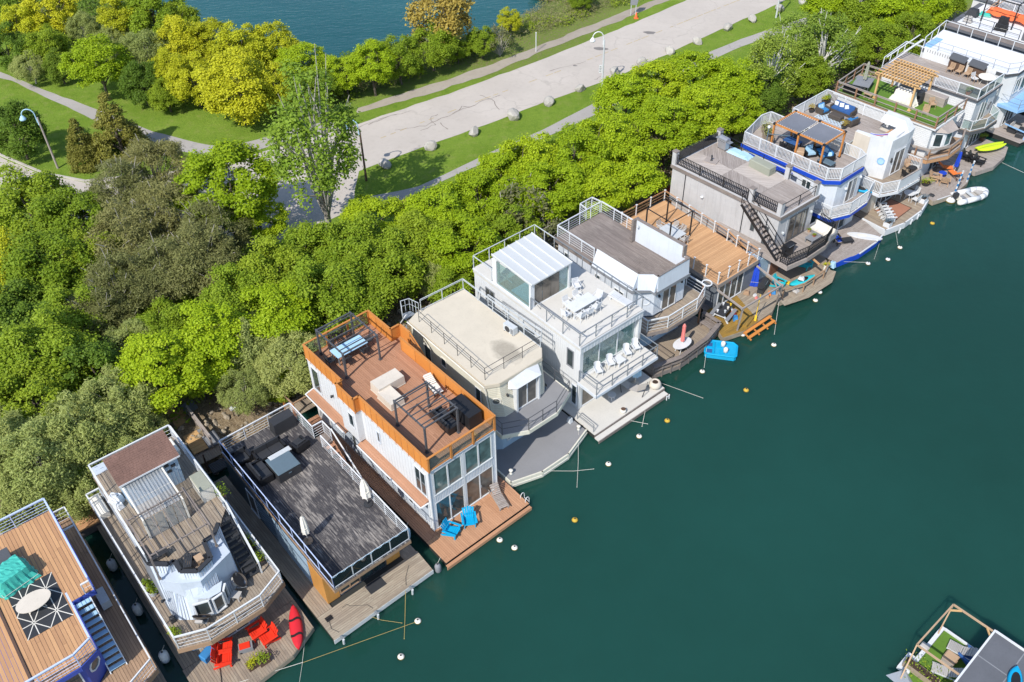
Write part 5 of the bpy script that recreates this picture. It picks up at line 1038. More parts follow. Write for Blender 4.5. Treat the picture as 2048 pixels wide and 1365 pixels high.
put('table', B, -2.2, 3.0, 5.7, 0, 'small wooden side table in the middle bay of the rooftop parapet', L_=0.45, W_=0.4, h=0.45, col='teak')
put('loose_item', B, -9.1, 1.2, 5.7, 40, 'heap of white folded poles beside the shed', col='white', name='pole_heap', cat='clutter', L_=0.9, W_=0.5, h=0.5); put('loose_item', B, -8.6, 1.15, 5.7, 10, 'white crumpled sheet beside the shed', col='white', name='folded_sheet', cat='sheet', L_=0.6, W_=0.4, h=0.35, seed=4)
put('box_cover', B, -11.6, 0.42, 3.1, 90, 'white bench seat at the shore end of the left balcony walk', L_=0.6, W_=1.7, h=0.5, col='offwhite', name='bench_seat', cat='bench'); put('box_cover', B, -10.6, 5.25, 5.7, 0, 'pale deck box behind the shed near the shore', L_=1.2, W_=0.5, h=0.45, col='offwhite')
for x, y, l in ((-4.55,0.42,'white pot of green plants against the pale blue wall, shoreward one'),(-4.0,0.42,'white pot of green plants against the pale blue wall, waterward one')): put('planter', B, x, y, 3.1, 0, l, r=0.27, h=0.42, tall=0.05)
put('satellite_chair', B, -0.45, 1.75, 3.1, 140, 'round wicker chair in front of the bay window, left side'); put('satellite_chair', B, -1.25, 4.35, 3.1, 70, 'round wicker chair at the foot of the black stairs')
put('loose_item', B, -1.75, 0.55, 3.1, 0, 'black and brown boots and bag by the left rail', col='charcoal', name='boot_bag', L_=0.35, W_=0.3, h=0.35)
put('table', B, -0.75, 3.85, 3.1, 40, 'small grey table between the bay window and the round chair', L_=0.5, W_=0.45, h=0.45, col='grey_cloth')
for x, y, l in ((-2.2,6.05,'planter box of herbs by the right balcony rail, near the corner'),(-3.4,6.05,'planter box of herbs by the right balcony rail, further up'),(-5.6,5.95,'flowering planter beside the sloping lid cupboard')): put('planter', B, x, y, 3.1 if x > -5 else 5.7, 0, l, r=0.42, h=0.25, pot='charcoal', square=True, spread=0.35, seed=int(-x*3))
put('planter', B, -0.9, 0.3, 3.1, 0, 'small green plant in the front left corner of the balcony', r=0.3, h=0.2, pot='brown', square=True, spread=0.5)
for x, y, rz, l in ((-0.1,2.05,-20,'red adirondack chair nearest the balcony, left pair'),(0.5,1.72,-18,'red adirondack chair of the left pair, nearer the water'),(0.2,4.15,-130,'red adirondack chair of the right pair, nearer the balcony'),(0.9,4.45,-130,'red adirondack chair of the right pair, beside the kayak')): put('adirondack', B, x, y, 0.5, rz+80 if rz > -100 else rz+40, l, 'red adirondack chairs on the grey dock', col='red')
put('cooler', B, 0.6, 3.1, 0.5, 70, 'grey cool box with a red lid between the red chairs'); put('kayak', B, 1.3, 5.85, 0.52, -23, 'red kayak with black stripes on the corner of the grey dock', col='kayak_red', bands=(-0.55, 0.45), L_=3.0, cockpit=False)
put('planter', B, 1.75, 2.9, 0.5, 90, 'wooden planter of yellow flowers, left one', r=0.3, h=0.3, pot='brown', plant='golden', square=True, spread=0.8); put('planter', B, 1.9, 3.5, 0.5, 90, 'wooden planter of green leaves, right one', r=0.3, h=0.3, pot='brown', square=True, spread=0.8, seed=5)
put('box_cover', B, -0.35, 1.3, 0.5, 20, 'blue chest half under the balcony', L_=0.5, W_=0.8, h=0.5, col='blue_cloth')
pd = thing('paddle', 'black double paddle lying on the grey dock below the red chairs', 'paddle', B, 1.1, 1.3, 0.52, -20); pd.part('shaft', MB().tube((-0.8,0,0.03),(0.8,0,0.03),0.018,6), 'black'); pd.part('blade', hull_mb(0.45,0.2,0.03,0).__class__().add([(x-0.95,y,z+0.02) for x,y,z in hull_mb(0.45,0.2,0.03,0).v], hull_mb(0.45,0.2,0.03,0).f), 'black')

# ---- third houseboat: low, dark weathered roof deck
D = boat('houseboat', 'low dark blue houseboat with a dark weathered roof deck and white rails', -10.85, 30.55, -50.6)
dk = [(-12.6,-0.95),(-12.6,0.0),(-1.3,-0.9),(2.21,-1.01),(2.06,5.92),(-0.33,6.04)]
floatbase(D, [(-12.6,-0.95),(2.21,-1.01),(2.06,5.95),(-12.6,5.9)]); planks(D, [(-12.6,-0.95),(0.35,-1.0),(0.35,0.02),(-12.6,0.02)], 0.5, 0.15, mat='grey_wood', joined=True, name='walkway_board')
planks(D, [(0.36,-1.0),(2.21,-1.01),(2.06,5.92),(0.36,6.0)], 0.5, 0.145, mat='grey_wood_y', along='y', maxlen=3.6); fascia(D, [(2.2,-1.0),(2.06,5.92)], 0.12, 0.47, 'aluminium', name='edge_strip'); D.part('dock_joist', MB().box(-0.3,0.35,5.05,5.95,0.4,0.49), 'grey_wood')
D.part('house_wall', MB().box(-11.6,-0.02,0.0,5.0,0.505,3.0), 'navy_wall'); D.part('front_wall', MB().box(-0.02,0.0,0.0,5.0,0.505,3.0), 'slate_wall')
D.part('ochre_panel', MB().box(-1.6,0.02,-0.03,-0.003,0.52,3.0), 'ochre'); D.part('ochre_panel', MB().box(0.003,0.03,-0.03,0.78,0.52,3.0), 'ochre'); D.part('ochre_panel', MB().box(0.003,0.03,4.05,5.0,0.52,3.0), 'ochre')
siding(D, (-7.8,0), (-1.65,0), 0.55, 2.9, 0.3, 'pale_blue_wall', True); D.part('pale_wall', MB().box(-5.6,-1.65,-0.02,-0.003,0.55,2.95), 'pale_blue_wall')
window(D, (-9.0,0), (-7.9,0), 0.6, 2.6, 1, 'lilac_wall'); window(D, (0.0,0.82), (0.0,2.2), 0.7, 2.7, 2, 'teal_wood', 'glass'); window(D, (0.0,2.25), (0.0,4.0), 0.55, 2.7, 2, 'charcoal', 'glass', name='sliding_door')
rf = [(-11.95,0.03),(-11.95,5.18),(1.3,5.18),(1.3,0.03)]
D.part('roof', MB().prism([(x, y) for x, y in rf], 3.0, 3.255), 'teal_wood'); planks(D, rf, 3.3, 0.14, 0.012, 'dark_deck', maxlen=3.8)
D.part('stair_landing', MB().box(-9.1,-8.2,5.2,5.9,3.15,3.29), 'old_wood')
railing(D, [(-11.87,0.1),(-11.87,5.12),(-9.13,5.12),(-9.13,5.86),(-8.2,5.86)], 3.3, 1.07, 1.45, 'white_metal', 5, 0.07); railing(D, [(-8.13,5.12),(1.17,5.12)], 3.3, 1.07, 1.2, 'white_metal', 5, 0.07)
railing(D, [(1.2,5.12),(1.2,0.1)], 3.3, 1.05, 1.3, 'galv', 0, 0.03, style='mesh'); railing(D, [(1.2,0.1),(-11.87,0.1)], 3.3, 1.07, 1.5, 'rail_blue', 0, 0.05, style='mesh')
stairs(D, (-4.2,5.55), (-8.2,5.55), 0.7, 0.6, 3.25, 10, 'brown_deck'); D.part('stair_rail', MB().beam((-8.2,5.92,4.36),(-3.9,5.92,1.6),0.07).box(-6.0,-5.94,5.89,5.95,1.9,2.95), 'white_metal')
# string of little lights along the screened rail
lt = MB()
for k in range(60): y = 0.1+5.0*k/59; lt.lathe([(0.012,0),(0.028,0.03),(0.012,0.06)], (1.24, y, 4.33-0.05*math.sin(k*0.9)), 6)
D.part('light_string', lt, 'pale_blue', kind='stuff')
put('umbrella', D, -2.5, 0.66, 3.3, 0, 'closed cream parasol standing in a round wooden base on the dark deck', base='teak', h=2.3); put('umbrella', D, -2.45, 4.75, 3.3, 0, 'closed cream parasol with drooping folds by the white rail', h=2.2, r=0.24, tilt=(-0.06,0.0), base='charcoal')
put('box_cover', D, -8.05, 2.35, 3.3, 0, 'large black box table with a blue grey glass top on the dark deck', L_=1.6, W_=1.5, h=0.8, col='charcoal', name='box_table', cat='table', lid='dusk'); put('box_cover', D, -8.75, 2.55, 3.3, 0, 'narrow box with a pale glass top beside the black box table', L_=0.35, W_=1.45, h=0.84, col='charcoal', name='fire_table', cat='table', lid='galv')
put('sofa', D, -8.6, 1.05, 3.3, 90, 'black outdoor sofa left of the box table', W_=1.7, col='black', cush='charcoal', D=0.85); put('sofa', D, -9.75, 2.3, 3.3, 0, 'black outdoor sofa on the shore side of the box table', W_=2.0, col='black', cush='charcoal', D=0.8)
put('sofa', D, -9.0, 4.0, 3.3, -170, 'black outdoor armchair right of the box table', W_=0.95, col='black', cush='charcoal'); put('sofa', D, -10.4, 0.75, 3.3, 0, 'black outdoor armchair in the left corner of the dark deck', W_=0.95, col='black', cush='charcoal')
put('covered_sofa', D, -11.2, 4.1, 3.3, 0, 'barbecue under a black cover at the shore end of the dark deck', L_=0.7, W_=1.5, h=1.0, col='charcoal')
put('fender', D, -1.1, 6.25, 0.0, 0, 'big pale blue fender in the gap beside the brown walkway', r=0.26, h=1.0, col='pale_blue'); put('fender', D, 2.05, 6.3, -0.1, 0, 'half sunk black and grey fender at the dock corner', r=0.2, h=0.8, col='mid_grey')
put('rug', D, 0.75, 2.75, 0.5, 0, 'dark door mat in front of the sliding door', L_=0.7, W_=1.1, col='charcoal')
for x, y, l in ((2.35,4.2,'metal tube fender hanging at the right of the grey dock'),(2.4,1.75,'metal tube fender hanging at the middle of the grey dock'),(2.45,-0.6,'metal tube fender hanging at the left corner of the grey dock')):
    q = thing('tube_fender', l, 'fender', D, x, y, 0.35, 0, 'tube fenders of the grey dock'); q.part('tube', MB().tube((0,0,-0.35),(0.05,0,0.15),0.07,8), 'galv'); q.part('bracket', MB().box(-0.25,0.0,-0.06,0.06,0.14,0.2), 'steel')
def rope(name, label, pts, r=0.018, mat='rope', host=None, sag=0.0, group=None, coil=False):
    P3 = [host.W(*p) if host else Vector(p) for p in pts]; o = P3[0]; t = T(name, label, 'rope', o.x, o.y, o.z, 0, group); mb = MB(); Q = []
    for a, b in zip(P3[:-1], P3[1:]):
        for k in range(6): f = k/6; Q.append(a.lerp(b, f)-o-Vector((0,0,sag*math.sin(f*math.pi))))
    Q.append(P3[-1]-o); r *= 0.5; t.part('line', mb.path(Q, r, 5), mat); t.part('knot', MB().lathe([(r*1.5,-r),(r*2.2,0),(r*1.5,r)], tuple(Q[-1]), 8), mat); return t
rope('mooring_line', 'dark rope lying bent across the left part of the grey dock', [(0.75,0.45,0.53),(0.72,0.75,0.53),(0.95,0.85,0.53),(1.55,1.65,0.53),(1.9,1.75,0.53)], 0.02, 'charcoal', D); rope('mooring_line', 'dark rope on the right part of the grey dock', [(0.9,5.0,0.53),(1.45,4.4,0.53),(1.9,4.1,0.53)], 0.02, 'charcoal', D); rope('mooring_line', 'dark rope at the left corner of the grey dock', [(0.9,-0.55,0.53),(1.5,-0.75,0.53),(1.95,-0.55,0.53)], 0.02, 'charcoal', D)
cl = thing('cleat_plate', 'black cleat plate on the left corner of the grey dock', 'cleat', D, 0.85, -0.5, 0.505); cl.part('plate', MB().box(-0.16,0.16,-0.2,0.2,0,0.03), 'black'); cl.part('horn', MB().tube((0,-0.15,0.09),(0,0.15,0.09),0.03,6).box(-0.03,0.03,-0.05,0.05,0.03,0.09), 'black')

# ---- fourth houseboat: white, orange panelled roof terrace
E4 = boat('houseboat', 'white houseboat with orange panelled railings round a brown roof terrace', -5.02, 35.59, -49.5)
dk = [(-13.2,-0.92),(0.45,-0.92),(2.42,-0.95),(2.42,5.72),(-13.2,5.75)]
floatbase(E4, dk); planks(E4, [(-13.2,-0.92),(0.4,-0.92),(0.4,0.02),(-13.2,0.02)], 0.5, 0.14, mat='brown_deck', joined=True, name='walkway_board'); planks(E4, [(-13.2,5.05),(0.4,5.05),(0.4,5.75),(-13.2,5.75)], 0.5, 0.14, mat='brown_deck', joined=True, name='side_walk_board')
planks(E4, [(0.02,0.02),(0.4,0.02),(0.4,5.05),(0.02,5.05)], 0.5, 0.14, mat='brown_deck_y', joined=True, name='threshold_board'); planks(E4, [(0.41,-0.92),(2.38,-0.95),(2.38,5.7),(0.41,5.75)], 0.5, 0.14, 0.012, 'brown_deck_y', 'x', maxlen=5)
planks(E4, [(2.40,-1.0),(2.58,-1.0),(2.58,5.72),(2.40,5.72)], 0.32, 0.09, 0.008, 'brown_deck_y', 'y', joined=True, name='step_board'); fascia(E4, [(2.58,-1.0),(2.58,5.72)], 0.05, 0.3, 'brown_deck_y')
wl = MB().box(-12.95,0.0,0.0,5.0,0.505,6.0); E4.part('house_wall', wl, 'white_wall')
E4.part('bay_wall', MB().box(-8.5,-6.75,-0.45,-0.003,3.3,6.0), 'white_wall'); E4.part('stair_bay_wall', MB().box(-10.4,-9.35,5.003,5.75,3.2,6.0), 'cream_wall')
siding(E4, (-12.9,0), (-8.55,0), 3.3, 5.95, 0.3, 'white'); siding(E4, (-6.7,0), (-0.1,0), 3.3, 5.95, 0.3, 'white')
for a, b in ((-12.95,-8.3),(-6.9,-0.2)):
    E4.part('eave', MB().add([(a,-0.58,3.0),(b,-0.58,3.0),(b,-0.01,3.22),(a,-0.01,3.22),(a,-0.58,2.9),(b,-0.58,2.9),(b,-0.01,3.0),(a,-0.01,3.0)], [(0,1,2,3),(4,7,6,5),(0,4,5,1),(1,5,6,2),(2,6,7,3),(3,7,4,0)]), 'brown_deck')
    for k in range(4): y0 = -0.57+k*0.14; E4.part('eave_board', MB().add([(a,y0,3.012+k*0.054),(b,y0,3.012+k*0.054),(b,y0+0.128,3.062+k*0.054),(a,y0+0.128,3.062+k*0.054),(a,y0,3.002+k*0.054),(b,y0,3.002+k*0.054)], [(0,1,2,3),(4,5,1,0)]), 'brown_deck')
E4.part('gutter', MB().path([(-12.95,0.02,3.22),(-12.98,-0.62,3.05),(-8.3,-0.64,3.0)], 0.05, 6).path([(-6.9,-0.64,3.0),(-0.2,-0.64,3.0),(-0.12,-0.1,3.1),(-0.12,-0.1,0.7)], 0.05, 6), 'white_metal')
for k in range(9): x = -11.2+k*1.22; E4.part('screen_panel', MB().box(x+0.02,x+1.2,-0.06,-0.03,0.9,2.75), 'blue_grey_wall')
for k in (2, 5, 7): x = -11.2+k*1.22; window(E4, (x+0.3,-0.06), (x+0.8,-0.06), 1.2, 2.5, 1, 'lilac_wall', out=0.03)
window(E4, (-7.6,-0.45), (-7.0,-0.45), 4.3, 5.5, 1); window(E4, (-12.6,0), (-11.7,0), 3.5, 5.6, 1, name='door'); window(E4, (-5.2,0), (-4.85,0), 4.35, 5.35, 1, 'lilac_wall', 'brown_glass'); window(E4, (-1.35,0), (-0.25,0), 3.4, 5.5, 2); window(E4, (-1.2,-0.0), (-0.2,-0.0), 0.9, 2.6, 1)
lantern(E4, -10.1, -0.05, 4.6, out=(0, -1))
# glazed front
fw = MB().box(0.002,0.06,0.0,0.22,0.505,6.0).box(0.002,0.06,4.80,5.0,0.505,6.0).box(0.002,0.06,0.22,4.8,2.95,3.55).box(0.002,0.06,0.22,4.8,5.75,6.0); E4.part('front_frame', fw, 'lilac_wall'); siding(E4, (0.06,0.22), (0.06,4.8), 2.98, 3.52, 0.12, 'white')
for y0, y1 in ((0.24,2.45),(2.6,4.78)):
    window(E4, (0.02,y0), (0.02,y1), 3.56, 5.74, 2, 'white_metal', 'teal_glass', 0.1, out=0.06); window(E4, (0.02,y0), (0.02,y1), 0.52, 2.94, 2, 'white_metal', 'glass' if y0 < 1 else 'brown_glass', 0.07, name='sliding_door', out=0.06, handle=True)
E4.part('mullion', MB().box(0.003,0.09,2.46,2.59,0.52,5.75), 'white_metal')
E4.part('corner_post', MB().box(-0.12,0.1,-0.06,-0.003,0.505,6.0), 'white_metal'); E4.part('corner_post', MB().box(-0.12,0.1,5.003,5.06,0.505,6.0), 'white_metal')
# roof terrace
rf = [(-13.0,-0.06),(-13.0,5.06),(-10.45,5.06),(-10.45,5.8),(-9.33,5.8),(-9.33,5.06),(0.15,5.06),(0.15,-0.06),(-6.7,-0.06),(-6.7,-0.5),(-8.55,-0.5),(-8.55,-0.06)]
E4.part('roof', MB().prism(rf, 6.003, 6.06), 'white'); planks(E4, [(-12.95,0.0),(-12.95,5.0),(0.1,5.0),(0.1,0.0)], 6.10, 0.14, 0.011, 'brown_deck', maxlen=4.5); planks(E4, [(-8.5,-0.45),(-6.75,-0.45),(-6.75,0),(-8.5,0)], 6.10, 0.14, 0.011, 'brown_deck', joined=True, name='bay_board'); planks(E4, [(-10.4,5.0),(-9.38,5.0),(-9.38,5.75),(-10.4,5.75)], 6.10, 0.14, 0.011, 'brown_deck', joined=True, name='landing_board')
def panelrail(t, pts, z, h, step, mat='orange', cap='orange_trim'):
    mb = MB()
    for a, b in zip(pts[:-1], pts[1:]):
        d = Vector((b[0]-a[0], b[1]-a[1])).normalized(); mb.beam((a[0]-d.x*.04,a[1]-d.y*.04,z+h), (b[0]+d.x*.04,b[1]+d.y*.04,z+h), 0.13, 0.045)
    r = t.part('panel_railing', mb, cap)
    for a, b in zip(pts[:-1], pts[1:]):
        L_ = math.hypot(b[0]-a[0], b[1]-a[1]); n = max(1, round(L_/step)); ux, uy = (b[0]-a[0])/L_, (b[1]-a[1])/L_
        for k in range(n):
            s0, s1 = L_*k/n+0.01, L_*(k+1)/n-0.01; obj('panel', MB().beam((a[0]+ux*s0,a[1]+uy*s0,z+h/2-0.03), (a[0]+ux*s1,a[1]+uy*s1,z+h/2-0.03), 0.03, h-0.04).mesh('panel', mat), r)
            c = L_*k/n if k else 0.03; obj('batten', MB().box(-0.03,0.03,-0.035,0.035,z-0.05,z+h-0.03).mesh('batten', cap), r, (a[0]+ux*c+0.0, a[1]+uy*c, 0), math.degrees(math.atan2(uy, ux)))
    return r
zb, hh = 5.98, 1.22
panelrail(E4, [(-12.97,-0.04),(-8.55,-0.04),(-8.55,-0.47),(-6.7,-0.47),(-6.7,-0.04),(0.12,-0.04)], zb, hh, 0.62)
panelrail(E4, [(-12.97,5.03),(-10.43,5.03),(-10.43,5.78),(-9.34,5.78)], zb, hh, 0.85); panelrail(E4, [(-9.34,5.03),(0.12,5.03)], zb, hh, 1.6)
def openrail(t, pts, z, h, sp, mat='orange_trim'):
    mb = MB()
    for a, b in zip(pts[:-1], pts[1:]): mb.beam((*a,z+h),(*b,z+h),0.13,0.045).beam((*a,z+0.12),(*b,z+0.12),0.04,0.09)
    r = t.part('railing', mb, mat)
    for p in along_pts(pts, sp): obj('post', shared(('op',h,mat), lambda: MB().box(-0.06,0.06,-0.06,0.06,0,h-0.02).mesh('post', mat)), r, (p[0],p[1],z))
    for a, b in zip(along_pts(pts, sp)[:-1], along_pts(pts, sp)[1:]): obj('pane', MB().beam((a[0],a[1]+0.07,z+h*0.55),(b[0],b[1]-0.07,z+h*0.55),0.012,h*0.7).mesh('pane','rail_glass'), r)
openrail(E4, [(0.12,0.02),(0.12,4.98)], zb, hh, 1.66); openrail(E4, [(-12.97,0.02),(-12.97,4.98)], zb, hh, 1.66)
sr = MB()
for k in range(3): sr.beam((-9.34,5.80,7.15-k*0.4),(-6.2,5.80,4.9-k*0.4),0.07,0.09)
E4.part('stair_rail', sr, 'orange_trim'); stairs(E4, (-6.3,5.45), (-9.3,5.45), 0.6, 3.5, 6.05, 9, 'orange')
pergola(None, 'metal_pergola', 'dark metal pergola frame over the dining table on the brown terrace', 'pergola', E4, (-12.5,-9.5), (0.85,3.45), 6.1, 8.25, 'dark_grey', 'dark_grey', ps=0.11, bs=0.085, slats=5, along='y', over=0.1, sw=0.05, sh=0.06, smat='dark_grey')
pergola(None, 'metal_pergola', 'dark metal pergola frame beside the black barbecue on the brown terrace', 'pergola', E4, (-4.0,-1.1), (0.82,3.2), 6.1, 8.25, 'dark_grey', 'dark_grey', ps=0.11, bs=0.085, slats=6, along='y', over=0.1, sw=0.05, sh=0.06, smat='dark_grey')
put('table', E4, -11.2, 2.25, 6.1, 90, 'long glass dining table under the rear metal pergola', L_=2.3, W_=1.0, h=0.74, col='steel', top='pale_blue')
for k, (dx, dy, rz, nm) in enumerate(((-0.75,-0.7,0,'shore side, left'),(-0.75,0.0,0,'shore side, middle'),(-0.75,0.7,0,'shore side, right'),(0.75,-0.7,180,'water side, left'),(0.75,0.7,180,'water side, right'),(0,-1.45,90,'left end'),(0,1.45,-90,'right end'))): put('chair', E4, -11.2+dx, 2.25+dy, 6.1, rz, 'dark dining chair at the long glass table, '+nm, 'dark dining chairs under the pergola', col='charcoal')
put('covered_sofa', E4, -7.1, 2.35, 6.1, 90, 'sofa under a pale stone cover in the middle of the terrace', L_=1.9, W_=0.95, h=0.72); put('covered_sofa', E4, -5.95, 1.75, 6.1, 0, 'lower seat under a pale cover beside the covered sofa', L_=1.45, W_=0.95, h=0.55)
put('lounger', E4, -5.0, 4.35, 6.1, -10, 'sun lounger with white strips on a black frame by the right panel rail', col='charcoal', cushion='offwhite', back=18, L_=1.7)
put('covered_sofa', E4, -1.75, 4.3, 6.1, 0, 'big barbecue under a black cover in the front right corner', L_=1.9, W_=0.95, h=1.05, col='black'); put('sofa', E4, -1.7, 3.0, 6.1, 90, 'black wicker armchair beside the covered barbecue, shore side', W_=0.95, col='black', cush='charcoal'); put('sofa', E4, -2.7, 3.1, 6.1, 90, 'black wicker armchair beside the covered barbecue, second one', W_=0.95, col='black', cush='charcoal')
put('adirondack', E4, 0.85, 0.6, 0.5, 25, 'turquoise adirondack chair on the brown dock, left one', col='turquoise'); put('adirondack', E4, 0.95, 2.0, 0.5, -32, 'turquoise adirondack chair on the brown dock, right one', col='turquoise'); put('lounger', E4, 0.85, 4.45, 0.5, -15, 'grey slatted sun lounger with a raised back on the brown dock', col='silver_wood', back=50)
ld = thing('swim_ladder', 'stainless swim ladder hoops at the right edge of the brown dock', 'ladder', E4, 1.7, 5.72, 0.5, 0)
for x in (0, 0.45): ld.part('hoop', MB().path([(x,-0.12,0)]+[(x,-0.12+0.16*(1-math.cos(a)),0.28*math.sin(a)+0.1) for a in [k*math.pi/6 for k in range(0,7)]]+[(x,0.2,-0.4)], 0.022, 6), 'white_metal')
ld.part('rung', MB().tube((0,0.2,-0.2),(0.45,0.2,-0.2),0.02,6), 'white_metal')
put('fender', E4, -8.2, -0.75, 0.5, 60, 'grey roll lying on the brown walkway under the bay', r=0.18, h=0.7, col='mid_grey')
# timber stair landing behind, at the shore
sl_ = thing('timber_landing', 'timber landing and steps on the shore behind the orange railed houseboat', 'landing', E4, -14.0, -0.6, 1.1)
planks(sl_, [(-0.9,-1.0),(0.7,-1.0),(0.7,1.2),(-0.9,1.2)], 0.15, 0.14, mat='grey_wood')
for x, y in ((-0.8,-0.9),(0.6,-0.9),(0.6,1.1),(-0.8,1.1)): sl_.part('post', MB().box(x-0.07,x+0.07,y-0.07,y+0.07,-0.9,1.3), 'orange_trim')
sl_.part('handrail', MB().beam((-0.8,-0.9,1.3),(0.6,-0.9,1.3),0.09).beam((-0.8,1.1,1.3),(0.6,1.1,1.3),0.09).beam((0.6,1.1,1.3),(0.6,-0.9,1.3),0.09), 'teal_wood')
def stain_mat():
    m, nt, b = nmat('damp_stain'); v = coords(nt); mp = nt.nodes.new('ShaderNodeMapping'); mp.vector_type = 'POINT'; mp.inputs['Location'].default_value = (1.6/1.5, -2.95/0.95, 0); mp.inputs['Scale'].default_value = (1/1.5, 1/0.95, 0); L(nt, v, mp.inputs[0])
    ln = nt.nodes.new('ShaderNodeVectorMath'); ln.operation = 'LENGTH'; L(nt, mp.outputs[0], ln.inputs[0]); n1 = noise(nt, v, 1.6, 5, 0.65); n2 = noise(nt, v, 7, 4, 0.7)
    f = ramp(nt, math_(nt, 'ADD', ln.outputs['Value'], math_(nt, 'MULTIPLY', n1, 0.9)), 1.42, 1.02)
    c = mix(nt, math_(nt, 'MULTIPLY', f, math_(nt, 'ADD', 0.45, math_(nt, 'MULTIPLY', n2, 0.7))), (0.58, 0.52, 0.42), (0.30, 0.265, 0.21)); L(nt, c, b.inputs['Base Color']); b.inputs['Roughness'].default_value = 0.75; return m
# ---- fifth houseboat: cream, flat roof, grey coated decks
F5 = boat('houseboat', 'cream houseboat with an empty flat cream roof and grey coated decks', -1.64, 42.35, -50.5)
dk = [(-9.0,-0.85),(1.0,-0.9),(3.3,-0.92),(3.95,1.2),(3.95,3.5),(3.17,5.86),(-9.0,5.8)]
floatbase(F5, dk); F5.part('dock_deck', MB().prism(dk, 0.40, 0.5), 'deck_grey'); fascia(F5, dk[1:6], 0.0, 0.53, 'cream_wall', 0.1, 'dock_edge'); fascia(F5, dk[1:6], 0.16, 0.24, 'offwhite', 0.16, 'rub_rail')
F5.part('lower_wall', MB().prism([(-8.3,0.0),(0.4,0.0),(0.78,0.5),(0.78,4.5),(0.4,4.9),(-8.3,4.9)], 0.505, 2.95), 'pale_blue_wall')
window(F5, (0.78,0.9), (0.78,1.7), 1.1, 2.3, 1); window(F5, (0.78,1.75), (0.78,2.75), 1.1, 2.3, 1); window(F5, (0.78,3.0), (0.78,4.3), 0.55, 2.6, 2, name='sliding_door')
md = [(-0.6,-0.35),(1.75,-0.30),(2.55,1.3),(2.55,3.73),(1.71,5.65),(-8.6,5.65),(-8.6,4.95),(0.2,4.95),(0.6,4.4),(0.6,0.95),(0.0,0.0),(-0.6,0.0)]
F5.part('balcony_deck', MB().prism(md, 2.96, 3.2), 'deck_grey'); fascia(F5, md[0:6], 2.9, 3.23, 'cream_wall', 0.07, 'balcony_edge')
# walls lean in towards the roof
top = [(-8.2,0.02),(-0.1,0.02),(0.28,0.75),(0.28,4.25),(-0.40,4.86),(-8.4,4.86)]; bot = [(-8.2,0.08),(0.08,0.28),(0.62,0.93),(0.64,4.30),(0.05,4.86),(-8.4,4.86)]
for k in range(6):
    b0, b1, t0, t1 = bot[k], bot[(k+1)%6], top[k], top[(k+1)%6]; n_ = Vector((b1[1]-b0[1], -(b1[0]-b0[0]))).normalized()*-0.1
    w_ = F5.part('wall', MB().add([(*b0,3.205),(*b1,3.205),(*t1,5.95),(*t0,5.95),(b0[0]+n_.x,b0[1]+n_.y,3.205),(b1[0]+n_.x,b1[1]+n_.y,3.205),(t1[0]+n_.x,t1[1]+n_.y,5.95),(t0[0]+n_.x,t0[1]+n_.y,5.95)], [(0,1,2,3),(7,6,5,4),(0,3,7,4),(1,5,6,2),(3,2,6,7),(0,4,5,1)]), 'cream_wall')
    mb = MB(); o_ = -n_*0.05
    for i in range(1, 18):
        f = i/18; p = [(b0[j]+(t0[j]-b0[j])*f+o_[j] if j < 2 else 0) for j in range(2)]; q = [(b1[j]+(t1[j]-b1[j])*f+o_[j]) for j in range(2)]; z = 3.205+2.745*f; mb.beam((*p,z), (*q,z), 0.02, 0.016)
    if k < 3: F5.part('siding', mb, 'cream', kind='stuff')
rf = [(-8.32,-0.05),(-8.72,0.93),(-8.55,4.9),(-0.37,4.92),(0.33,4.32),(0.36,0.75),(-0.08,-0.07)]
F5.part('roof', MB().prism(rf, 5.955, 6.2), 'cream'); fascia(F5, rf[3:], 5.9, 6.17, 'cream', 0.06, 'eave_trim'); F5.part('gutter', MB().path([(-8.4,-0.14,6.08),(-0.1,-0.16,6.04),(-0.02,-0.12,5.7),(0.05,0.15,3.25)], 0.045, 6), 'offwhite')
st = MB().prism([(-1.6+1.5*math.cos(a), 2.95+1.2*math.sin(a)) for a in [k*2*math.pi/24 for k in range(24)]], 6.2005, 6.2045); F5.part('damp_stain', st, stain_mat())
for a, b in (((-7.75,0.42),(-0.46,0.24)), ((-0.46,0.24),(-0.42,4.86))): railing(F5, [a, b], 6.2, 1.0, 1.45, 'charcoal', 1, 0.03, 0.03, barw=0.025)
railing(F5, [(-0.42,4.86),(-8.5,4.8),(-8.6,1.2)], 6.2, 1.0, 1.7, 'galv', 2, 0.045, 0.045, barw=0.03)
r_ = railing(F5, [(-8.4,0.9),(-9.2,0.7),(-9.35,0.1),(-8.7,-0.25)], 6.2, 1.0, 0.3, 'galv', 1, 0.04, 0.03)
F5.part('stair_head', MB().prism([(-8.7,-0.1),(-9.3,0.1),(-9.2,0.7),(-8.7,0.8)], 6.05, 6.1), 'steel'); sp_ = [(-9.0+0.5*math.cos(a), 0.2+0.5*math.sin(a), 6.6-k*0.42) for k, a in ((k, -0.5-k*0.5) for k in range(14))]; F5.part('spiral_rail', MB().path(sp_, 0.035, 6), 'white_metal')
for k in range(12): a = -0.5-k*0.55; F5.part('spiral_tread', MB().prism([(-9.0,0.2),(-9.0+0.5*math.cos(a),0.2+0.5*math.sin(a)),(-9.0+0.5*math.cos(a+0.45),0.2+0.5*math.sin(a+0.45))], 5.7-k*0.42, 5.74-k*0.42), 'steel')
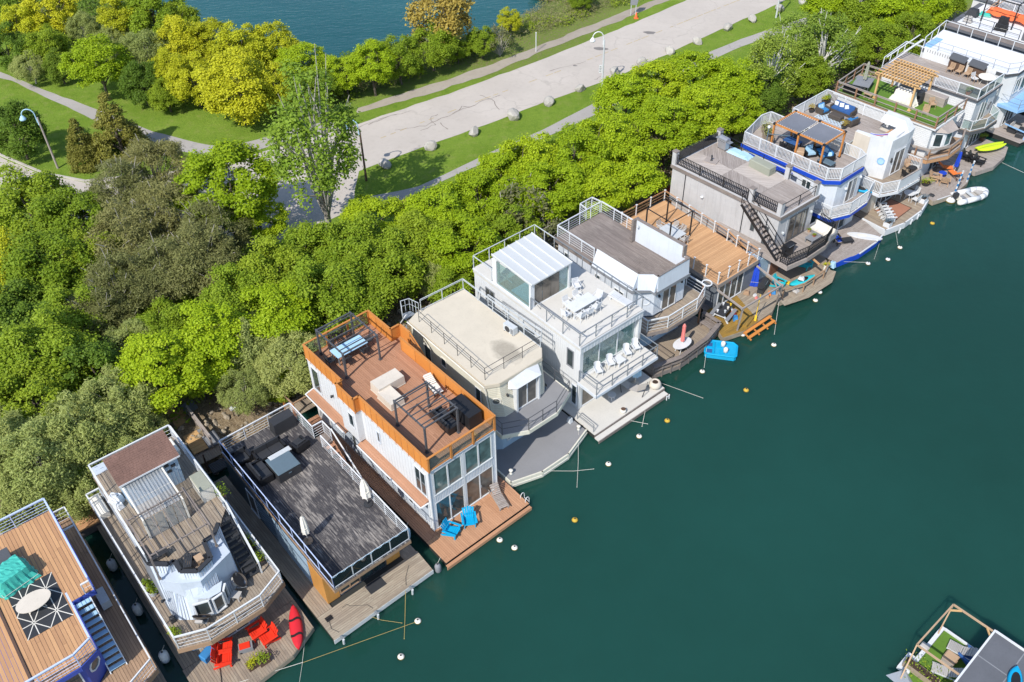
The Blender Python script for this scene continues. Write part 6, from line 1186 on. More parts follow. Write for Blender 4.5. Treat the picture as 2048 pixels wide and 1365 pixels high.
# dormer-like hood over the front doors
F5.part('door_hood', MB().add([(0.3,1.5,6.0),(0.32,2.9,6.12),(0.3,4.0,5.9),(0.95,1.7,5.45),(0.95,3.75,5.45),(0.5,1.3,5.4),(0.5,4.0,5.4)], [(0,3,4,1),(1,4,2),(0,5,3),(4,6,2)]), 'white'); F5.part('door_surround', MB().box(0.45,0.86,1.72,1.86,3.205,5.44).box(0.45,0.86,3.6,3.74,3.205,5.44).box(0.45,0.84,1.86,3.6,5.3,5.44), 'white')
F5.part('door_backing', MB().box(0.45,0.66,1.86,3.6,3.205,5.3), 'brown'); window(F5, (0.68,1.88), (0.68,3.58), 3.24, 5.28, 2, 'white', 'brown_glass', 0.09, name='sliding_door')
wc = Vector((0.54,0.65)).normalized(); octo(F5, (0.22,0.52), 4.6, 0.33, Vector((0.77,-0.64)), 'offwhite', 'glass'); lantern(F5, 0.5, 1.2, 4.9)
window(F5, (-1.3,0.055), (-0.7,0.07), 3.7, 5.2, 1); window(F5, (-4.9,0.03), (-4.3,0.03), 4.5, 5.3, 1, 'offwhite'); window(F5, (-6.8,0.03), (-6.0,0.03), 3.3, 5.2, 1, 'offwhite', name='door')
railing(F5, [(-0.55,-0.25),(1.7,-0.24),(2.48,1.32),(2.48,3.72),(1.66,5.58),(-1.2,5.58)], 3.2, 1.05, 1.4, 'dark_grey', 1, 0.04, 0.04, barw=0.03); railing(F5, [(-1.3,5.58),(-8.4,5.58)], 3.2, 1.05, 1.8, 'galv', 2, 0.045, 0.045, barw=0.03)
railing(F5, [(-6.0,5.02),(-0.8,5.3)], 6.2, 1.0, 1.9, 'galv', 2, 0.04, 0.04, barw=0.03)
put('aircon', F5, -2.9, 4.4, 6.2, -85, 'white air conditioner on the flat cream roof')
put('loose_item', F5, 1.9, 5.55, 0.5, 0, 'small metal bucket of odds and ends at the corner of the grey dock', col='galv', name='bucket', cat='bucket', L_=0.35, W_=0.35, h=0.4)
bl = thing('mooring_bollard', 'white mooring bollard on the left corner of the grey coated dock', 'bollard', F5, 2.75, -0.45, 0.5); bl.part('post', MB().lathe([(0.12,0),(0.09,0.05),(0.09,0.3),(0.14,0.33),(0.14,0.38),(0.03,0.4)], n=12), 'offwhite', smooth=True); bl.part('base', MB().box(-0.16,0.16,-0.16,0.16,0,0.02), 'steel')
bl = thing('mooring_bollard', 'white mooring bollard on the right corner of the grey coated dock', 'bollard', F5, 2.8, 5.5, 0.5); bl.part('post', MB().lathe([(0.12,0),(0.09,0.05),(0.09,0.3),(0.14,0.33),(0.14,0.38),(0.03,0.4)], n=12), 'offwhite', smooth=True); bl.part('base', MB().box(-0.16,0.16,-0.16,0.16,0,0.02), 'steel')

# ---- sixth houseboat: white, glass pavilion on the roof
G6 = boat('houseboat', 'white houseboat with a glazed roof pavilion and white patio furniture', 4.47, 45.54, -50.7)
dk = [(-11.4,-0.75),(2.45,-0.72),(2.42,6.1),(-11.4,6.3)]
floatbase(G6, dk); G6.part('dock_deck', MB().prism(dk, 0.40, 0.5), 'deck_pale'); G6.part('dock_step', MB().box(2.5,2.9,-0.78,6.0,0.18,0.32), 'deck_pale'); fascia(G6, [(2.46,-0.72),(2.43,6.1)], 0.2, 0.47, 'old_wood'); fascia(G6, [(2.92,-0.78),(2.92,6.0)], 0.05, 0.29, 'old_wood')
G6.part('house_wall', MB().box(-11.2,-0.75,0.0,5.78,0.505,6.0), 'white_wall'); siding(G6, (-11.2,0), (-0.75,0), 3.0, 5.98, 0.2, 'white'); siding(G6, (-0.75,5.78), (-11.2,5.78), 3.0, 5.98, 0.3, 'white')
G6.part('side_wall', MB().box(-0.745,0.0,0.0,0.28,0.505,6.0), 'white_wall'); G6.part('side_wall', MB().box(-0.745,0.0,5.5,5.78,0.505,6.0), 'white_wall'); siding(G6, (-0.745,0), (0,0), 0.6, 5.98, 0.2, 'white')
G6.part('floor_band', MB().box(-0.745,0.0,0.28,5.5,2.95,3.25), 'white_wall'); G6.part('lintel', MB().box(-0.745,-0.02,0.28,5.5,5.7,6.0), 'white_wall')
G6.part('front_parapet', MB().box(-0.02,0.06,-0.03,5.8,5.78,6.28), 'white'); siding(G6, (0.06,0.0), (0.06,5.78), 5.8, 6.1, 0.3, 'lilac_wall', proud=0.02)
gl = MB(); W6 = window(G6, (-0.3,0.30), (-0.3,5.48), 3.27, 5.69, 3, 'white_metal', 'clear', 0.09, name='window_wall', out=0.05)
cu = MB()
for k in range(60): y = 0.5+4.3*k/60; cu.v += [(-0.62+0.05*math.sin(k*1.7),y,3.28),(-0.62+0.05*math.sin(k*1.7),y,5.65)]; cu.f += [(2*k-2,2*k-1,2*k+1,2*k)] if k else []
G6.part('curtain', cu, P_('curtain', (0.16,0.24,0.23), 0.8)); G6.part('bedding', MB().box(-0.7,-0.5,3.2,3.9,3.3,3.75), 'white')
window(G6, (-0.1,0.35), (-0.1,1.6), 0.52, 2.7, 1, 'white_metal', 'brown_glass', name='door'); window(G6, (-0.1,1.75), (-0.1,5.4), 0.52, 2.8, 3, 'white_metal', 'glass', name='sliding_door')
G6.part('back_wall', MB().box(-0.745,-0.15,0.28,5.5,0.505,2.95), 'lilac_wall')
window(G6, (-1.25,0), (-0.6,0), 4.0, 5.55, 1, 'mid_grey'); window(G6, (-9.9,0), (-8.9,0), 4.3, 5.5, 2, 'mid_grey'); window(G6, (-0.7,0), (-0.15,0), 0.8, 2.6, 1, 'lilac_wall')
G6.part('balcony_slab', MB().box(0.0,1.78,-0.12,5.72,3.1,3.3), 'deck_pale'); fascia(G6, [(0.0,-0.14),(1.80,-0.14),(1.80,5.74),(0.0,5.74)], 3.05, 3.28, 'lilac_wall', 0.05)
for pts in ([(0.05,-0.08),(1.74,-0.08),(1.74,5.68),(0.05,5.68)],): railing(G6, pts, 3.3, 1.05, 1.45, 'steel', 1, 0.06, 0.05, barw=0.025)
rf = [(-11.25,-0.05),(-11.25,5.83),(0.0,5.83),(0.0,-0.05)]
G6.part('roof', MB().prism(rf, 6.003, 6.4), 'deck_pale'); G6.part('roof_trim', MB().beam((-11.25,-0.07,6.33),(0.06,-0.07,6.33),0.05,0.12).beam((0.08,-0.07,6.33),(0.08,5.83,6.33),0.05,0.12), 'white')
railing(G6, [(-9.15,-0.02),(-11.2,-0.02),(-11.2,5.78),(-9.0,5.78)], 6.4, 1.08, 1.45, 'galv', 0, 0.06, 0.05); railing(G6, [(-4.95,-0.02),(-0.1,-0.02),(-0.1,5.78),(-9.0,5.78)], 6.4, 1.08, 1.6, 'steel', 0, 0.065, 0.05)
bm = MB()
for x in (-4.6,-3.2,-1.7): bm.tube((x,-0.02,7.4),(x+0.02,0.55,6.42),0.018,5)
for y in (0.5,2.0,3.5,5.0): bm.tube((-0.1,y,7.4),(-0.75,y,6.42),0.018,5)
G6.part('railing_brace', bm, 'steel', kind='stuff')
pv = thing('glass_pavilion', 'glazed pavilion with a ribbed pale roof over the stair, on the white roof', 'pavilion', G6, 0, 0, 0)
for x, y in ((-9.0,0.12),(-5.1,0.12),(-9.0,3.6),(-5.1,3.6)): pv.part('post', MB().box(x-0.09,x+0.33 if x < -8 else x+0.09,y-0.09,y+0.25 if y < 1 else y+0.09,6.4,8.42), 'white_metal')
pv.part('roof', MB().add([(-9.15,0.02,8.62),(-4.92,0.02,8.42),(-4.92,3.75,8.52),(-9.15,3.75,8.72),(-9.15,0.02,8.72),(-4.92,0.02,8.52),(-4.92,3.75,8.62),(-9.15,3.75,8.82)], [(0,3,2,1),(4,5,6,7),(0,1,5,4),(1,2,6,5),(2,3,7,6),(3,0,4,7)]), P_('pavilion_roof', (0.50,0.52,0.53), 0.35, 0.03, 0.05))
for k in range(6): y = 0.06+3.65*k/5; pv.part('rib', MB().add([(-9.16,y-0.03,8.725+0.027*y),(-4.9,y-0.03,8.525+0.027*y),(-4.9,y+0.03,8.525+0.027*y),(-9.16,y+0.03,8.725+0.027*y),(-9.16,y-0.03,8.775+0.027*y),(-4.9,y-0.03,8.575+0.027*y),(-4.9,y+0.03,8.575+0.027*y),(-9.16,y+0.03,8.775+0.027*y)], [(4,5,6,7),(0,1,5,4),(1,2,6,5),(2,3,7,6),(3,0,4,7)]), 'white_metal')
for k in range(4): pv.part('pane', MB().box(-5.12,-5.1,0.4+k*0.78,1.14+k*0.78,6.45,8.36), 'brown_glass' if k < 3 else 'clear')
pv.part('sill', MB().box(-5.16,-5.04,0.2,3.6,6.4,6.45).box(-8.6,-5.2,0.02,0.12,6.4,6.45), 'white_metal')
for k in range(2): pv.part('pane', MB().box(-8.6+k*1.72,-6.9+k*1.72,0.05,0.07,6.46,8.4), 'clear')
pv.part('stair_floor', MB().box(-8.6,-5.2,0.2,3.5,6.402,6.42), 'teal_wood'); pv.part('glass_floor', MB().box(-7.4,-5.3,0.3,1.9,6.425,6.5), 'pale_blue'); pv.part('inner_rail', MB().beam((-7.4,1.9,7.2),(-5.3,1.9,7.2),0.05).box(-7.43,-7.37,1.87,1.93,6.42,7.2).beam((-8.6,0.4,7.1),(-7.4,0.4,7.1),0.05), 'galv')
put('covered_sofa', G6, -10.1, 4.2, 6.4, 0, 'dark box cover behind the glass pavilion', L_=1.0, W_=1.8, h=0.8, col='dark_grey')
put('table', G6, -2.7, 2.55, 6.4, 90, 'long white dining table on the white roof', L_=2.15, W_=0.95, h=0.72)
for dx, dy, rz, nm in ((-0.75,-0.55,0,'shore side left'),(-0.75,0.4,0,'shore side right'),(0.75,-0.75,180,'water side left'),(0.8,-0.1,175,'water side middle'),(0.75,0.65,185,'water side right'),(0.1,1.4,-80,'right end'),(0,-1.35,90,'left end')): put('chair', G6, -2.7+dx, 2.55+dy, 6.4, rz, 'white dining chair at the long white table, '+nm, 'white chairs at the roof table', col='white')
put('chair', G6, -4.45, 3.75, 6.4, -20, 'white chair alone beside the glass pavilion', col='white'); put('lounger', G6, -1.5, 5.15, 6.4, 5, 'white sun lounger by the right rail of the white roof', col='white', back=8)
for y, nm in ((1.35,'far left'),(2.5,'beside the table, left'),(4.1,'beside the table, right'),(4.95,'far right')): put('chair', G6, 0.4, y, 3.3, -20, 'white woven shell chair on the glass fronted balcony, '+nm, 'white shell chairs on the balcony', col='white', woven=True)
put('table', G6, 0.55, 3.2, 3.3, 0, 'low white square table between the shell chairs', L_=0.7, W_=0.7, h=0.45)
bw = thing('round_bowl_planter', 'round pale bowl planter at the right corner of the pale dock', 'planter', G6, 1.95, 5.6, 0.5); bw.part('bowl', MB().lathe([(0.25,0),(0.42,0.2),(0.45,0.38),(0.33,0.6),(0.24,0.62),(0.2,0.55)], n=20), 'stone', smooth=True); bw.part('soil', MB().lathe([(0.2,0.52),(0.2,0.56)], n=16), 'soil')
hm = thing('hammock_chair', 'sagging grey hammock chair half in shade on the pale dock', 'hammock', G6, 1.2, 4.2, 0.5, 30); hm.part('sling', MB().add([(-0.9,-0.35,0.75),(-0.3,-0.35,0.4),(0.3,-0.35,0.35),(0.9,-0.35,0.8),(-0.9,0.35,0.75),(-0.3,0.35,0.4),(0.3,0.35,0.35),(0.9,0.35,0.8)], [(0,1,5,4),(1,2,6,5),(2,3,7,6)]), 'grey_cloth')
for x in (-0.75,0.75):
    for y in (-0.4,0.4): hm.part('leg', MB().tube((x,y,0.0),(x*1.2,y,0.8),0.03,6), 'charcoal')
put('round_table', G6, 0.75, 2.5, 0.5, 0, 'small pale round table in the shade of the balcony', r=0.3, h=0.45, col='white'); put('umbrella', G6, 0.7, 4.9, 0.5, 0, 'blue grey closed parasol under the balcony', col='pale_blue', r=0.3, h=2.3)
G6.part('gate', MB().path([(0.6,-0.62,0.5),(0.6,-0.62,1.2),(2.2,-0.62,1.2),(2.2,-0.62,0.5)], 0.03, 6).path([(0.6,-0.62,0.85),(2.2,-0.62,0.85)], 0.02, 5), 'steel')
lw = thing('step_lamp_base', 'glass lantern bowl at the step of the pale dock', 'lantern', G6, 2.2, 2.2, 0.5); lw.part('bowl', MB().lathe([(0.1,0),(0.22,0.12),(0.2,0.28),(0.14,0.3)], n=16), 'offwhite', smooth=True); lw.part('rim', MB().lathe([(0.14,0.3),(0.17,0.33),(0.13,0.34)], n=16), 'brown')
q = thing('tube_fender', 'white posts holding the step of the pale dock at its right end', 'fender', G6, 3.05, 5.7, 0); q.part('tube', MB().tube((0,0,-0.4),(0,0,0.4),0.04,6).tube((0,0.25,-0.4),(0,0.25,0.4),0.04,6), 'white_metal'); q.part('bar', MB().tube((0,0,0.3),(0,0.25,0.3),0.03,6), 'white_metal')

# ---- seventh houseboat: dark grey plank roof with flared pale parapets
H7 = boat('houseboat', 'pale grey houseboat with a dark plank roof deck and flared parapets', 10.25, 52.17, -50.7)
dk = [(-8.8,-2.2),(2.45,-2.25),(3.0,0.05),(2.87,2.94),(2.36,4.98),(-8.8,5.0)]
floatbase(H7, dk); planks(H7, [(-8.8,-2.2),(0.2,-2.2),(0.2,5.0),(-8.8,5.0)], 0.5, 0.15, mat='old_wood', joined=True, name='walkway_board'); planks(H7, [(0.21,-2.2),(2.43,-2.23),(2.98,0.05),(2.85,2.94),(2.34,4.95),(0.21,5.0)], 0.5, 0.15, mat='grey_wood', maxlen=5)
ob = [(0.4,-2.25),(2.45,-2.25),(3.0,0.05),(2.87,2.94),(2.36,4.98),(0.7,5.0)]
mb = MB()
for a, b in zip(ob[1:-1], ob[2:]): mb.beam((*a,1.3), (*b,1.3), 0.34, 0.05).beam((a[0]+.1,a[1],0.95), (b[0]+.1,b[1],0.95), 0.04, 0.12)
rb = H7.part('wide_rail', mb, 'old_wood')
for p in along_pts(ob[1:], 0.85): obj('post', shared('dkpost', lambda: MB().box(-0.05,0.05,-0.05,0.05,-0.6,0.77).mesh('post','old_wood')), rb, (p[0],p[1],0.5))
for k in range(4): H7.part('bench_slat', MB().box(1.0,2.1,4.3+k*0.17,4.44+k*0.17,0.86,0.9), 'old_wood')
H7.part('bench_leg', MB().box(1.05,1.15,4.32,4.9,0.5,0.86).box(1.95,2.05,4.32,4.9,0.5,0.86), 'old_wood'); fascia(H7, ob, 0.1, 0.47, 'old_wood')
H7.part('lower_wall', MB().prism([(-8.6,-1.5),(-0.8,-1.5),(0.0,-0.3),(0.05,3.0),(-8.6,3.0)], 0.505, 2.95), 'pale_blue_wall'); window(H7, (0.02,0.0), (0.03,0.9), 1.1, 2.4, 1); window(H7, (0.03,0.95), (0.04,1.9), 1.1, 2.4, 1); window(H7, (0.04,1.95), (0.045,2.8), 1.1, 2.4, 1)
H7.part('house_wall', MB().prism([(-8.6,-1.5),(-0.75,-1.5),(-0.72,-1.0),(0.0,-0.05),(0.1,3.05),(-8.6,3.05)], 3.3, 5.75), 'lilac_wall'); siding(H7, (0.0,-0.05), (0.1,3.05), 3.3, 5.7, 0.15, 'blue_grey_wall', proud=0.008); siding(H7, (-8.6,-1.5), (-0.75,-1.5), 3.3, 5.7, 0.2, 'blue_grey_wall', proud=0.008)
window(H7, (0.03,0.72), (0.075,2.2), 3.32, 5.5, 2, 'white', 'brown_glass', 0.09, name='sliding_door', handle=True); lantern(H7, 0.03, 0.35, 4.9); lantern(H7, 0.09, 2.6, 5.1); octo(H7, (-0.36,-0.53), 4.65, 0.36, Vector((0.8,-0.6)), 'white', 'lilac_wall')
window(H7, (-2.6,-1.5), (-1.6,-1.5), 4.3, 5.2, 2); window(H7, (-4.6,-1.5), (-4.0,-1.5), 4.2, 5.3, 1); window(H7, (-7.9,-1.5), (-7.3,-1.5), 3.9, 5.4, 1)
md = [(-0.7,-1.75),(1.02,-1.74),(1.66,-0.17),(1.67,2.95),(1.0,4.6),(-0.9,4.55),(-0.9,3.1),(0.1,3.1),(0.0,-0.1),(-0.7,-1.05)]
H7.part('balcony_slab', MB().prism(md, 2.96, 3.15), 'brown'); planks(H7, md, 3.2, 0.15, mat='grey_wood', joined=True, name='balcony_board'); fascia(H7, md[0:6], 2.9, 3.2, 'old_wood')
railing(H7, [(-0.6,-1.6),(0.92,-1.58),(1.55,-0.12),(1.55,2.95),(0.92,4.5),(-0.85,4.46)], 3.2, 1.08, 1.55, 'white_metal', 4, 0.07)
rf = [(-8.75,-1.6),(-8.9,3.25),(-4.6,3.2),(-4.6,2.85),(0.42,2.85),(0.48,-0.4),(-0.05,-0.42),(-0.75,-1.15),(-0.75,-1.6)]
H7.part('roof', MB().prism(rf, 5.75, 6.245), 'old_wood'); planks(H7, [(-8.7,-1.55),(-8.85,3.2),(-4.65,3.15),(-4.65,2.6),(-0.05,2.6),(0.35,2.55),(0.4,-0.35),(-0.1,-0.4),(-0.78,-1.1)], 6.29, 0.14, 0.012, 'old_wood', maxlen=4)
# flared parapet panels: foot outside, cap inside
def flare(t, a, b, out, z0, z1, mat, inn=0.0, cap='old_wood', capw=0.16):
    d = Vector((b[0]-a[0], b[1]-a[1])); nv = Vector((d.y, -d.x)).normalized(); o = nv*out
    p_ = t.part('parapet_panel', MB().add([(a[0]+o.x,a[1]+o.y,z0),(b[0]+o.x,b[1]+o.y,z0),(b[0],b[1],z1),(a[0],a[1],z1),(a[0]-nv.x*0.08,a[1]-nv.y*0.08,z0),(b[0]-nv.x*0.08,b[1]-nv.y*0.08,z0),(b[0]-nv.x*0.08,b[1]-nv.y*0.08,z1),(a[0]-nv.x*0.08,a[1]-nv.y*0.08,z1)], [(0,1,2,3),(7,6,5,4),(0,3,7,4),(1,5,6,2),(3,2,6,7),(0,4,5,1)]), mat)
    if cap: obj('cap', MB().beam((a[0]-nv.x*0.04,a[1]-nv.y*0.04,z1+0.025),(b[0]-nv.x*0.04,b[1]-nv.y*0.04,z1+0.025),capw,0.045).mesh('cap', cap), p_)
H7.part('eave_skirt', MB().prism([(-8.9,-1.72),(-4.9,-1.72),(-4.9,-1.6),(-8.9,-1.6)], 5.9, 6.26), 'old_wood')
flare(H7, (-4.75,-1.25), (-0.72,-1.17), 0.5, 6.0, 7.28, 'lilac_wall'); flare(H7, (-0.72,-1.17), (-0.02,-0.40), 0.25, 6.0, 7.28, 'lilac_wall'); flare(H7, (-0.02,-0.40), (0.43,-0.40), 0.25, 6.0, 7.28, 'lilac_wall'); flare(H7, (0.43,-0.40), (0.42,2.82), 0.12, 6.0, 7.28, 'lilac_wall')
fascia(H7, [(-4.8,-1.7),(-0.78,-1.66),(0.0,-0.55),(0.5,-0.55),(0.56,2.9)], 5.72, 6.0, 'mid_grey')
H7.part('tall_parapet', MB().ext([(-4.5,2.45,6.295),(0.2,2.62,6.295),(0.2,2.62,7.3),(0.0,2.6,7.35),(0.0,2.6,8.22),(-4.5,2.45,8.22)], (0,0.12,0)), 'lilac_wall'); H7.part('tall_parapet_cap', MB().beam((-4.6,2.52,8.25),(0.08,2.68,8.25),0.26,0.05).box(-0.06,0.06,2.52,2.86,7.3,8.24).beam((-0.05,2.72,7.3),(0.45,2.72,7.3),0.3,0.05), 'old_wood'); H7.part('end_post', MB().box(-4.68,-4.5,2.1,2.75,6.295,8.24), 'old_wood'); lantern(H7, -4.2, 2.4, 7.7, 'galv', (0, -1)); flare(H7, (-4.65,3.15), (-4.5,2.5), 0.3, 6.0, 7.0, 'lilac_wall', cap=None)
railing(H7, [(-4.85,-1.45),(-8.72,-1.5),(-8.85,3.15),(-4.75,3.2)], 6.29, 1.03, 1.25, 'white_metal', 5, 0.065); railing(H7, [(-8.9,1.6),(-9.7,1.7),(-9.75,3.0),(-8.95,3.1)], 6.29, 1.03, 0.8, 'white_metal', 5, 0.06)
for x, y, l in ((-3.9,-0.6,'dark vent cowl on the plank roof by the flared panel'),(-2.2,-0.9,'small dark vent stub on the plank roof, left'),(-1.4,-0.8,'small dark vent stub on the plank roof, right')):
    q = thing('roof_vent', l, 'vent', H7, x, y, 6.29); q.part('pipe', MB().tube((0,0,0),(0,0,0.16),0.06,8), 'charcoal'); q.part('cowl', MB().box(-0.16,0.16,-0.1,0.1,0.16,0.24), 'black')
for x, y, l in ((0.1,0.1,'brown leaf litter heap in the front left corner of the plank roof'),(0.15,1.9,'brown leaf litter heap in the front right corner of the plank roof')):
    q = thing('leaf_litter', l, 'leaf heap', H7, x-0.1, y, 6.29); obj('leaves', leaf_mesh('leaves', np.array([[0,0,0.03],[0.15,0.2,0.03],[-0.1,0.35,0.03]]), np.array([0.2,0.18,0.15]), 0.2, 220, 0.09, 0.05, 0, M['brown'], 3, np.array([0,0,-1.])), q.o, kind='stuff')
put('round_table', H7, 2.0, 1.25, 0.5, 90, 'white capsule shaped table on the lower deck with the pink parasol', r=0.5, h=0.72, oval=1.7); put('umbrella', H7, 1.95, 1.3, 0.5, 0, 'closed pink parasol through the capsule table', col='pink', h=2.5, r=0.11, base='charcoal')
lr = thing('life_ring', 'white life ring on a post beside the grey balcony', 'life ring', H7, 0.75, 4.85, 3.2); lr.part('ring', MB().path([(0.36*math.cos(a),0.36*math.sin(a),1.0) for a in [k*math.pi/8 for k in range(17)]], 0.055, 8), 'white'); lr.part('post', MB().box(-0.05,0.05,-0.4,-0.3,-2.7,1.0), 'post_wood')
pdl = thing('pedal_boat', 'turquoise pedal boat with two white seat backs tied to the dark dock', 'pedal boat', None, 15.45, 51.6, 0.0, -12)
hb = MB(); pts = [(-1.15,-0.55),(-1.0,-0.72),(1.0,-0.75),(1.15,-0.6),(1.2,0.5),(0.9,0.8),(-0.7,0.8),(-1.1,0.55)]; hb.prism(pts, -0.1, 0.38); pdl.part('hull', hb, P_('pedal_boat_blue', (0.015,0.36,0.62), 0.35)); pdl.part('gunwale', MB().path([(x,y,0.4) for x,y in pts+[pts[0]]], 0.07, 8), 'turquoise')
for x, y in ((0.15,0.32),(0.35,-0.32)): pdl.part('seat_back', MB().lathe([(0.05,0.38),(0.16,0.45),(0.17,0.75),(0.08,0.85)], (x,y,0), 12), 'offwhite', smooth=True); pdl.part('seat', MB().box(x-0.45,x-0.1,y-0.22,y+0.22,0.385,0.45), 'turquoise')
pdl.part('console', MB().box(-0.6,-0.45,-0.6,0.6,0.385,0.52).box(-1.0,-0.6,-0.06,0.06,0.385,0.47), 'turquoise'); pdl.part('footwell', MB().box(-1.0,-0.62,-0.55,-0.15,0.382,0.39).box(-1.0,-0.62,0.15,0.55,0.382,0.39), 'navy'); pdl.part('trim', MB().box(1.12,1.22,-0.55,0.45,0.3,0.36), 'orange_cloth')

# ---- eighth houseboat: one storey, cedar roof deck with a black pergola frame
I8 = boat('houseboat', 'low houseboat with a cedar roof deck, white posts and a cluttered mossy dock', 15.57, 55.74, -51)
dk = [(-10.4,-0.35),(-0.65,-0.35),(2.49,-1.72),(3.04,0.26),(2.94,3.51),(2.04,5.58),(-10.4,5.6)]
floatbase(I8, dk); planks(I8, [(-10.4,-0.35),(-0.4,-0.35),(-0.4,5.58),(-10.4,5.6)], 0.5, 0.15, mat='old_wood', joined=True, name='walkway_board')
planks(I8, [(-0.39,-0.45),(2.49,-1.72),(3.04,0.26),(3.0,1.8),(-0.39,3.0)], 0.5, 0.15, mat='mossy', along='y'); planks(I8, [(-0.39,3.02),(3.0,1.82),(2.94,3.51),(2.04,5.58),(-0.39,5.58)], 0.5, 0.15, mat='grey_wood_y', along='y'); fascia(I8, dk[1:6], 0.05, 0.47, 'grey_wood_y')
I8.part('house_wall', MB().box(-10.3,-0.15,0.25,5.1,0.505,2.85), 'slate_wall'); siding(I8, (-10.3,0.25), (-0.15,0.25), 0.55, 2.8, 0.12, 'dark_grey', True); window(I8, (-0.15,0.45), (-0.15,3.4), 0.55, 2.75, 4, 'white', 'glass', 0.09, name='sliding_door'); I8.part('side_shed', MB().box(-1.6,-0.2,5.15,6.6,0.505,2.7), 'pale_blue_wall')
rf = [(-10.5,0.0),(-10.5,5.25),(0.05,4.7),(0.1,-0.02)]
I8.part('roof', MB().prism(rf, 2.86, 3.155), 'teal_wood'); planks(I8, rf, 3.2, 0.14, 0.012, 'cedar_y', 'y', maxlen=5.5); fascia(I8, [rf[0], rf[3], rf[2], rf[1]], 2.83, 3.19, 'silver_wood')
def capposts(t, pts, z, h, sp, topm):
    r = railing(t, pts, z, h, sp, 'white_metal', 4, 0.05, 0.07, topmat=topm)
    me = shared(('cap', h), lambda: MB().box(-0.075,0.075,-0.075,0.075,0,0.04).mesh('post_cap','white'))
    for p in along_pts(pts, sp): obj('post_cap', me, r, (p[0],p[1],z+h+0.02))
capposts(I8, [(-2.5,0.06),(-0.02,0.05),(-0.0,4.64),(-2.2,4.72)], 3.2, 1.02, 1.25, 'cedar'); capposts(I8, [(-3.2,4.78),(-10.4,5.18),(-10.42,0.15)], 3.2, 1.02, 1.6, 'cedar')
I8.part('upper_stair_rail', MB().beam((-3.4,4.8,4.2),(-1.4,5.3,3.0),0.06,0.1).beam((-3.4,4.8,3.8),(-1.4,5.3,2.6),0.03), 'cedar')
for k in range(9): I8.part('stair_tread', MB().cbox(-3.2+k*0.24, 5.35, 2.9-k*0.26, 0.26, 0.8, 0.04), 'silver_wood')
pergola(None, 'pergola', 'black metal pergola frame standing on the cedar roof deck', 'pergola', I8, (-8.15,-5.6), (0.6,3.05), 3.2, 5.62, 'black', 'black', ps=0.09, bs=0.06, over=0.0)
put('table', I8, -6.3, 1.75, 3.2, 0, 'grey topped dining table under the black frame', L_=1.9, W_=1.1, h=0.72, col='white', top='galv')
for dx, dy, rz, nm in ((-0.6,-0.8,90,'left side, shore end'),(0.2,-0.8,90,'left side, middle'),(-0.6,0.8,-90,'right side, shore end'),(0.2,0.8,-90,'right side, middle'),(1.15,0.1,180,'water end'),(-1.25,0,0,'shore end')): put('chair', I8, -6.3+dx, 1.75+dy, 3.2, rz, 'white framed chair at the grey table under the black frame, '+nm, 'chairs under the black frame', col='white', seat='grey_cloth')
fr = thing('timber_arbour', 'old timber beam frame over the mossy dock', 'timber frame', I8, 0, 0, 0)
for a, b in (((0.36,-0.42,3.1),(3.1,-0.72,3.1)), ((0.42,4.1,3.1),(3.3,3.62,3.1)), ((3.05,-0.85,3.12),(3.2,3.75,3.12))): fr.part('beam', MB().beam(a, b, 0.1, 0.14), 'silver_wood')
for a, b in (((2.65,-0.3,0.5),(3.05,-0.7,3.05)), ((2.45,4.6,0.5),(3.25,3.65,3.05))): fr.part('post', MB().beam(a, b, 0.12), 'silver_wood')
fr.part('brace', MB().beam((2.4,3.75,3.0),(3.2,3.6,2.2),0.08), 'silver_wood')
pc = thing('floating_step', 'orange timber slatted step hung on the edge of the mossy dock', 'step', I8, 3.5, 1.3, 0.3)
for k in range(2): pc.part('slat', MB().box(-0.28+k*0.42,-0.06+k*0.42,-1.5,1.5,0.3-k*0.18,0.36-k*0.18), 'orange'); pc.part('riser', MB().box(-0.3+k*0.42,-0.285+k*0.42,-1.5,1.5,0.1-k*0.18,0.36-k*0.18), 'orange')
for y in (-1.45,-0.5,0.5,1.45): pc.part('bearer', MB().beam((-0.35,y,0.25),(0.45,y,-0.02),0.06,0.12), 'orange_trim')
pt = thing('picnic_table', 'white legged picnic table cluttered with pots beside the glass doors', 'picnic table', I8, 0.85, 0.15, 0.5, 15)
pt.part('tabletop', MB().box(-0.4,0.4,-0.8,0.8,0.7,0.74), 'charcoal')
for y in (-0.6,0.6): pt.part('leg', MB().beam((-0.7,y,0),(-0.25,y,0.7),0.09).beam((0.7,y,0),(0.25,y,0.7),0.09).beam((-0.75,y+0.05,0.4),(0.75,y+0.05,0.4),0.07), 'white')
for x in (-0.65,0.65): pt.part('bench_board', MB().box(x-0.14,x+0.14,-0.8,0.8,0.43,0.47), 'mid_grey')
rs = random.Random(4)
for k, (c, l) in enumerate((('white','white jar on the picnic table'),('galv','metal pot on the picnic table'),('black','black pan on the picnic table'),('offwhite','pale bowl on the picnic table'),('white','white jug on the picnic table'),('yellow','yellow tub on the picnic table'))): put('round_table', pt, -0.25+0.5*(k%2), -0.6+k*0.25, 0.74, 0, l, r=0.09, h=0.2, col=c); 
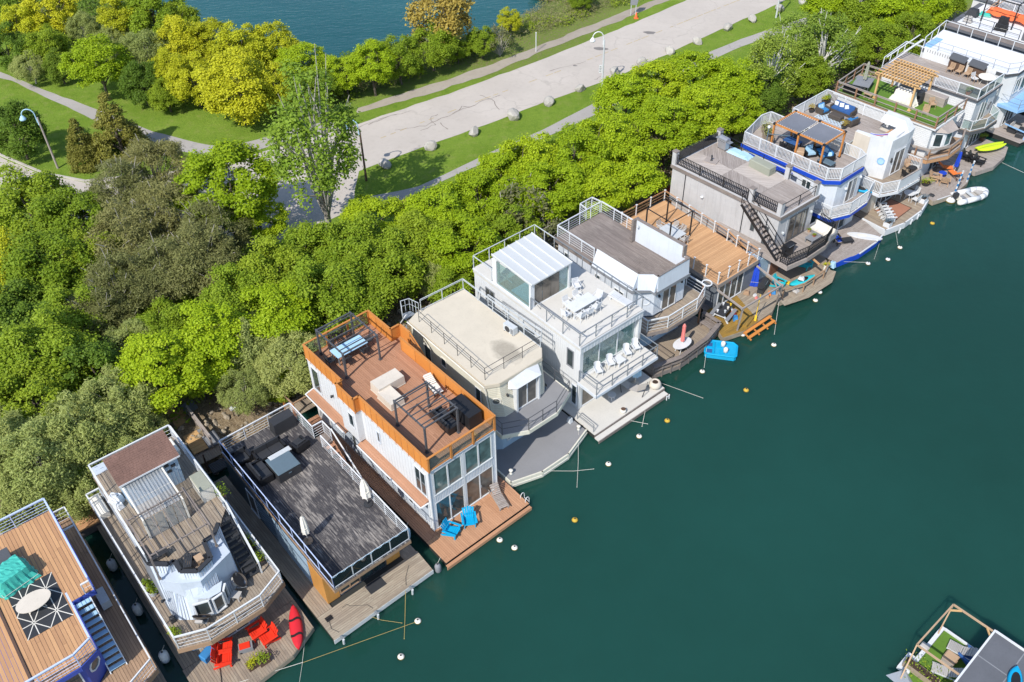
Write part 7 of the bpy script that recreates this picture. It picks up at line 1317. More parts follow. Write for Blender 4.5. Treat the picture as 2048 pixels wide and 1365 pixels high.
for x, y, col, nm, l, sz in ((1.4,0.75,'red_paint','life_jacket','red life jacket dropped by the picnic table',0.45),(1.75,0.55,'blue_cloth','towel','blue towel bundle on the mossy dock',0.5),(1.2,1.0,'orange_cloth','bag','orange bag on the mossy dock',0.5),(0.9,3.9,'white','pump','white and pink ball toys on the grey boards',0.3),(1.15,3.75,'pink','toy','pink toy beside the grey barbecue',0.25),(1.5,4.9,'orange_cloth','flower_pot','orange flowers by the grey barbecue',0.4),(1.6,5.3,'blue_cloth','flower_pot','blue flower pots under the beam end',0.45),(0.3,3.6,'teal_wood','board','brown board leaning by the glass doors',0.5),(1.6,4.5,'teal_wood','crate','brown crate beside the grey barbecue',0.45)): put('loose_item', I8, x, y, 0.5, x*80, l, col=col, name=nm, cat=nm.replace('_',' '), L_=sz, W_=sz*0.75, h=sz*0.7)
put('grill', I8, 0.85, 4.75, 0.5, 20, 'large charcoal barbecue with slatted lid on the cluttered dock', col='charcoal', body='charcoal'); tp = put('tarp_cover', I8, -0.3, 5.0, 0.5, 40, 'bright blue folded parasol tarpaulin by the side shed', L_=0.9, W_=0.9, h=1.9, col='royal', seed=6)
br = thing('paddle', 'yellow paddle standing against the timber beam', 'paddle', I8, 2.6, 1.7, 0.5); br.part('shaft', MB().tube((0.2,-0.1,0),(0.1,0.1,2.4),0.03,6), 'yellow'); br.part('blade', MB().beam((0.22,-0.12,-0.05),(0.19,-0.06,0.5),0.16,0.03), 'yellow')
sq = thing('deck_hatch', 'raised yellow planked hatch on the mossy dock', 'hatch', I8, 2.3, 0.9, 0.5, 15)
for k in range(5): sq.part('board', MB().box(-0.5+k*0.2,-0.31+k*0.2,-0.6,0.6,0.14,0.18), 'mossy')
sq.part('frame', MB().box(-0.5,0.5,-0.6,0.6,0.0,0.135), 'mossy')
# ---- ninth houseboat: grey, herringbone roof deck, black iron stair
J9 = boat('houseboat', 'grey houseboat with a diagonal planked roof deck and a black outside stair', 21.14, 61.11, -51.4)
dk = [(-10,-2.4),(2.2,-2.6),(3.27,-2.8),(3.85,-0.53),(3.82,2.17),(3.29,3.51),(1.91,4.63),(-10,4.6)]
floatbase(J9, dk); planks(J9, dk, 0.5, 0.15, mat='grey_wood', joined=True, name='dock_board'); fascia(J9, dk[1:7], 0.05, 0.47, 'grey_wood_y')
r_ = railing(J9, [(3.15,-2.4),(3.68,-0.53),(3.65,2.1),(3.15,3.35)], 0.5, 0.85, 1.4, 'teal_wood', 0, 0.1, 0.09); planks(J9, [(3.2,-2.7),(3.8,-0.53),(3.78,2.15),(3.25,3.45),(3.75,3.7),(4.4,2.3),(4.4,-0.6),(3.8,-2.9)], 0.46, 0.15, mat='grey_wood_y', along='y', joined=True, name='outer_step_board')
J9.part('lower_wall', MB().prism([(-9.8,-1.5),(0.6,-1.0),(0.6,3.2),(-9.8,3.9)], 0.505, 2.95), 'grey_wall'); window(J9, (0.6,0.2), (0.6,3.0), 0.6, 2.6, 3, 'dark_grey', 'glass', name='sliding_door'); J9.part('shade_wall', MB().box(0.605,0.7,-1.0,0.1,0.55,2.8), 'rust')
hw = [(-9.9,-1.75),(0.62,-1.05),(0.62,3.42),(-9.9,4.0)]
J9.part('house_wall', MB().prism(hw, 2.955, 6.0), 'grey_wall')
for x in (-8.5,-2.6): y = -1.75+0.7*(x+9.9)/10.5; J9.part('joint_strip', MB().box(x-0.04,x+0.04,y-0.03,y+0.06,3.0,6.0), 'charcoal')
for k in range(13): x = -9.5+k*0.78; y = -1.75+0.7*(x+9.9)/10.5; J9.part('wall_rib', MB().box(x-0.02,x+0.02,y-0.012,y+0.05,3.0,6.0), 'grey_wall')
siding(J9, (0.62,-1.05), (0.62,3.42), 3.25, 5.9, 0.9, 'grey_wall2', proud=0.03)
window(J9, (0.63,0.35), (0.63,2.6), 3.25, 5.55, 3, 'dark_grey', 'brown_glass', 0.07, name='sliding_door'); cu = MB()
lantern(J9, 0.62, -0.35, 4.4, 'galv'); lantern(J9, 0.62, 3.05, 4.9, 'galv'); J9.part('wall_lamp', MB().lathe([(0.05,0),(0.14,0.05),(0.14,0.16),(0.06,0.2)], (-6.6,-1.62,4.6), 10), 'white', smooth=True)
window(J9, (-1.75,-1.2), (-1.4,-1.17), 3.9, 5.2, 1, 'dark_grey'); window(J9, (-0.55,-1.12), (-0.1,-1.1), 3.25, 4.9, 1, 'dark_grey')
md = [(-4.6,-2.05),(2.75,-2.0),(3.05,0.06),(2.98,2.49),(2.45,4.3),(0.7,4.6),(0.66,-1.0),(-4.6,-1.4)]
J9.part('balcony_slab', MB().prism(md, 2.75, 3.15), 'brown'); planks(J9, md, 3.2, 0.15, mat='silver_wood', joined=True, name='balcony_board'); fascia(J9, md[0:6], 2.8, 3.2, 'silver_wood')
railing(J9, [(2.0,-1.98),(2.68,-1.96),(2.97,0.05),(2.9,2.45),(2.38,4.2),(0.8,4.5)], 3.2, 1.08, 1.7, 'black', 2, 0.05, 0.06, style='deco', barw=0.02, inner=0.16)
rp = [(-10.0,-1.85),(0.78,-1.18),(0.78,3.55),(-10.0,4.1)]
J9.part('roof', MB().prism(rp, 6.003, 6.345), 'grey_wall'); fascia(J9, rp+[rp[0]], 6.02, 6.33, 'old_wood', 0.06)
# herringbone fields; light caught by the board direction is put into two tones
def field(poly, ang, mt='silver_wood'):
    c, s_ = math.cos(rad(ang)), math.sin(rad(ang)); q = [(x*c+y*s_, -x*s_+y*c) for x, y in poly]
    f = obj('deck_field', MB().prism(poly, 6.346, 6.352).mesh('deck_field', 'old_wood'), J9.o); f.location.z = 0
    lo = min(p[1] for p in q); hi = max(p[1] for p in q); n = round((hi-lo)/0.145); w_ = (hi-lo)/n
    for k in range(n):
        st = clip(clip(ccw(q), 0, -1, -(lo+k*w_+0.006)), 0, 1, lo+(k+1)*w_-0.006)
        if area(st) < 0.01: continue
        ob_ = obj('plank', MB().prism(st, 6.353, 6.39).mesh('plank', mt), f); ob_.rotation_euler.z = rad(ang)
X0, X1, X2 = -9.8, -2.35, 0.62; yL = lambda x: -1.6+0.6*(x+9.9)/10.5; yR = lambda x: 3.85-0.5*(x+9.9)/10.5; xm, ym = -6.1, 1.2
field([(X0,yL(X0)),(xm-0.01,yL(xm)),(xm-0.01,ym-0.01),(X0,ym-0.01)], 38, 'lit_silver_wood'); field([(X0,ym+0.01),(xm-0.01,ym+0.01),(xm-0.01,yR(xm)),(X0,yR(X0))], -45)
field([(xm+0.01,yL(xm)),(X1,yL(X1)),(X1,ym-0.01),(xm+0.01,ym-0.01)], -45); field([(xm+0.01,ym+0.01),(X1,ym+0.01),(X1,yR(X1)),(xm+0.01,yR(xm))], 38, 'lit_silver_wood'); field([(X1+0.05,yL(X1)),(X2,yL(X2)),(X2,yR(X2)),(X1+0.05,yR(X1))], 0)
for x, y in ((-9.85,-1.6),(-9.85,3.8),(-2.2,-1.1),(-2.4,3.55),(0.5,-1.0),(0.5,3.3)): J9.part('pillar', MB().box(x-0.19,x+0.19,y-0.19,y+0.19,6.346,7.5), 'grey_wall'); J9.part('pillar_cap', MB().box(x-0.23,x+0.23,y-0.23,y+0.23,7.501,7.56), 'old_wood')
railing(J9, [(-9.6,-1.62),(-2.5,-1.25)], 6.37, 0.95, 2.4, 'black', 2, 0.045, 0.05, style='deco', inner=0.16); railing(J9, [(-1.95,-1.1),(0.3,-1.0)], 6.37, 0.95, 2.3, 'black', 2, 0.045, 0.05, style='deco', inner=0.16)
railing(J9, [(0.62,-0.8),(0.62,3.1)], 6.37, 0.95, 1.9, 'black', 1, 0.045, 0.05, barw=0.03); railing(J9, [(-9.9,-1.4),(-9.9,3.6)], 6.37, 0.95, 1.9, 'charcoal', 0, 0.045, 0.05, style='mesh'); railing(J9, [(-9.65,3.75),(-2.6,3.5)], 6.37, 0.95, 2.3, 'black', 1, 0.04, 0.05, barw=0.03); railing(J9, [(-2.2,3.5),(0.3,3.35)], 6.37, 0.95, 2.3, 'black', 1, 0.04, 0.05, barw=0.03)
stairs(J9, (1.75,-1.65), (-2.4,-1.65), 0.75, 3.22, 6.35, 13, 'silver_wood', 'black'); sr = MB()
for s_ in (-2.03,-1.27):
    sr.beam((-2.4,s_,7.3),(1.75,s_,4.2),0.05).beam((-2.4,s_,6.85),(1.75,s_,3.75),0.03)
    for k in range(5): f = k/4; sr.box(-2.42+4.15*f,-2.38+4.15*f,s_-0.02,s_+0.02,6.35-3.1*f,7.3-3.1*f)
J9.part('stair_rail', sr, 'black')
put('grill', J9, -8.8, 3.15, 6.39, -90, 'stainless barbecue at the shore end of the grey roof', col='steel', body='metal'); put('box_cover', J9, -4.55, 3.0, 6.39, 0, 'long sage grey deck box on the diagonal planks', L_=2.1, W_=0.8, h=0.7, col='sage')
put('tarp_cover', J9, -7.2, 3.45, 6.39, 5, 'crumpled pale blue sheet lying behind the stainless barbecue', L_=2.2, W_=0.9, h=0.25, col='pale_blue', seed=9, name='sheet')
hl = thing('fire_bowl', 'small figure lamp on a square stone pad on the grey roof', 'lamp', J9, -8.1, 0.9, 6.39, 20); hl.part('pad', MB().box(-0.55,0.55,-0.4,0.4,0,0.08), 'silver_wood'); hl.part('lamp', MB().lathe([(0.12,0.08),(0.05,0.15),(0.06,0.4),(0.1,0.5),(0.02,0.6)], n=10), 'charcoal')
put('sofa', J9, 1.85, 3.45, 3.2, -90, 'grey outdoor sofa on the balcony of the grey houseboat', W_=2.1, col='mid_grey', cush='offwhite'); put('table', J9, 1.9, 2.2, 3.2, 0, 'low grey coffee table in front of the grey sofa', L_=0.75, W_=1.25, h=0.42, col='mid_grey'); put('planter', J9, 1.9, 2.25, 3.62, 0, 'terracotta bowl on the grey coffee table', r=0.16, h=0.14, pot='terracotta', tall=0.05)
put('grill', J9, 1.75, -0.85, 3.2, 0, 'black barbecue at the foot of the black stair', col='black', body='black'); put('planter', J9, 0.95, 2.95, 3.2, 0, 'small round lamp pot beside the sliding door of the grey houseboat', r=0.14, h=0.25, pot='teak', tall=0.05)
put('adirondack', J9, 1.9, -1.5, 0.5, 10, 'aqua plastic chair on the lower dock under the stair', col='aqua'); put('adirondack', J9, 1.7, 2.2, 0.5, 0, 'dark aqua chair in the shade under the balcony', col='aqua')
put('kayak', J9, 2.9, 0.3, 0.55, 78, 'aqua fishing kayak with gear behind the dock rail', col='aqua', L_=2.6, W_=0.75)
put('loose_item', J9, 2.85, 0.25, 0.86, 20, 'white gear bag on the aqua kayak', col='white', L_=0.5, W_=0.35, h=0.25); put('loose_item', J9, 3.3, -0.9, 0.5, 0, 'black and white striped cushion at the dock rail', col='grey_cloth', name='cushion', cat='cushion', L_=0.45, W_=0.45, h=0.2); put('planter', J9, 3.15, 3.0, 0.5, 0, 'pale tall jar at the right end of the dock rail', r=0.22, h=0.65, pot='offwhite', tall=0.15, plant='golden'); put('loose_item', J9, 3.2, 3.9, 0.5, 0, 'blue water bottles in a wooden rack', col='pale_blue', name='bottle_crate', cat='crate', L_=0.5, W_=0.4, h=0.5); put('loose_item', J9, 2.3, -0.6, 0.5, 0, 'yellow watering can under the barbecue balcony', col='yellow', name='watering_can', cat='watering can', L_=0.3, W_=0.2, h=0.25)
bb = MB(); J9.part('dock_beam', MB().beam((1.2,1.2,2.9),(3.5,1.3,2.2),0.12), 'cedar')

# ---- tenth houseboat: white with blue bands, shade pergola
K10 = boat('houseboat', 'white houseboat with bright blue bands, white balusters and a shaded pergola', 27.45, 66.15, -48.2)
dk = [(-9.0,-3.5),(2.1,-3.65),(2.9,-3.6),(3.5,-1.15),(3.57,1.25),(3.42,2.4),(1.0,3.35),(-9,3.3)]
floatbase(K10, dk); planks(K10, dk, 0.5, 0.15, mat='silver_wood', joined=True, name='dock_board', along='y'); fascia(K10, dk[2:6], 0.0, 0.50, 'bright_blue', 0.08); fascia(K10, dk[3:6], 0.44, 0.53, 'white', 0.1, 'edge_strip')
K10.part('lower_wall', MB().prism([(-8.8,-2.0),(-0.6,-2.0),(0.3,-1.0),(0.35,2.5),(-8.8,2.5)], 0.505, 2.95), 'navy_wall'); window(K10, (0.33,-0.6), (0.34,1.2), 0.55, 2.7, 2, 'white', 'glass', name='sliding_door'); K10.part('pale_wall', MB().box(0.36,0.42,1.3,2.5,0.52,2.9), 'white_wall')
hw = [(-8.6,-2.0),(-1.26,-2.0),(-1.2,-1.2),(0.14,-0.62),(0.24,-0.04),(0.40,2.14),(-8.6,2.2)]
hw = [(-8.6,-2.0),(-0.9,-2.0),(0.14,-1.1),(0.30,-0.3),(0.40,2.14),(-8.6,2.2)]
K10.part('house_wall', MB().prism(hw, 3.205, 5.98), 'lilac_wall'); siding(K10, (-8.6,-2.0), (-0.9,-2.0), 3.25, 5.9, 0.2, 'white'); siding(K10, (-0.9,-2.0), (0.14,-1.1), 3.25, 5.9, 0.2, 'white', proud=0.008); siding(K10, (0.30,-0.3), (0.40,2.14), 3.25, 5.9, 0.15, 'blue_grey_wall', proud=0.008)
window(K10, (0.32,0.25), (0.36,1.6), 3.24, 5.4, 2, 'white', 'brown_glass', 0.08, name='sliding_door'); lantern(K10, 0.3, -0.1, 4.8, 'white'); lantern(K10, 0.38, 1.9, 5.1, 'white'); window(K10, (-2.6,-2.0), (-1.7,-2.0), 4.2, 5.4, 2); window(K10, (-7.5,-2.0), (-6.7,-2.0), 4.2, 5.4, 1)
md = [(-0.9,-2.45),(0.75,-2.40),(1.50,-0.55),(1.50,2.0),(1.0,3.5),(-1.5,3.5),(-1.5,2.2),(0.4,2.2),(0.3,-0.3),(-0.9,-2.0)]
K10.part('balcony_slab', MB().prism(md, 2.97, 3.15), 'white'); planks(K10, md, 3.2, 0.15, mat='silver_wood', joined=True, name='balcony_board'); fascia(K10, md[0:5], 2.82, 3.12, 'bright_blue', 0.08); fascia(K10, md[0:5], 3.13, 3.2, 'white', 0.1, 'edge_strip')
def bal(t, pts, z, h=1.05, sp=1.7): return railing(t, pts, z, h, sp, 'white', 0, 0.075, 0.1, style='bal')
bal(K10, [(-0.85,-2.36),(0.7,-2.32),(1.43,-0.55)], 3.2); bal(K10, [(1.43,-0.55),(1.43,2.0),(0.98,3.4),(-1.3,3.4)], 3.2)
rf = [(-8.75,-2.2),(-0.55,-2.12),(0.36,-1.28),(0.46,1.92),(-0.33,2.45),(-9.3,2.4),(-9.5,1.3)]
K10.part('roof', MB().prism(rf, 5.985, 6.155), 'white'); planks(K10, rf, 6.2, 0.14, mat='silver_wood', joined=True, name='roof_board'); fascia(K10, rf[0:5], 5.78, 6.12, 'bright_blue', 0.09); K10.part('awning', MB().box(-7.8,-3.4,-2.75,-2.3,5.55,5.62), 'bright_blue')
aw = MB()
for k in range(30): x = -7.75+k*0.148; aw.box(x, x+0.07, -2.75, -2.3, 5.622, 5.64)
K10.part('awning_slats', aw, 'royal', kind='stuff')
bal(K10, [(-8.65,-2.12),(-0.52,-2.05),(0.30,-1.25),(0.40,1.9),(-0.35,2.36),(-1.8,2.36)], 6.2, 1.05, 1.6); bal(K10, [(-8.65,-2.12),(-9.4,1.2),(-9.2,2.3),(-7.75,2.3)], 6.2, 1.05, 1.6); bal(K10, [(-3.2,2.38),(-1.8,2.36)], 6.2)
pg = pergola(None, 'shade_pergola', 'wooden pergola with two grey shade cloths on the white railed roof', 'pergola', K10, (-6.5,-4.12,-1.72), (-1.31,1.68), 6.2, 8.62, 'orange_trim', 'orange_trim', ps=0.13, bs=0.12, over=0.0, ends='black')
for x0, x1 in ((-6.4,-4.22),(-4.02,-1.82)):
    pg.part('shade_cloth', MB().add([(x0+(x1-x0)*i/6, -1.15+2.6*j/6, 2.36-0.10*math.sin(i*math.pi/6)*math.sin(j*math.pi/6)) for i in range(7) for j in range(7)], [(i*7+j, (i+1)*7+j, (i+1)*7+j+1, i*7+j+1) for i in range(6) for j in range(6)]), 'shade')
    ey = MB()
    for k in range(12): y = -1.1+2.5*k/11; ey.box(x0-0.06,x0+0.02,y-0.02,y+0.02,2.365,2.39).box(x1-0.02,x1+0.06,y-0.02,y+0.02,2.365,2.39)
    for k in range(10): x = x0+0.1+(x1-x0-0.2)*k/9; ey.box(x-0.02,x+0.02,1.42,1.6,2.365,2.39).box(x-0.02,x+0.02,-1.25,-1.1,2.365,2.39)
    pg.part('cloth_ties', ey, 'offwhite', kind='stuff')
put('table', K10, -5.3, 0.0, 6.2, 0, 'dark blue glass dining table under the shade cloth', L_=1.4, W_=0.9, h=0.72, col='black', top='navy')
for dx, dy, rz, nm in ((-0.3,-0.8,90,'left'),(0.4,-0.8,90,'front left'),(-0.3,0.8,-90,'right'),(1.05,0.0,180,'water end')): put('chair', K10, -5.3+dx, dy, 6.2, rz, 'black metal chair at the dark blue glass table, '+nm, 'black chairs under the shade cloth', col='black')
put('sofa', K10, -2.6, 0.75, 6.2, -120, 'bright blue cushioned corner sofa under the shade cloth, right half', W_=1.9, col='black', cush='blue_cloth', pillows='pale_blue'); put('sofa', K10, -3.6, 0.1, 6.2, -30, 'bright blue cushioned armchair under the shade cloth, left half', W_=1.0, col='black', cush='pale_blue')
put('box_cover', K10, -1.7, -0.35, 6.2, 0, 'dark rectangular fire table by the pergola post', L_=1.3, W_=0.7, h=0.5, col='charcoal', name='fire_table', cat='table', lid='dusk'); put('bench', K10, -5.6, -1.6, 6.2, 90, 'long grey bench along the white railing', L_=1.4, col='silver_wood'); put('box_cover', K10, -3.9, -0.9, 6.2, 30, 'stone coloured round ended cabinet between pergola posts', L_=0.6, W_=0.7, h=0.85, col='teak', name='cabinet', cat='cabinet')
for k, (x, y, l) in enumerate(((-8.2,0.5,'raised wooden planter bed in the rear corner, nearer the shore'),(-7.5,-0.3,'raised wooden planter bed in the rear corner, nearer the table'))): put('planter', K10, x, y, 6.2, -40, l, r=0.6, h=0.6, pot='grey_wood', square=True, spread=0.55, tall=0.12, plant='willow', seed=k+2)
lm = thing('lamp_standard', 'blue lamp standard with a white globe by the white railing', 'lamp', K10, -6.7, -1.75, 6.2); lm.part('pole', MB().tube((0,0,0),(0,0,2.0),0.045,8), 'dusk'); lm.part('globe', MB().lathe([(0.05,2.0),(0.13,2.08),(0.13,2.2),(0.04,2.28)], n=12), 'white', smooth=True); lm.part('bar', MB().beam((0,0,1.5),(1.6,0.9,1.6),0.05), 'dusk')
put('kayak', K10, 0.1, 2.9, 3.2, 10, 'blue kayak lying on the right side balcony', col='turquoise', L_=2.3, W_=0.6); put('board', K10, 2.5, 1.15, 0.52, 30, 'white paddle board lying on the blue edged dock', col='white', L_=2.9, fin=False, stripe='offwhite'); put('lounger', K10, 1.75, -0.9, 0.5, 60, 'black sun lounger with a striped towel on the blue edged dock', col='black', cushion='charcoal', back=50, L_=1.7); put('rug', K10, 1.15, -0.6, 0.5, 60, 'blue door mat at the blue edged dock', L_=0.6, W_=0.9, col='bright_blue')
for x, y, l in ((2.7,0.9,'small white dock cleat on the blue edged dock, left'),(2.95,1.1,'small white dock cleat on the blue edged dock, right')): q = thing('cleat', l, 'cleat', K10, x, y, 0.5); q.part('horn', MB().tube((-0.12,0,0.08),(0.12,0,0.08),0.03,6), 'offwhite'); q.part('base', MB().box(-0.05,0.05,-0.04,0.04,0,0.07), 'offwhite')

# ---- eleventh houseboat: white sculpted tower front, blue living set on its roof
L11 = boat('houseboat', 'white houseboat with a sculpted chamfered front and a blue sofa set on its roof', 32.21, 69.63, -48.2)
dk = [(-9,-2.5),(0.4,-2.55),(2.68,-2.7),(3.23,-0.54),(3.25,2.18),(2.8,4.09),(1.16,4.63),(-9,4.5)]
floatbase(L11, dk, 0.5); planks(L11, dk, 0.6, 0.15, mat='grey_wood', joined=True, name='dock_board'); fascia(L11, dk[1:6], 0.05, 0.62, 'white', 0.12)
L11.part('lower_wall', MB().prism([(-8.8,-1.6),(0.2,-1.6),(0.25,3.3),(-8.8,3.3)], 0.605, 2.95), 'tan'); window(L11, (0.22,-0.6), (0.25,2.9), 0.65, 2.8, 4, 'white', 'glass', name='sliding_door')
L11.part('house_wall', MB().prism([(-8.8,-1.6),(-3.2,-1.6),(-3.2,-0.7),(-1.03,-0.26),(-1.03,3.37),(-8.8,3.37)], 3.205, 6.0), 'tan')
L11.part('tower_wall', MB().prism([(-3.1,-0.72),(-1.65,-0.68),(-1.03,-0.28),(0.0,0.0),(0.06,0.67),(0.19,2.44),(0.08,3.37),(-1.0,3.4),(-1.0,-0.1),(-3.1,-0.4)], 3.205, 6.95), 'white'); L11.part('tower_side', MB().box(-3.12,-1.7,-0.735,-0.70,3.25,6.9), 'tan'); L11.part('tower_core', MB().box(-0.99,-0.05,0.1,3.3,3.21,6.0), 'white')
L11.part('tower_shoulder', MB().add([(-1.0,2.2,6.95),(0.15,2.2,6.95),(0.08,3.37,6.95),(-2.6,3.37,6.95),(-2.4,2.5,7.6),(-0.6,2.6,7.6),(-0.6,3.3,7.6),(-2.6,3.3,7.6),(-2.6,2.2,6.95)], [(0,1,5,4),(1,2,6,5),(2,3,7,6),(4,5,6,7),(8,0,4),(3,8,4,7)]), 'white'); L11.part('tower_front', MB().ext([(0.1,0.7,5.7),(0.2,2.45,5.7),(0.12,3.3,6.2),(-0.2,2.4,6.95),(-0.1,0.8,6.95)], (-0.05,0,0)), 'white')
octo(L11, (-0.5,-0.16), 4.9, 0.34, Vector((0.27,-0.96)), 'sky_blue', 'pale_blue'); window(L11, (0.07,0.9), (0.17,2.4), 3.25, 5.6, 2, 'white', 'brown_glass', 0.1, name='sliding_door'); L11.part('wall_ornament', MB().lathe([(0.02,0),(0.1,0.1),(0.06,0.3),(0.1,0.4),(0.02,0.5)], (0.12,0.5,4.7), 8), 'charcoal')
rf = [(-8.85,-1.72),(-3.1,-1.7),(-3.1,-0.6),(-1.0,-0.1),(-1.0,2.2),(-2.6,2.3),(-2.7,3.5),(-8.75,3.5)]
L11.part('roof', MB().prism(rf, 6.003, 6.155), 'white'); planks(L11, rf, 6.2, 0.14, mat='silver_wood', along='x', joined=True, name='roof_board')
bal(L11, [(-8.8,-1.65),(-8.7,3.4),(-2.9,3.42)], 6.2, 1.05, 1.7); bal(L11, [(-8.8,-1.65),(-8.3,-1.65)], 6.2); L11.part('roof_bench', MB().box(-1.35,-0.95,0.9,2.1,6.21,6.75), 'cedar')
md = [(-1.3,-2.3),(0.36,-2.25),(1.1,-2.25),(1.88,-0.6),(2.1,2.4),(1.2,3.9),(-0.6,3.7),(-0.6,3.4),(0.15,3.4),(0.19,2.44),(0.0,0.0),(-1.3,-0.3)]
L11.part('balcony_slab', MB().prism(md, 2.97, 3.15), 'white'); planks(L11, md, 3.2, 0.15, mat='grey_wood', joined=True, name='balcony_board'); fascia(L11, md[0:7], 2.95, 3.2, 'white', 0.1)
bal(L11, [(-1.2,-2.2),(0.36,-2.18),(1.06,-2.16),(1.8,-0.6)], 3.2, 1.05, 1.6); bal(L11, [(1.3,3.75),(-0.5,3.6)], 3.2); L11.part('solid_rail', MB().beam((1.8,-0.55,3.72),(2.02,2.35,3.72),0.06,1.0).beam((2.02,2.35,3.72),(1.3,3.75,3.72),0.06,1.0), 'white'); L11.part('rail_cap', MB().beam((1.8,-0.55,4.25),(2.02,2.35,4.25),0.12,0.05).beam((2.02,2.35,4.25),(1.3,3.75,4.25),0.12,0.05), 'silver_wood')
put('sofa', L11, -6.3, 2.45, 6.2, -90, 'blue cushioned wicker sofa with white pillows on the white railed roof', W_=2.2, pillows='white', cush='navy'); put('sofa', L11, -7.55, 1.2, 6.2, -10, 'blue cushioned wicker armchair at the shore end of the patterned rug', W_=0.95, pillows='pale_blue'); put('sofa', L11, -4.6, 1.15, 6.2, 170, 'blue cushioned wicker armchair at the water end of the patterned rug', W_=0.95, cush='blue_cloth'); put('box_cover', L11, -6.1, 1.1, 6.23, 0, 'dark wicker coffee table on the patterned rug', L_=1.2, W_=0.65, h=0.4, col='wicker', name='coffee_table', cat='table'); put('rug', L11, -6.2, 0.95, 6.2, 0, 'blue and white zigzag patterned rug under the wicker coffee table', L_=2.9, W_=1.7, col='pale_blue', pattern=(8,5), pcol='white'); put('rug', L11, -5.5, -0.3, 6.2, 0, 'pale blue runner mat on the white railed roof', L_=2.0, W_=0.5, col='pale_blue')
for x, y, pl, l in ((-8.3,0.6,'bronze','potted orange plant beside the shore side armchair'),(-8.35,2.7,'golden','potted flowers in the rear corner of the white railed roof'),(-8.3,3.1,'ash','dark potted plant in the rear corner of the white railed roof'),(-4.7,0.15,'bronze','pot of red and yellow flowers by the water side armchair')): put('planter', L11, x, y, 6.2, 0, l, r=0.26, h=0.3, pot='charcoal', plant=pl, tall=0.35, seed=int(x*-10))
fl = thing('banner_cloth', 'red white and blue striped cloth slung on the tower top', 'banner', L11, -1.5, 0.3, 6.3, 20)
for k, c in enumerate(('white','red_paint','royal','white')): fl.part('stripe', MB().add([(x, -0.2+k*0.12, 0.55*math.cos(x*1.3+0.6)*-0.6+0.75) for x in (-0.7,-0.35,0,0.35,0.7)]+[(x, -0.09+k*0.12, 0.55*math.cos(x*1.3+0.6)*-0.6+0.75) for x in (-0.7,-0.35,0,0.35,0.7)], [(i, i+1, i+6, i+5) for i in range(4)]), c)
put('chair', L11, 1.2, 1.55, 3.2, 70, 'black wicker chair on the white fronted balcony', col='black'); put('round_table', L11, 1.25, 2.5, 3.2, 0, 'black wicker round table on the white fronted balcony', r=0.38, col='black'); put('chair', L11, 0.6, 2.95, 3.2, -40, 'tan chair half behind the black wicker table', col='teak')
put('rug', L11, 1.45, 0.55, 0.6, 0, 'brown rug with a dark border on the white edged dock', L_=2.1, W_=2.7, border='brown'); put('round_table', L11, 1.5, 2.85, 0.6, 0, 'white round bistro table on the white edged dock', r=0.48)
for dx, dy, rz, nm in ((-0.75,-0.3,20,'shore side'),(0.75,-0.1,170,'water side'),(0.15,0.8,-100,'right side')): put('chair', L11, 1.5+dx, 2.85+dy, 0.6, rz, 'white wire chair at the bistro table, '+nm, 'white bistro chairs', col='white', arms=False)
for k in range(4): put('adirondack', L11, 0.95+k*0.36, -0.45-k*0.33, 0.6+0.02*k, 60, 'white folded deck chair in the row on the brown rug, %s'%('at the glass doors','second from the glass doors','second from the planter','next to the planter')[k], 'white deck chairs', col='white')
put('planter', L11, 2.45, -2.05, 0.6, 0, 'white square planter of purple flowers, left corner of the white edged dock', r=0.28, h=0.45, pot='white', square=True, plant='dusk'); put('planter', L11, 2.6, 3.4, 0.6, 0, 'white square planter of purple flowers, right corner of the white edged dock', r=0.28, h=0.45, pot='white', square=True, plant='dusk')
for k, y in enumerate((-1.4,0.5,1.6)): q = thing('tube_fender', 'white tube fender hanging from the white edged dock, %s'%('left','middle','right')[k], 'fender', L11, 3.3, y, 0.3); q.part('tube', MB().tube((0,0,-0.4),(0.06,0,0.2),0.07,8), 'white'); q.part('line', MB().tube((0,0,0.2),(-0.15,0,0.3),0.012,4), 'rope')

# ---- twelfth houseboat: artificial turf roof with a timber pergola
M12 = boat('houseboat', 'white houseboat with a turf covered roof, timber rails and a bay window', 38.2, 74.31, -46.3)
dk = [(-9.5,-2.5),(0.47,-2.68),(2.55,-3.3),(3.29,-1.1),(3.28,1.73),(2.65,3.9),(-9.5,3.9)]
floatbase(M12, dk); planks(M12, dk, 0.5, 0.15, mat='silver_wood', joined=True, name='dock_board', along='y'); fascia(M12, dk[1:6], 0.05, 0.47, 'grey_wood_y'); M12.part('edge_strip', MB().beam((2.7,-2.9,0.53),(3.3,-1.1,0.53),0.08,0.05), 'white')
M12.part('lower_wall', MB().prism([(-9,-1.6),(-0.2,-1.6),(-0.15,3.4),(-9,3.4)], 0.505, 2.95), 'lilac_wall'); window(M12, (-0.17,0.6), (-0.15,3.2), 0.55, 2.7, 3, 'white', 'glass', name='sliding_door')
M12.part('house_wall', MB().prism([(-9.2,-1.75),(0.0,-1.75),(0.05,3.3),(-9.2,3.3)], 3.205, 6.0), 'white_wall'); siding(M12, (-9.2,-1.75), (0.0,-1.75), 3.3, 6.0, 0.16, 'white', True)
bay = [(0.02,-1.25),(1.02,-0.62),(1.25,0.55),(0.05,1.6)]; bay0 = [(0.0,-1.1),(0.6,-0.55),(0.72,0.75),(0.03,1.5)]
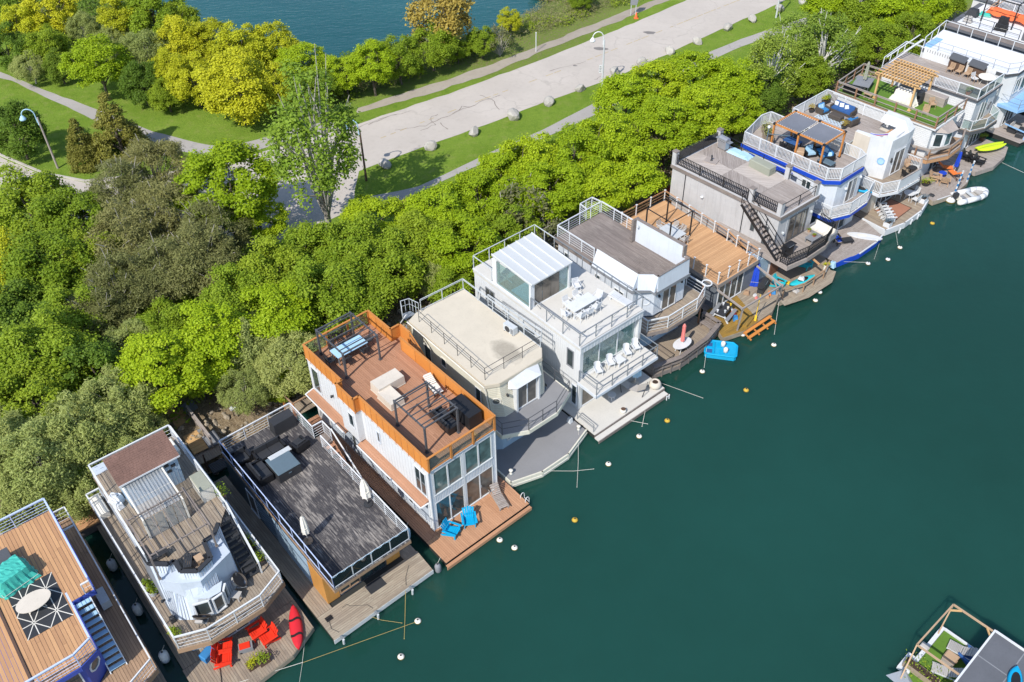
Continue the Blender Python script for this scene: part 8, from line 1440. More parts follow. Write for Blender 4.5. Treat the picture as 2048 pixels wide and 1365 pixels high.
M12.part('bay_wall', MB().prism([(0.0,-1.25),(0.85,-0.62),(1.05,0.55),(0.05,1.6)], 3.9, 5.6), 'white'); M12.part('bay_roof', MB().add([(0.02,-1.5,5.62),(1.15,-0.75,5.62),(1.4,0.6,5.62),(0.05,1.8,5.62),(0.02,-1.0,6.15),(0.05,1.3,6.15)], [(0,1,4),(1,2,5,4),(2,3,5),(0,3,2,1),(0,4,5,3)]), 'silver_wood'); M12.part('bay_foot', MB().add([(0.0,-1.25,3.9),(0.85,-0.62,3.9),(1.05,0.55,3.9),(0.05,1.6,3.9),(0.0,-0.9,3.25),(0.45,-0.5,3.25),(0.5,0.5,3.25),(0.02,1.2,3.25)], [(0,1,5,4),(1,2,6,5),(2,3,7,6),(4,5,6,7)]), 'white')
window(M12, (0.12,-1.16), (0.80,-0.66), 4.05, 5.45, 1, 'white', 'glass', 0.12); window(M12, (0.87,-0.5), (1.03,0.42), 4.05, 5.45, 1, 'white', 'teal_glass', 0.1)
md = [(-1.9,-1.95),(0.48,-2.05),(1.48,0.0),(1.5,2.2),(0.95,3.86),(0.05,3.4),(0.05,1.6),(0.0,-1.76),(-1.9,-1.76)]
md = [(-1.9,-2.5),(0.48,-2.1),(1.48,0.0),(1.5,2.2),(0.95,3.86),(0.06,3.4),(0.05,1.6),(0.02,-1.78),(-1.9,-1.78)]
M12.part('balcony_slab', MB().prism(md, 2.95, 3.15), 'brown'); planks(M12, md, 3.2, 0.15, mat='teal_wood', joined=True, name='balcony_board'); fascia(M12, md[0:5], 2.9, 3.2, 'cedar')
railing(M12, [(-1.8,-2.4),(0.48,-2.0),(1.42,0.0),(1.44,2.2),(0.95,3.7)], 3.2, 1.05, 1.5, 'silver_wood', 2, 0.1, 0.13, pmat='post_wood', barw=0.13)
rf = [(-9.6,-1.95),(0.35,-1.9),(0.5,3.2),(-9.75,3.1)]
M12.part('roof', MB().prism(rf, 6.003, 6.16), 'white'); M12.part('turf', MB().prism([(-9.5,-1.72),(0.2,-1.7),(0.35,3.1),(-9.65,3.0)], 6.161, 6.2), 'turf'); planks(M12, [(-9.6,-1.94),(0.3,-1.9),(0.3,-1.74),(-9.6,-1.76)], 6.2, 0.16, mat='teal_wood', joined=True, name='edge_board')
railing(M12, [(-9.5,-1.8),(0.22,-1.78),(0.4,3.1)], 6.2, 1.05, 1.9, 'silver_wood', 3, 0.09, 0.13, pmat='post_wood', barw=0.05); railing(M12, [(-9.5,-1.8),(-9.65,3.0),(-6.5,3.05)], 6.2, 1.05, 1.6, 'silver_wood', 3, 0.09, 0.12, pmat='post_wood', barw=0.05)
pergola(None, 'timber_pergola', 'new pine pergola with closely laid slats over the turf roof', 'pergola', M12, (-6.4,-2.95), (-0.45,2.75), 6.2, 8.55, 'pine_new', 'pine_new', ps=0.16, bs=0.15, slats=12, along='y', over=0.45, sw=0.07, sh=0.16, smat='pine_new')
pl_ = thing('pergola_battens', 'fine pine battens lying across the pergola slats', 'battens', M12, 0, 0, 8.72)
for k in range(8): y = -0.7+3.7*k/7; pl_.part('batten', MB().box(-6.7,-2.6,y-0.04,y+0.04,0,0.05), 'pine_new')
put('table', M12, -8.1, 0.35, 6.2, 15, 'large grey table at the shore end of the turf roof', L_=1.5, W_=2.0, h=0.74, col='dark_grey', top='mid_grey'); put('umbrella', M12, -8.1, 0.5, 6.2, 0, 'dark green closed parasol in the grey table', col='sage', r=0.13, h=2.6)
put('tarp_cover', M12, -4.0, 0.4, 6.2, 0, 'swing seat under a draped cream cover on the turf', L_=2.3, W_=1.0, h=1.25, col='offwhite', seed=12); put('covered_sofa', M12, -3.9, 1.35, 6.2, 0, 'dark canopy end behind the draped cream cover', L_=2.2, W_=0.6, h=1.2, col='charcoal')
put('box_cover', M12, -2.0, 2.45, 6.2, 0, 'grey wooden storage box on the turf by the white wall', L_=1.9, W_=0.75, h=0.85, col='silver_wood'); put('chair', M12, -1.75, 1.3, 6.2, -40, 'teak armchair on the turf near the grey box', col='teak'); put('chair', M12, -1.55, -0.3, 6.2, -70, 'teak armchair on the turf near the front rail', col='teak'); put('box_cover', M12, -8.3, -1.1, 6.2, 0, 'black box behind the turf roof rail', L_=1.6, W_=0.6, h=0.7, col='black'); put('bench', M12, -9.0, 1.4, 6.2, 20, 'wooden bench at the shore rail of the turf roof', L_=1.3, col='teak'); put('bench', M12, -6.8, -0.9, 6.2, 90, 'small pale bench by the pergola post', L_=0.8, col='teak'); put('table', M12, -5.2, 1.9, 6.2, 0, 'dark low table under the pine pergola', L_=0.9, W_=0.6, h=0.45, col='wicker')
put('adirondack', M12, 0.85, -0.1, 0.5, 10, 'brown slatted deck chair by the round grass plant', col='teak'); put('adirondack', M12, 1.9, -0.1, 0.5, 110, 'brown slatted deck chair turned to the water', col='teak'); put('lounger', M12, 0.75, 2.2, 0.5, 30, 'orange cushioned lounger in the shade of the balcony', col='brown', cushion='orange_cloth', back=40, L_=1.6); put('lounger', M12, 2.0, 1.7, 0.5, 150, 'orange cushioned lounger beside the blue parasol', col='brown', cushion='orange_cloth', back=40, L_=1.6); put('umbrella', M12, 1.7, 2.1, 0.5, 0, 'closed royal blue parasol on the dock', col='royal', r=0.15, h=2.5, tilt=(0.05,-0.08), base='charcoal'); put('round_table', M12, 1.2, 0.85, 0.5, 0, 'small round table with a blue cloth between the brown chairs', r=0.35, h=0.5, col='royal'); put('planter', M12, 0.75, -1.35, 0.5, 0, 'round bright green grass plant in a pot on the dock', r=0.42, h=0.3, pot='charcoal', plant='maple', tall=0.35); put('loose_item', M12, 2.0, -2.6, 0.5, 0, 'dark coil of rope at the dock edge', col='charcoal', name='rope_coil', cat='rope', L_=0.5, W_=0.4, h=0.15)
for (x, y, tx, ty), l in (((3.25,-0.85,0.2,-0.2),'blue and white banded mooring pole by the dinghy stern'),((3.1,1.9,0.3,-0.75),'blue and white banded mooring pole by the dinghy bow')):
    q = thing('banded_pole', l, 'mooring pole', M12, x, y, -0.3, 0, 'blue and white mooring poles'); n = 12
    for k in range(n): a = Vector((tx*k/n, ty*k/n, 3.3*k/n)); b = Vector((tx*(k+1)/n, ty*(k+1)/n, 3.3*(k+1)/n)); q.part('band', MB().tube(a, b, 0.075, 10), 'white' if k%2 else 'blue_cloth')
dg = thing('inflatable_dinghy', 'white inflatable dinghy with an outboard motor tied at the mooring poles', 'dinghy', M12, 4.35, 0.25, 0.0, 65)
tp = [(-1.7,-0.62,0.28),(-1.0,-0.66,0.3),(0.4,-0.66,0.32),(1.0,-0.55,0.36),(1.4,-0.25,0.42),(1.5,0,0.44),(1.4,0.25,0.42),(1.0,0.55,0.36),(0.4,0.66,0.32),(-1.0,0.66,0.3),(-1.7,0.62,0.28)]
dg.part('tube', MB().path([Vector(p) for p in tp], 0.25, 12), 'white', smooth=True); dg.part('tube_end', MB().lathe([(0.25,-0.01),(0.2,0.12),(0.06,0.2)], (0,0,0), 12).__class__().add([(-1.7-z, -0.62+x, 0.28+y) for x,y,z in MB().lathe([(0.25,-0.01),(0.2,0.12),(0.06,0.2)], (0,0,0), 12).v]+[(-1.7-z, 0.62+x, 0.28+y) for x,y,z in MB().lathe([(0.25,-0.01),(0.2,0.12),(0.06,0.2)], (0,0,0), 12).v], [tuple(i+k*36 for i in f) for k in (0,1) for f in MB().lathe([(0.25,-0.01),(0.2,0.12),(0.06,0.2)], (0,0,0), 12).f]), 'offwhite')
dg.part('floor', MB().box(-1.45,1.1,-0.5,0.5,0.1,0.2), 'grey_cloth'); dg.part('transom', MB().box(-1.5,-1.42,-0.5,0.5,0.15,0.6), 'offwhite'); dg.part('thwart', MB().box(-0.3,0.0,-0.55,0.55,0.42,0.47), 'galv'); dg.part('bow_cushion', MB().prism([(0.6,-0.35),(1.05,-0.25),(1.2,0),(1.05,0.25),(0.6,0.35)], 0.3, 0.46), 'grey_cloth'); dg.part('motor', MB().box(-1.95,-1.52,-0.16,0.16,0.5,0.9).tube((-1.7,0,0.5),(-1.75,0,-0.3),0.07,8), 'charcoal'); dg.part('fuel_tank', MB().box(-1.2,-0.8,-0.3,0.1,0.2,0.42), 'mid_grey')
# ---- thirteenth to fifteenth houseboats at the top right
N13 = boat('houseboat', 'white houseboat with glass balustrade corner and three teak chairs on its roof', 44.45, 78.82, -46.3)
dk = [(-10,-3.4),(1.59,-3.74),(1.94,-3.74),(2.68,-1.61),(2.61,0.85),(2.1,2.59),(-10,2.5)]
floatbase(N13, dk); planks(N13, dk, 0.5, 0.15, mat='silver_wood', joined=True, name='dock_board'); fascia(N13, dk[1:6], 0.05, 0.47, 'silver_wood')
N13.part('lower_wall', MB().box(-9.8,-0.65,-2.0,2.3,0.505,2.95), 'lilac_wall'); window(N13, (-0.65,-1.0), (-0.65,2.1), 0.55, 2.75, 4, 'white', 'glass', name='sliding_door')
N13.part('house_wall', MB().box(-9.8,-0.55,-2.05,2.35,3.205,6.0), 'white_wall'); siding(N13, (-9.8,-2.05), (-0.55,-2.05), 3.25, 5.95, 0.2, 'white', True); window(N13, (-0.55,-0.6), (-0.55,0.9), 3.3, 5.5, 2, 'white', 'teal_glass', name='sliding_door'); octo(N13, (-0.55,1.6), 4.3, 0.4, Vector((1,0)), 'mid_grey', 'glass')
md = [(-1.2,-2.35),(-0.2,-2.3),(0.5,-0.7),(0.62,1.5),(-0.5,2.35),(-0.55,2.3),(-0.55,-2.06),(-1.2,-2.06)]
N13.part('balcony_slab', MB().prism(md, 2.95, 3.15), 'navy_wall'); planks(N13, md, 3.2, 0.15, mat='grey_wood', joined=True, name='balcony_board'); fascia(N13, md[0:5], 2.85, 3.18, 'dark_grey', 0.06); railing(N13, [(-1.1,-2.28),(-0.22,-2.22),(0.45,-0.7),(0.56,1.5),(-0.4,2.2)], 3.2, 1.05, 1.6, 'white_metal', 0, 0.05, 0.05, style='glass')
rf = [(-10.1,-2.25),(-0.45,-2.2),(-0.3,2.5),(-10.3,2.5)]
N13.part('roof', MB().prism(rf, 6.003, 6.155), 'dark_grey'); planks(N13, rf, 6.2, 0.14, mat='silver_wood', joined=True, name='roof_board'); fascia(N13, rf[0:3], 6.0, 6.2, 'dark_grey', 0.05)
railing(N13, [(-10.0,-2.15),(-10.2,2.4),(-8.5,2.42)], 6.2, 1.08, 1.6, 'white_metal', 2, 0.07, 0.06); railing(N13, [(-4.7,-2.12),(-2.5,-2.1)], 6.2, 1.05, 2.2, 'white', 0, 0.08, 0.08, style='bal'); railing(N13, [(-2.5,-2.1),(-0.55,-2.1),(-0.42,2.4)], 6.2, 1.08, 1.5, 'white_metal', 0, 0.08, 0.07, style='glass')
N13.part('white_screen', MB().box(-8.3,-1.2,2.44,2.5,6.21,7.25), 'white'); siding(N13, (-8.2,2.43), (-5.4,2.43), 6.9, 7.2, 0.25, 'charcoal'); N13.part('stair_frame', MB().beam((-9.9,-1.9,7.2),(-9.0,2.2,8.4),0.07).beam((-9.9,-1.0,6.3),(-9.1,2.3,7.4),0.07), 'white_metal')
for k, nm in enumerate(('left','middle','right')): put('chair', N13, -4.9+k*0.8, 1.25+k*0.05, 6.2, -95, 'teak folding chair in the row of three on the white roof terrace, '+nm, 'row of three teak chairs', col='teak', arms=False)
for k, l in enumerate(('dark canopy cover over the bar, left one','dark canopy cover over the bar, right one')): q = thing('bar_canopy', l, 'canopy', N13, -4.7+k*1.9, 2.05, 6.2); q.part('canopy', MB().add([(-0.8,-0.4,1.2),(0.8,-0.4,1.15),(0.8,0.3,1.45),(-0.8,0.3,1.5),(-0.8,-0.4,1.1),(0.8,-0.4,1.05)], [(0,1,2,3),(4,5,1,0)]), 'dark_grey'); q.part('counter', MB().box(-0.75,0.75,-0.2,0.3,0,0.95), 'brown')
put('round_table', N13, -1.5, 1.4, 6.2, 0, 'round pale marble table on the white roof terrace', r=0.75, col='offwhite'); put('chair', N13, -2.35, 0.9, 6.2, -20, 'white upholstered chair at the pale marble table', col='teak', seat='white'); put('planter', N13, -1.7, -1.6, 6.2, 0, 'green plant in a terracotta pot behind the glass balustrade', r=0.25, h=0.3, pot='terracotta', tall=0.6); put('bench', N13, -1.1, -1.2, 6.2, 90, 'dark bench behind the glass balustrade', L_=1.2, col='charcoal')
for k in range(2): put('kayak', N13, 0.95+k*0.35, 0.75-k*0.25, 0.75+0.06*k, 64, 'lime yellow kayak, %s of the two across the dock corner'%('shoreward','waterward')[k], 'lime kayaks', col='lime', L_=3.3, W_=0.75, cockpit=False)
for k in range(3): put('adirondack', N13, 0.2+k*0.6, -2.3, 0.5, 0, 'black deck chair in the stack beside the lime kayaks, %s'%('shoreward','middle','waterward')[k], 'black deck chairs', col='black')
put('planter', N13, -0.25, 2.0, 0.5, 0, 'brown plant tubs under the balcony of the glass corner houseboat', r=0.3, h=0.4, pot='brown')
O14 = boat('houseboat', 'white houseboat with a large empty white membrane roof and pale blue trim', 44.17, 79.62, -46.3)
dk = [(-9.5,4.0),(3.4,3.7),(4.0,6.5),(3.6,9.2),(-9.5,9.4)]; floatbase(O14, dk); planks(O14, dk, 0.5, 0.15, mat='silver_wood', joined=True, name='dock_board')
O14.part('house_wall', MB().prism([(-8.6,4.2),(-0.2,4.2),(0.6,5.2),(0.7,9.2),(-8.8,9.2)], 0.505, 6.0), 'white_wall'); window(O14, (0.62,5.4), (0.64,6.6), 4.0, 5.5, 2, 'white', 'teal_glass'); window(O14, (0.64,6.8), (0.66,8.0), 3.7, 5.5, 1, 'white', 'teal_glass'); window(O14, (0.62,5.5), (0.66,8.6), 0.55, 2.7, 4, 'white', 'glass', name='sliding_door')
rf = [(-8.65,4.0),(-0.05,4.1),(0.65,5.2),(0.75,9.3),(-9.0,9.3)]; O14.part('roof', MB().prism(rf, 6.003, 6.3), 'white_roof'); fascia(O14, rf[0:4], 6.0, 6.28, 'dark_grey', 0.05)
railing(O14, [(-8.4,4.1),(-0.1,4.2),(0.55,5.2),(0.65,9.2)], 6.3, 1.0, 1.35, 'steel', 1, 0.03, 0.03, barw=0.025); railing(O14, [(-8.9,9.2),(-0.5,9.25)], 6.3, 1.0, 1.5, 'galv', 0, 0.07, 0.06); railing(O14, [(-8.5,4.1),(-8.9,9.2)], 6.3, 1.05, 1.8, 'white_metal', 0, 0.07, 0.06); O14.part('blue_hatch', MB().box(-8.6,-7.9,4.4,7.0,6.301,6.36), 'sky_blue')
for k in range(5): O14.part('stair_tread', MB().box(-9.6-k*0.25,-9.35-k*0.25,4.5,6.2,6.1-k*0.3,6.14-k*0.3), 'white')
md = [(-0.3,4.4),(2.0,4.3),(2.7,6.0),(2.6,9.2),(0.7,9.2),(0.6,5.2)]; O14.part('balcony_slab', MB().prism(md, 2.9, 3.2), 'sky_blue'); railing(O14, [(-0.1,4.5),(1.95,4.4),(2.6,6.0),(2.5,9.1)], 3.2, 1.0, 1.5, 'steel', 1, 0.03, 0.04, barw=0.025)
O14.part('dock_frame', MB().beam((1.2,4.6,1.4),(3.4,4.6,1.2),0.1).beam((3.4,4.6,1.2),(3.9,6.8,1.2),0.1).box(3.3,3.5,4.5,4.7,0.4,3.0), 'sky_blue'); put('sofa', O14, 1.9, 5.6, 0.5, 0, 'brown cushioned seat behind the pale blue frame at the right edge', W_=1.4, col='charcoal', cush='grey_cloth'); put('box_cover', O14, 2.7, 5.3, 0.5, 10, 'dark metal grate box at the pale blue dock edge', L_=0.7, W_=1.6, h=0.45, col='charcoal')
P15 = boat('houseboat', 'cluttered houseboat under black frames at the top right corner', 53.0, 88.0, -46.3)
dk = [(-9.5,-1.6),(3,-1.8),(3,6.5),(-9.5,6.5)]; floatbase(P15, dk); P15.part('house_wall', MB().box(-9.3,0.5,-1.2,6.2,0.3,5.95), 'slate_wall'); P15.part('roof', MB().box(-9.6,0.8,-1.5,6.4,5.953,6.15), 'grey_roof'); planks(P15, [(-9.5,-1.4),(0.7,-1.4),(0.7,-0.1),(-9.5,-0.1)], 6.2, 0.15, mat='old_wood', joined=True, name='roof_board'); P15.part('white_deck', MB().box(-9.0,0.7,0.1,6.2,6.153,6.21), 'white_roof')
railing(P15, [(-9.4,0.0),(-2.6,0.0)], 6.2, 1.05, 1.4, 'charcoal', 1, 0.05, 0.05, barw=0.03); bal(P15, [(-7.5,6.3),(0.6,6.3)], 6.2); P15.part('cabin_top', MB().box(-2.4,0.6,0.2,3.5,6.215,7.2), 'grey_roof')
pergola(None, 'steel_arbour', 'black steel frame standing over the orange tarpaulin', 'frame', P15, (-7.4,-4.2), (2.0,5.4), 6.2, 8.8, 'black', 'black', ps=0.1, bs=0.09, over=0.2)
q = thing('orange_tarpaulin', 'orange tarpaulin stretched over the deck at the top right', 'tarpaulin', P15, -5.3, 4.3, 6.22); q.part('sheet', MB().add([(-2.3+4.6*i/10, -1.1+2.2*j/6, 0.7+0.1*math.sin(i*1.9)*math.cos(j*1.3)-0.1*abs(j-3)) for i in range(11) for j in range(7)], [(i*7+j,(i+1)*7+j,(i+1)*7+j+1,i*7+j+1) for i in range(10) for j in range(6)]), 'tarp_orange')
for x, y in ((-1.8,-0.9),(1.8,-0.9),(-1.8,1.0),(1.8,1.0)): q.part('stake', MB().tube((x,y,0),(x,y,0.5),0.03,6), 'charcoal')
put('tarp_cover', P15, -4.9, 1.2, 6.22, 10, 'object under a black crumpled cover on the white deck', L_=1.2, W_=1.0, h=1.3, col='black', seed=21); put('loose_item', P15, -8.2, 0.7, 6.22, 0, 'grey bundle by the black railing', col='grey_cloth', L_=0.9, W_=0.6, h=0.6); put('loose_item', P15, -8.6, 2.6, 6.22, 0, 'dark clutter heap at the shore end of the corner boat', col='charcoal', L_=1.2, W_=0.9, h=0.7, seed=5); put('tarp_cover', P15, -7.6, 3.3, 6.22, 20, 'green and white folded cover beside the ladder', L_=1.2, W_=0.5, h=0.4, col='teal', seed=8)
ldr = thing('wooden_ladder', 'wooden ladder leaning beside the orange tarpaulin', 'ladder', P15, -7.5, 4.4, 6.22, 70)
for y in (-0.2,0.2): ldr.part('rail', MB().beam((-1.5,y,0.05),(1.4,y,1.3),0.05), 'teak')
for k in range(7): ldr.part('rung', MB().tube((-1.3+k*0.4,-0.2,0.14+k*0.172),(-1.3+k*0.4,0.2,0.14+k*0.172),0.02,6), 'teak')
Q16 = boat('houseboat', 'last houseboat with white rails beyond the orange tarpaulin at the top edge', 59.0, 94.5, -46.3)
Q16.part('house_wall', MB().box(-10,0.5,-1.8,3,0.3,6.2), 'white_wall'); Q16.part('roof', MB().box(-10.2,0.7,-2,3.2,6.203,6.4), 'grey_roof'); bal(Q16, [(-9.5,-1.8),(0.5,-1.8)], 6.4); window(Q16, (-7,-1.8), (-5.5,-1.8), 3.5, 5.2, 2)

# ---- platform raft at the lower right
tp_ = at(1885, 1254, 0.6); R17 = T('houseboat', 'turf decked raft with a grey roofed cabin at the lower right corner', 'houseboat', tp_.x, tp_.y, 0, -47.8, 'houseboats moored side by side along the shore')
zz = lambda x, y, z: (lambda d: (d.x*math.cos(rad(47.8))-d.y*math.sin(rad(47.8)), d.x*math.sin(rad(47.8))+d.y*math.cos(rad(47.8))))(at(1748+x*.1575, 1150+y*.1575, z)-Vector((tp_.x, tp_.y, z)))
dk = [zz(870,660,.6), zz(1330,985,.6), zz(1500,1500,.6), zz(500,1700,.6), zz(400,1160,.6)]
a_, b_, c_ = zz(870,660,.6), zz(1330,985,.6), zz(400,1160,.6)
W17 = b_[0]; H17 = -c_[1]
base = [(0,0),(W17+2.2,0),(W17+2.2,-H17-2.0),(0,-H17-2.0)]
R17.part('float', MB().prism(base, -0.3, 0.48), 'white'); R17.part('turf', MB().prism([(0.18,-0.12),(W17,-0.12),(W17,-H17-1.9),(0.18,-H17-1.9)], 0.481, 0.56), 'turf'); R17.part('edge_board', MB().box(-0.06,0.16,-H17-0.1,0.0,0.482,0.66).box(0.16,W17,-0.1,0.02,0.482,0.66), 'white'); R17.part('swim_step', MB().box(-0.5,-0.07,-H17-0.2,-H17+1.0,0.2,0.45), 'white')
ca = [zz(1540,730,3.0), zz(1070,1280,3.0)]
x0 = ca[0][0]; y0 = ca[0][1]; y1 = ca[1][1]
R17.part('cabin_wall', MB().box(x0+0.1,x0+3.6,y1+0.1,y0-0.1,0.57,2.8), 'white_wall'); R17.part('roof', MB().box(x0,x0+4.2,y1-1.5,y0,2.85,3.0), 'grey_roof'); R17.part('roof_edge', MB().box(x0,x0+4.2,y0+0.002,y0+0.12,2.83,3.06).box(x0-0.1,x0-0.002,y1-1.5,y0+0.12,2.83,3.04), 'white'); R17.part('roof_seam', MB().beam((x0,y0-1.9,3.008),(x0+4,y0-1.9,3.008),0.06,0.012).beam((x0+1.6,y0,3.008),(x0+1.6,y1,3.008),0.06,0.012), 'mid_grey')
fr = thing('timber_arbour', 'timber post and beam frame cantilevered over the water from the turf raft', 'timber frame', R17, 0, 0, 0.56)
tz = 2.35; A_ = zz(1008,380,2.9); B_ = zz(1535,735,2.9); Cc = zz(545,890,2.9); D_ = zz(395,1155,2.9)
A3, B3, C3 = (A_[0],A_[1],tz), (B_[0],B_[1],tz), (Cc[0],Cc[1],tz)
for p, q_ in ((A3,B3),(A3,C3),(C3,(zz(1080,1270,2.9)[0],zz(1080,1270,2.9)[1],tz))): fr.part('beam', MB().beam(p, q_, 0.08, 0.1), 'teak')
for p, q_ in ((C3,(D_[0]+0.1,D_[1],0.0)),(A3,(0.05,-0.6,0.05)),(B3,(x0+0.05,y0,2.2))): fr.part('strut', MB().beam(p, q_, 0.07), 'teak')
fr.part('knee', MB().beam((A_[0]+0.05,A_[1]-0.45,tz),(A_[0]+0.5,A_[1]-0.05,tz),0.08).beam((B_[0]-0.45,B_[1],tz),(B_[0]-0.05,B_[1]-0.4,tz),0.08), 'pine_new')
q_ = zz(1080,960,.8); put('lounger', R17, q_[0], q_[1], 0.57, 190, 'grey slatted sun lounger on the turf raft, upper one', col='galv', cushion='grey_cloth', L_=1.5); q_ = zz(900,1240,.8); put('lounger', R17, q_[0], q_[1], 0.57, 200, 'grey slatted sun lounger on the turf raft, lower one', col='galv', cushion='grey_cloth', L_=1.6)
q_ = zz(970,1060,.8); put('box_cover', R17, q_[0], q_[1], 0.57, 0, 'square stone fire table on the turf raft', L_=0.65, W_=0.65, h=0.4, col='silver_wood', name='fire_table', cat='table', lid='teak'); q_ = zz(1230,1090,.8); put('adirondack', R17, q_[0], q_[1], 0.57, 170, 'dark blue chair in the shade of the grey roof on the raft', col='navy')
q_ = zz(600,1240,.8); put('planter', R17, q_[0], q_[1], 0.57, 0, 'long wooden trough at the lower edge of the turf raft', r=0.95, h=0.4, pot='grey_wood', square=True, spread=0.25); q_ = zz(650,900,.8); put('box_cover', R17, q_[0], q_[1], 0.57, 0, 'pale box step on the edge of the turf raft', L_=0.4, W_=0.35, h=0.25, col='grey_cloth'); q_ = zz(1800,1330,3.0); put('kayak', R17, q_[0], q_[1]-0.2, 3.01, -70, 'turquoise kayak on the grey cabin roof of the raft', col='turquoise', L_=1.6)
R17.part('clear_slope', MB().add([(-0.1,-H17-0.2,0.6),(1.4,-H17-1.0,0.6),(1.3,-H17-2.0,1.6),(-0.5,-H17-1.9,1.6)], [(0,1,2,3)]), 'white')

# ---- walkway and fence at the shore between the second and third boats
_a, _b = at(362,842,1.2), at(404,906,1.0); _m = (_a+_b)/2; _y = math.degrees(math.atan2(_b.y-_a.y, _b.x-_a.x)); _l = (_b-_a).length/2
gw = T('wooden_walkway', 'orange planked walkway from the wood down to the boats, half in shade', 'walkway', _m.x, _m.y, 1.05, _y)
planks(gw, [(-_l-1.5,-0.5),(_l,-0.5),(_l,0.5),(-_l-1.5,0.5)], 0.12, 0.3, 0.02, 'pine_new', along='y', maxlen=3); gw.part('ramp', MB().box(-_l-1.5,_l,0.52,1.45,0.02,0.12), 'mid_grey'); gw.part('bearer', MB().box(-_l-1,_l,-0.45,-0.3,-1.2,0.0).box(-_l-1,_l,1.2,1.35,-1.2,0.0), 'old_wood')
_p = at(418,905,0.9); pf = T('landing_platform', 'pale plank landing with a black grated step beside the dark deck', 'landing', _p.x, _p.y, 0.8, _y); planks(pf, [(-0.6,-0.9),(0.7,-0.9),(0.7,1.1),(-0.6,1.1)], 0.15, 0.15, mat='grey_wood'); pf.part('step_frame', MB().box(0.8,1.7,-0.5,0.6,-0.25,-0.15), 'charcoal')
for k in range(7): pf.part('step_slat', MB().box(0.82+k*0.125,0.90+k*0.125,-0.47,0.57,-0.148,-0.1), 'dark_grey')
for y in (-0.55,0.65): pf.part('post', MB().box(0.70,0.78,y-0.05,y+0.05,-1.2,0.9), 'brown')
_c, _d = at(377,824,1.6), at(425,892,1.2); fn = T('wooden_fence', 'weathered two rail wooden fence along the walkway', 'fence', (_c.x+_d.x)/2, (_c.y+_d.y)/2, 1.1, math.degrees(math.atan2(_d.y-_c.y, _d.x-_c.x))); _h = (_d-_c).length/2; railing(fn, [(-_h,0),(_h,0)], 0, 1.05, 1.4, 'silver_wood', 1, 0.16, 0.12, barw=0.1)
for i, (px, py, l) in enumerate(((465,822,'white spherical garden lamp on the stony bank, left'),(473,822,'white spherical garden lamp on the stony bank, right'))): q = at(px, py, 1.6); g_ = T('garden_lamp', l, 'garden lamp', q.x, q.y, 0.9, 0, 'garden lamps on the bank'); g_.part('post', MB().tube((0,0,-0.3),(0,0,0.8),0.03,6), 'charcoal'); g_.part('globe', MB().lathe([(0.03,0.75),(0.16,0.85),(0.16,1.0),(0.04,1.1)], n=12), 'galv', smooth=True)
bt = T('brown_boardwalk', 'brown boardwalk between the first two houseboats at the shore', 'walkway', -27.0, 36.3, 0.7, -52); planks(bt, [(-1.2,-2.2),(0.6,-2.2),(0.6,2.0),(-1.2,2.0)], 0.1, 0.2, mat='cedar', along='y'); bt.part('bearer', MB().box(-1.0,0.5,-2.1,2.0,-0.6,0.05), 'old_wood')
rail_f = T('rear_fence', 'brown board fence behind the turf roofed houseboat', 'fence', 33.0, 86.8, 1.15, 42)
for k in range(18): rail_f.part('board', MB().box(-3.2+k*0.36,-2.87+k*0.36,-0.02,0.02,0,1.9), 'teal_wood')
rail_f.part('rail', MB().box(-3.2,3.3,0.025,0.09,1.6,1.7).box(-3.2,3.3,0.025,0.09,0.3,0.4), 'post_wood')
for px, py, l in ((1330,375,'red flowering bush between the cedar deck and the grey houseboat'),(1640,180,'red leaved shrub beside the white railed roof')): q = at(px, py, 1.4); g_ = T('flowering_bush', l, 'bush', q.x, q.y, 0.8); g = np.random.default_rng(int(px)); obj('blossom', leaf_mesh('blossom', np.column_stack([g.normal(0,0.5,12), g.normal(0,0.5,12), g.uniform(0.3,1.3,12)]), np.full(12,0.3), 0.8, 420, 0.14, 0.1, 0, M['red_paint'], 3, np.array([0,0,-1.])), g_.o); obj('foliage', leaf_mesh('foliage', np.column_stack([g.normal(0,0.6,14), g.normal(0,0.6,14), g.uniform(0.2,1.2,14)]), np.full(14,0.35), 0.8, 500, 0.18, 0.12, 0, LM['dark'], 4, np.array([0,0,-1.])), g_.o)

# ---- buoys and mooring lines
BU = [(10.6,44.8,'buoy_yellow','yellow mooring buoy off the pale stepped dock'),(8.5,43.4,'offwhite','white mooring buoy under the pale stepped dock'),(6.2,41.0,'offwhite','white mooring buoy at the right end of the line from the grey coated dock'),(3.7,36.5,'buoy_yellow','weedy yellow buoy below the hanging rope, farthest from the docks'),(-1.0,35.1,'offwhite','white mooring buoy at the edge of the brown dock'),(-0.1,34.5,'offwhite','white mooring buoy just outside the one by the brown dock'),(-5.7,29.6,'offwhite','white mooring buoy at the end of the long yellow line'),(-6.5,27.4,'offwhite','largest looking white buoy, nearest the bottom of the picture'),(13.8,49.6,'offwhite','white mooring buoy left below the pedal boat'),(16.6,47.6,'buoy_yellow','small half sunk yellow buoy below the pedal boat'),(19.6,52.3,'offwhite','white mooring buoy right of the pedal boat'),(17.5,53.5,'white','white mooring buoy against the orange step'),(24.6,58.4,'white','white mooring buoy off the dock with the aqua kayak, outer end of the short line'),(24.0,57.4,'offwhite','white and yellow buoy just below the one off the aqua kayak dock'),(29.5,62.0,'white','white mooring buoy left of the pair off the blue edged dock'),(31.3,62.5,'white','white mooring buoy alone right of the blue edged dock corner'),(32.8,64.1,'offwhite','cream mooring buoy off the left corner of the white edged dock'),(36.7,67.5,'buoy_yellow','yellow mooring buoy off the white edged dock')]
for x, y, c, l in BU: put('buoy', None, x, y, 0.0, rng.uniform(0, 360), l, 'mooring buoys along the docks', col=c)
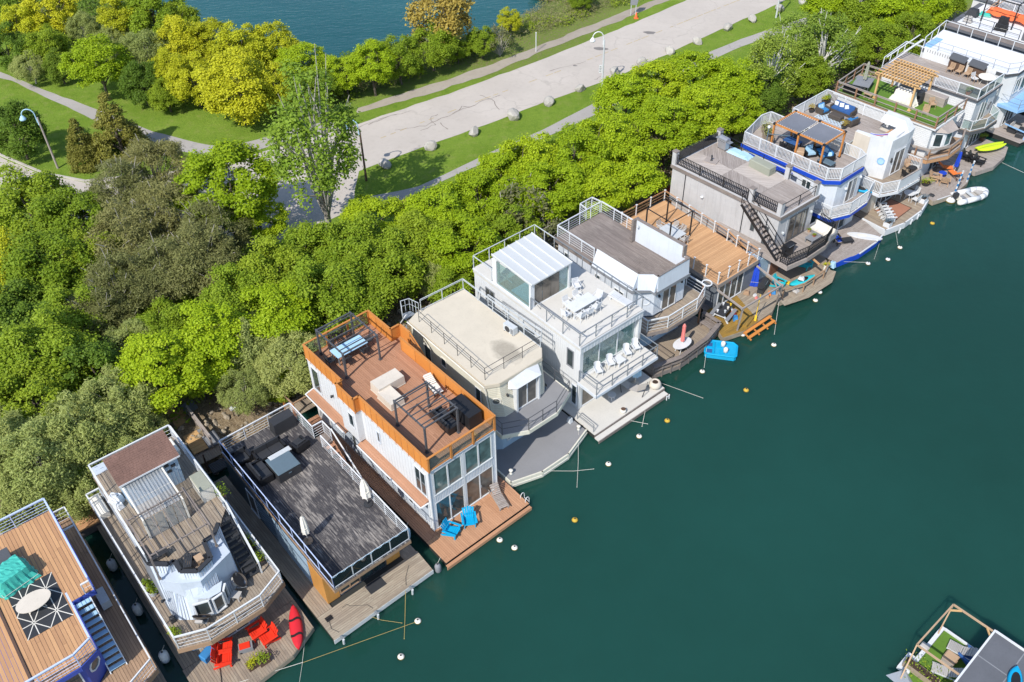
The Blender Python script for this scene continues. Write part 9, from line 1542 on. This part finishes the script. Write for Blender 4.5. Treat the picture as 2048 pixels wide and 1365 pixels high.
q = M12.W(3.35, -1.45, 0); put('buoy', None, q.x, q.y, 0.05, 0, 'big white buoy at the stern of the dinghy', 'mooring buoys along the docks', col='white', r=0.42)
for nm, pts, mt, r_ in (('white mooring line from the lower left dock to the knot in the water',[(-15.5,25.6,0.6),(-11.9,27.1,0.15)],'rope',0.03),('yellow mooring line from the knot to the white buoy',[(-11.9,27.1,0.12),(-5.8,29.5,0.1)],'old_rope',0.025),('white line running down from the knot to the bottom edge',[(-11.9,27.1,0.1),(-11.9,25.4,0.05)],'rope',0.02),('white line from the red kayak corner down to the knot',[(-11.9,28.9,0.5),(-11.9,27.1,0.15)],'rope',0.02),('old yellow rope hanging from the grey dock into the water',[(-6.5,31.5,0.4),(-6.45,29.9,0.05),(-6.4,28.5,0.02)],'old_rope',0.03),('pale rope at the waterline of the grey dock',[(-8.7,29.9,0.3),(-7.8,29.7,0.05),(-6.6,29.5,0.02)],'old_rope',0.025),('white rope hanging from the grey coated dock to the water',[(4.4,43.9,0.6),(4.2,41.0,0.15),(4.0,39.1,0.03)],'rope',0.025),('white rope running level from the edge of the grey coated dock',[(1.8,40.3,0.3),(3.9,40.4,0.1),(5.2,40.6,0.03)],'rope',0.025),('short rope down from the pale stepped dock',[(9.3,46.1,0.3),(8.8,44.3,0.03)],'rope',0.03),('short level rope off the pale stepped dock',[(7.9,44.7,0.25),(9.2,44.5,0.05)],'rope',0.03),('rope from the corner of the mossy dock down to a weedy end',[(21.0,57.1,0.5),(19.9,53.5,0.03)],'rope',0.03),('rope from the dark dock to the buoy by the pedal boat',[(14.4,51.6,0.5),(14.0,50.0,0.05)],'rope',0.025),('rope from the aqua kayak dock to its buoy',[(22.6,58.5,0.3),(24.4,58.4,0.1)],'rope',0.02),('rope from the blue edged dock to its buoy',[(26.6,61.9,0.4),(29.3,62.0,0.15)],'rope',0.025),('rope from the dark dock corner out to the right',[(9.9,48.4,0.5),(13.4,46.9,0.03)],'rope',0.025),('rope down from the blue edged dock near the paddle board',[(31.0,64.2,0.4),(30.2,62.6,0.02)],'rope',0.02),('rope from the white edged dock to the cream buoy',[(33.0,66.3,0.4),(32.7,64.4,0.1)],'rope',0.02),('rope from the curved dock of the lime kayaks into the water',[(46.2,76.5,0.4),(48.3,74.7,0.02)],'rope',0.025)): rope('mooring_line', nm, pts, r_, mt)
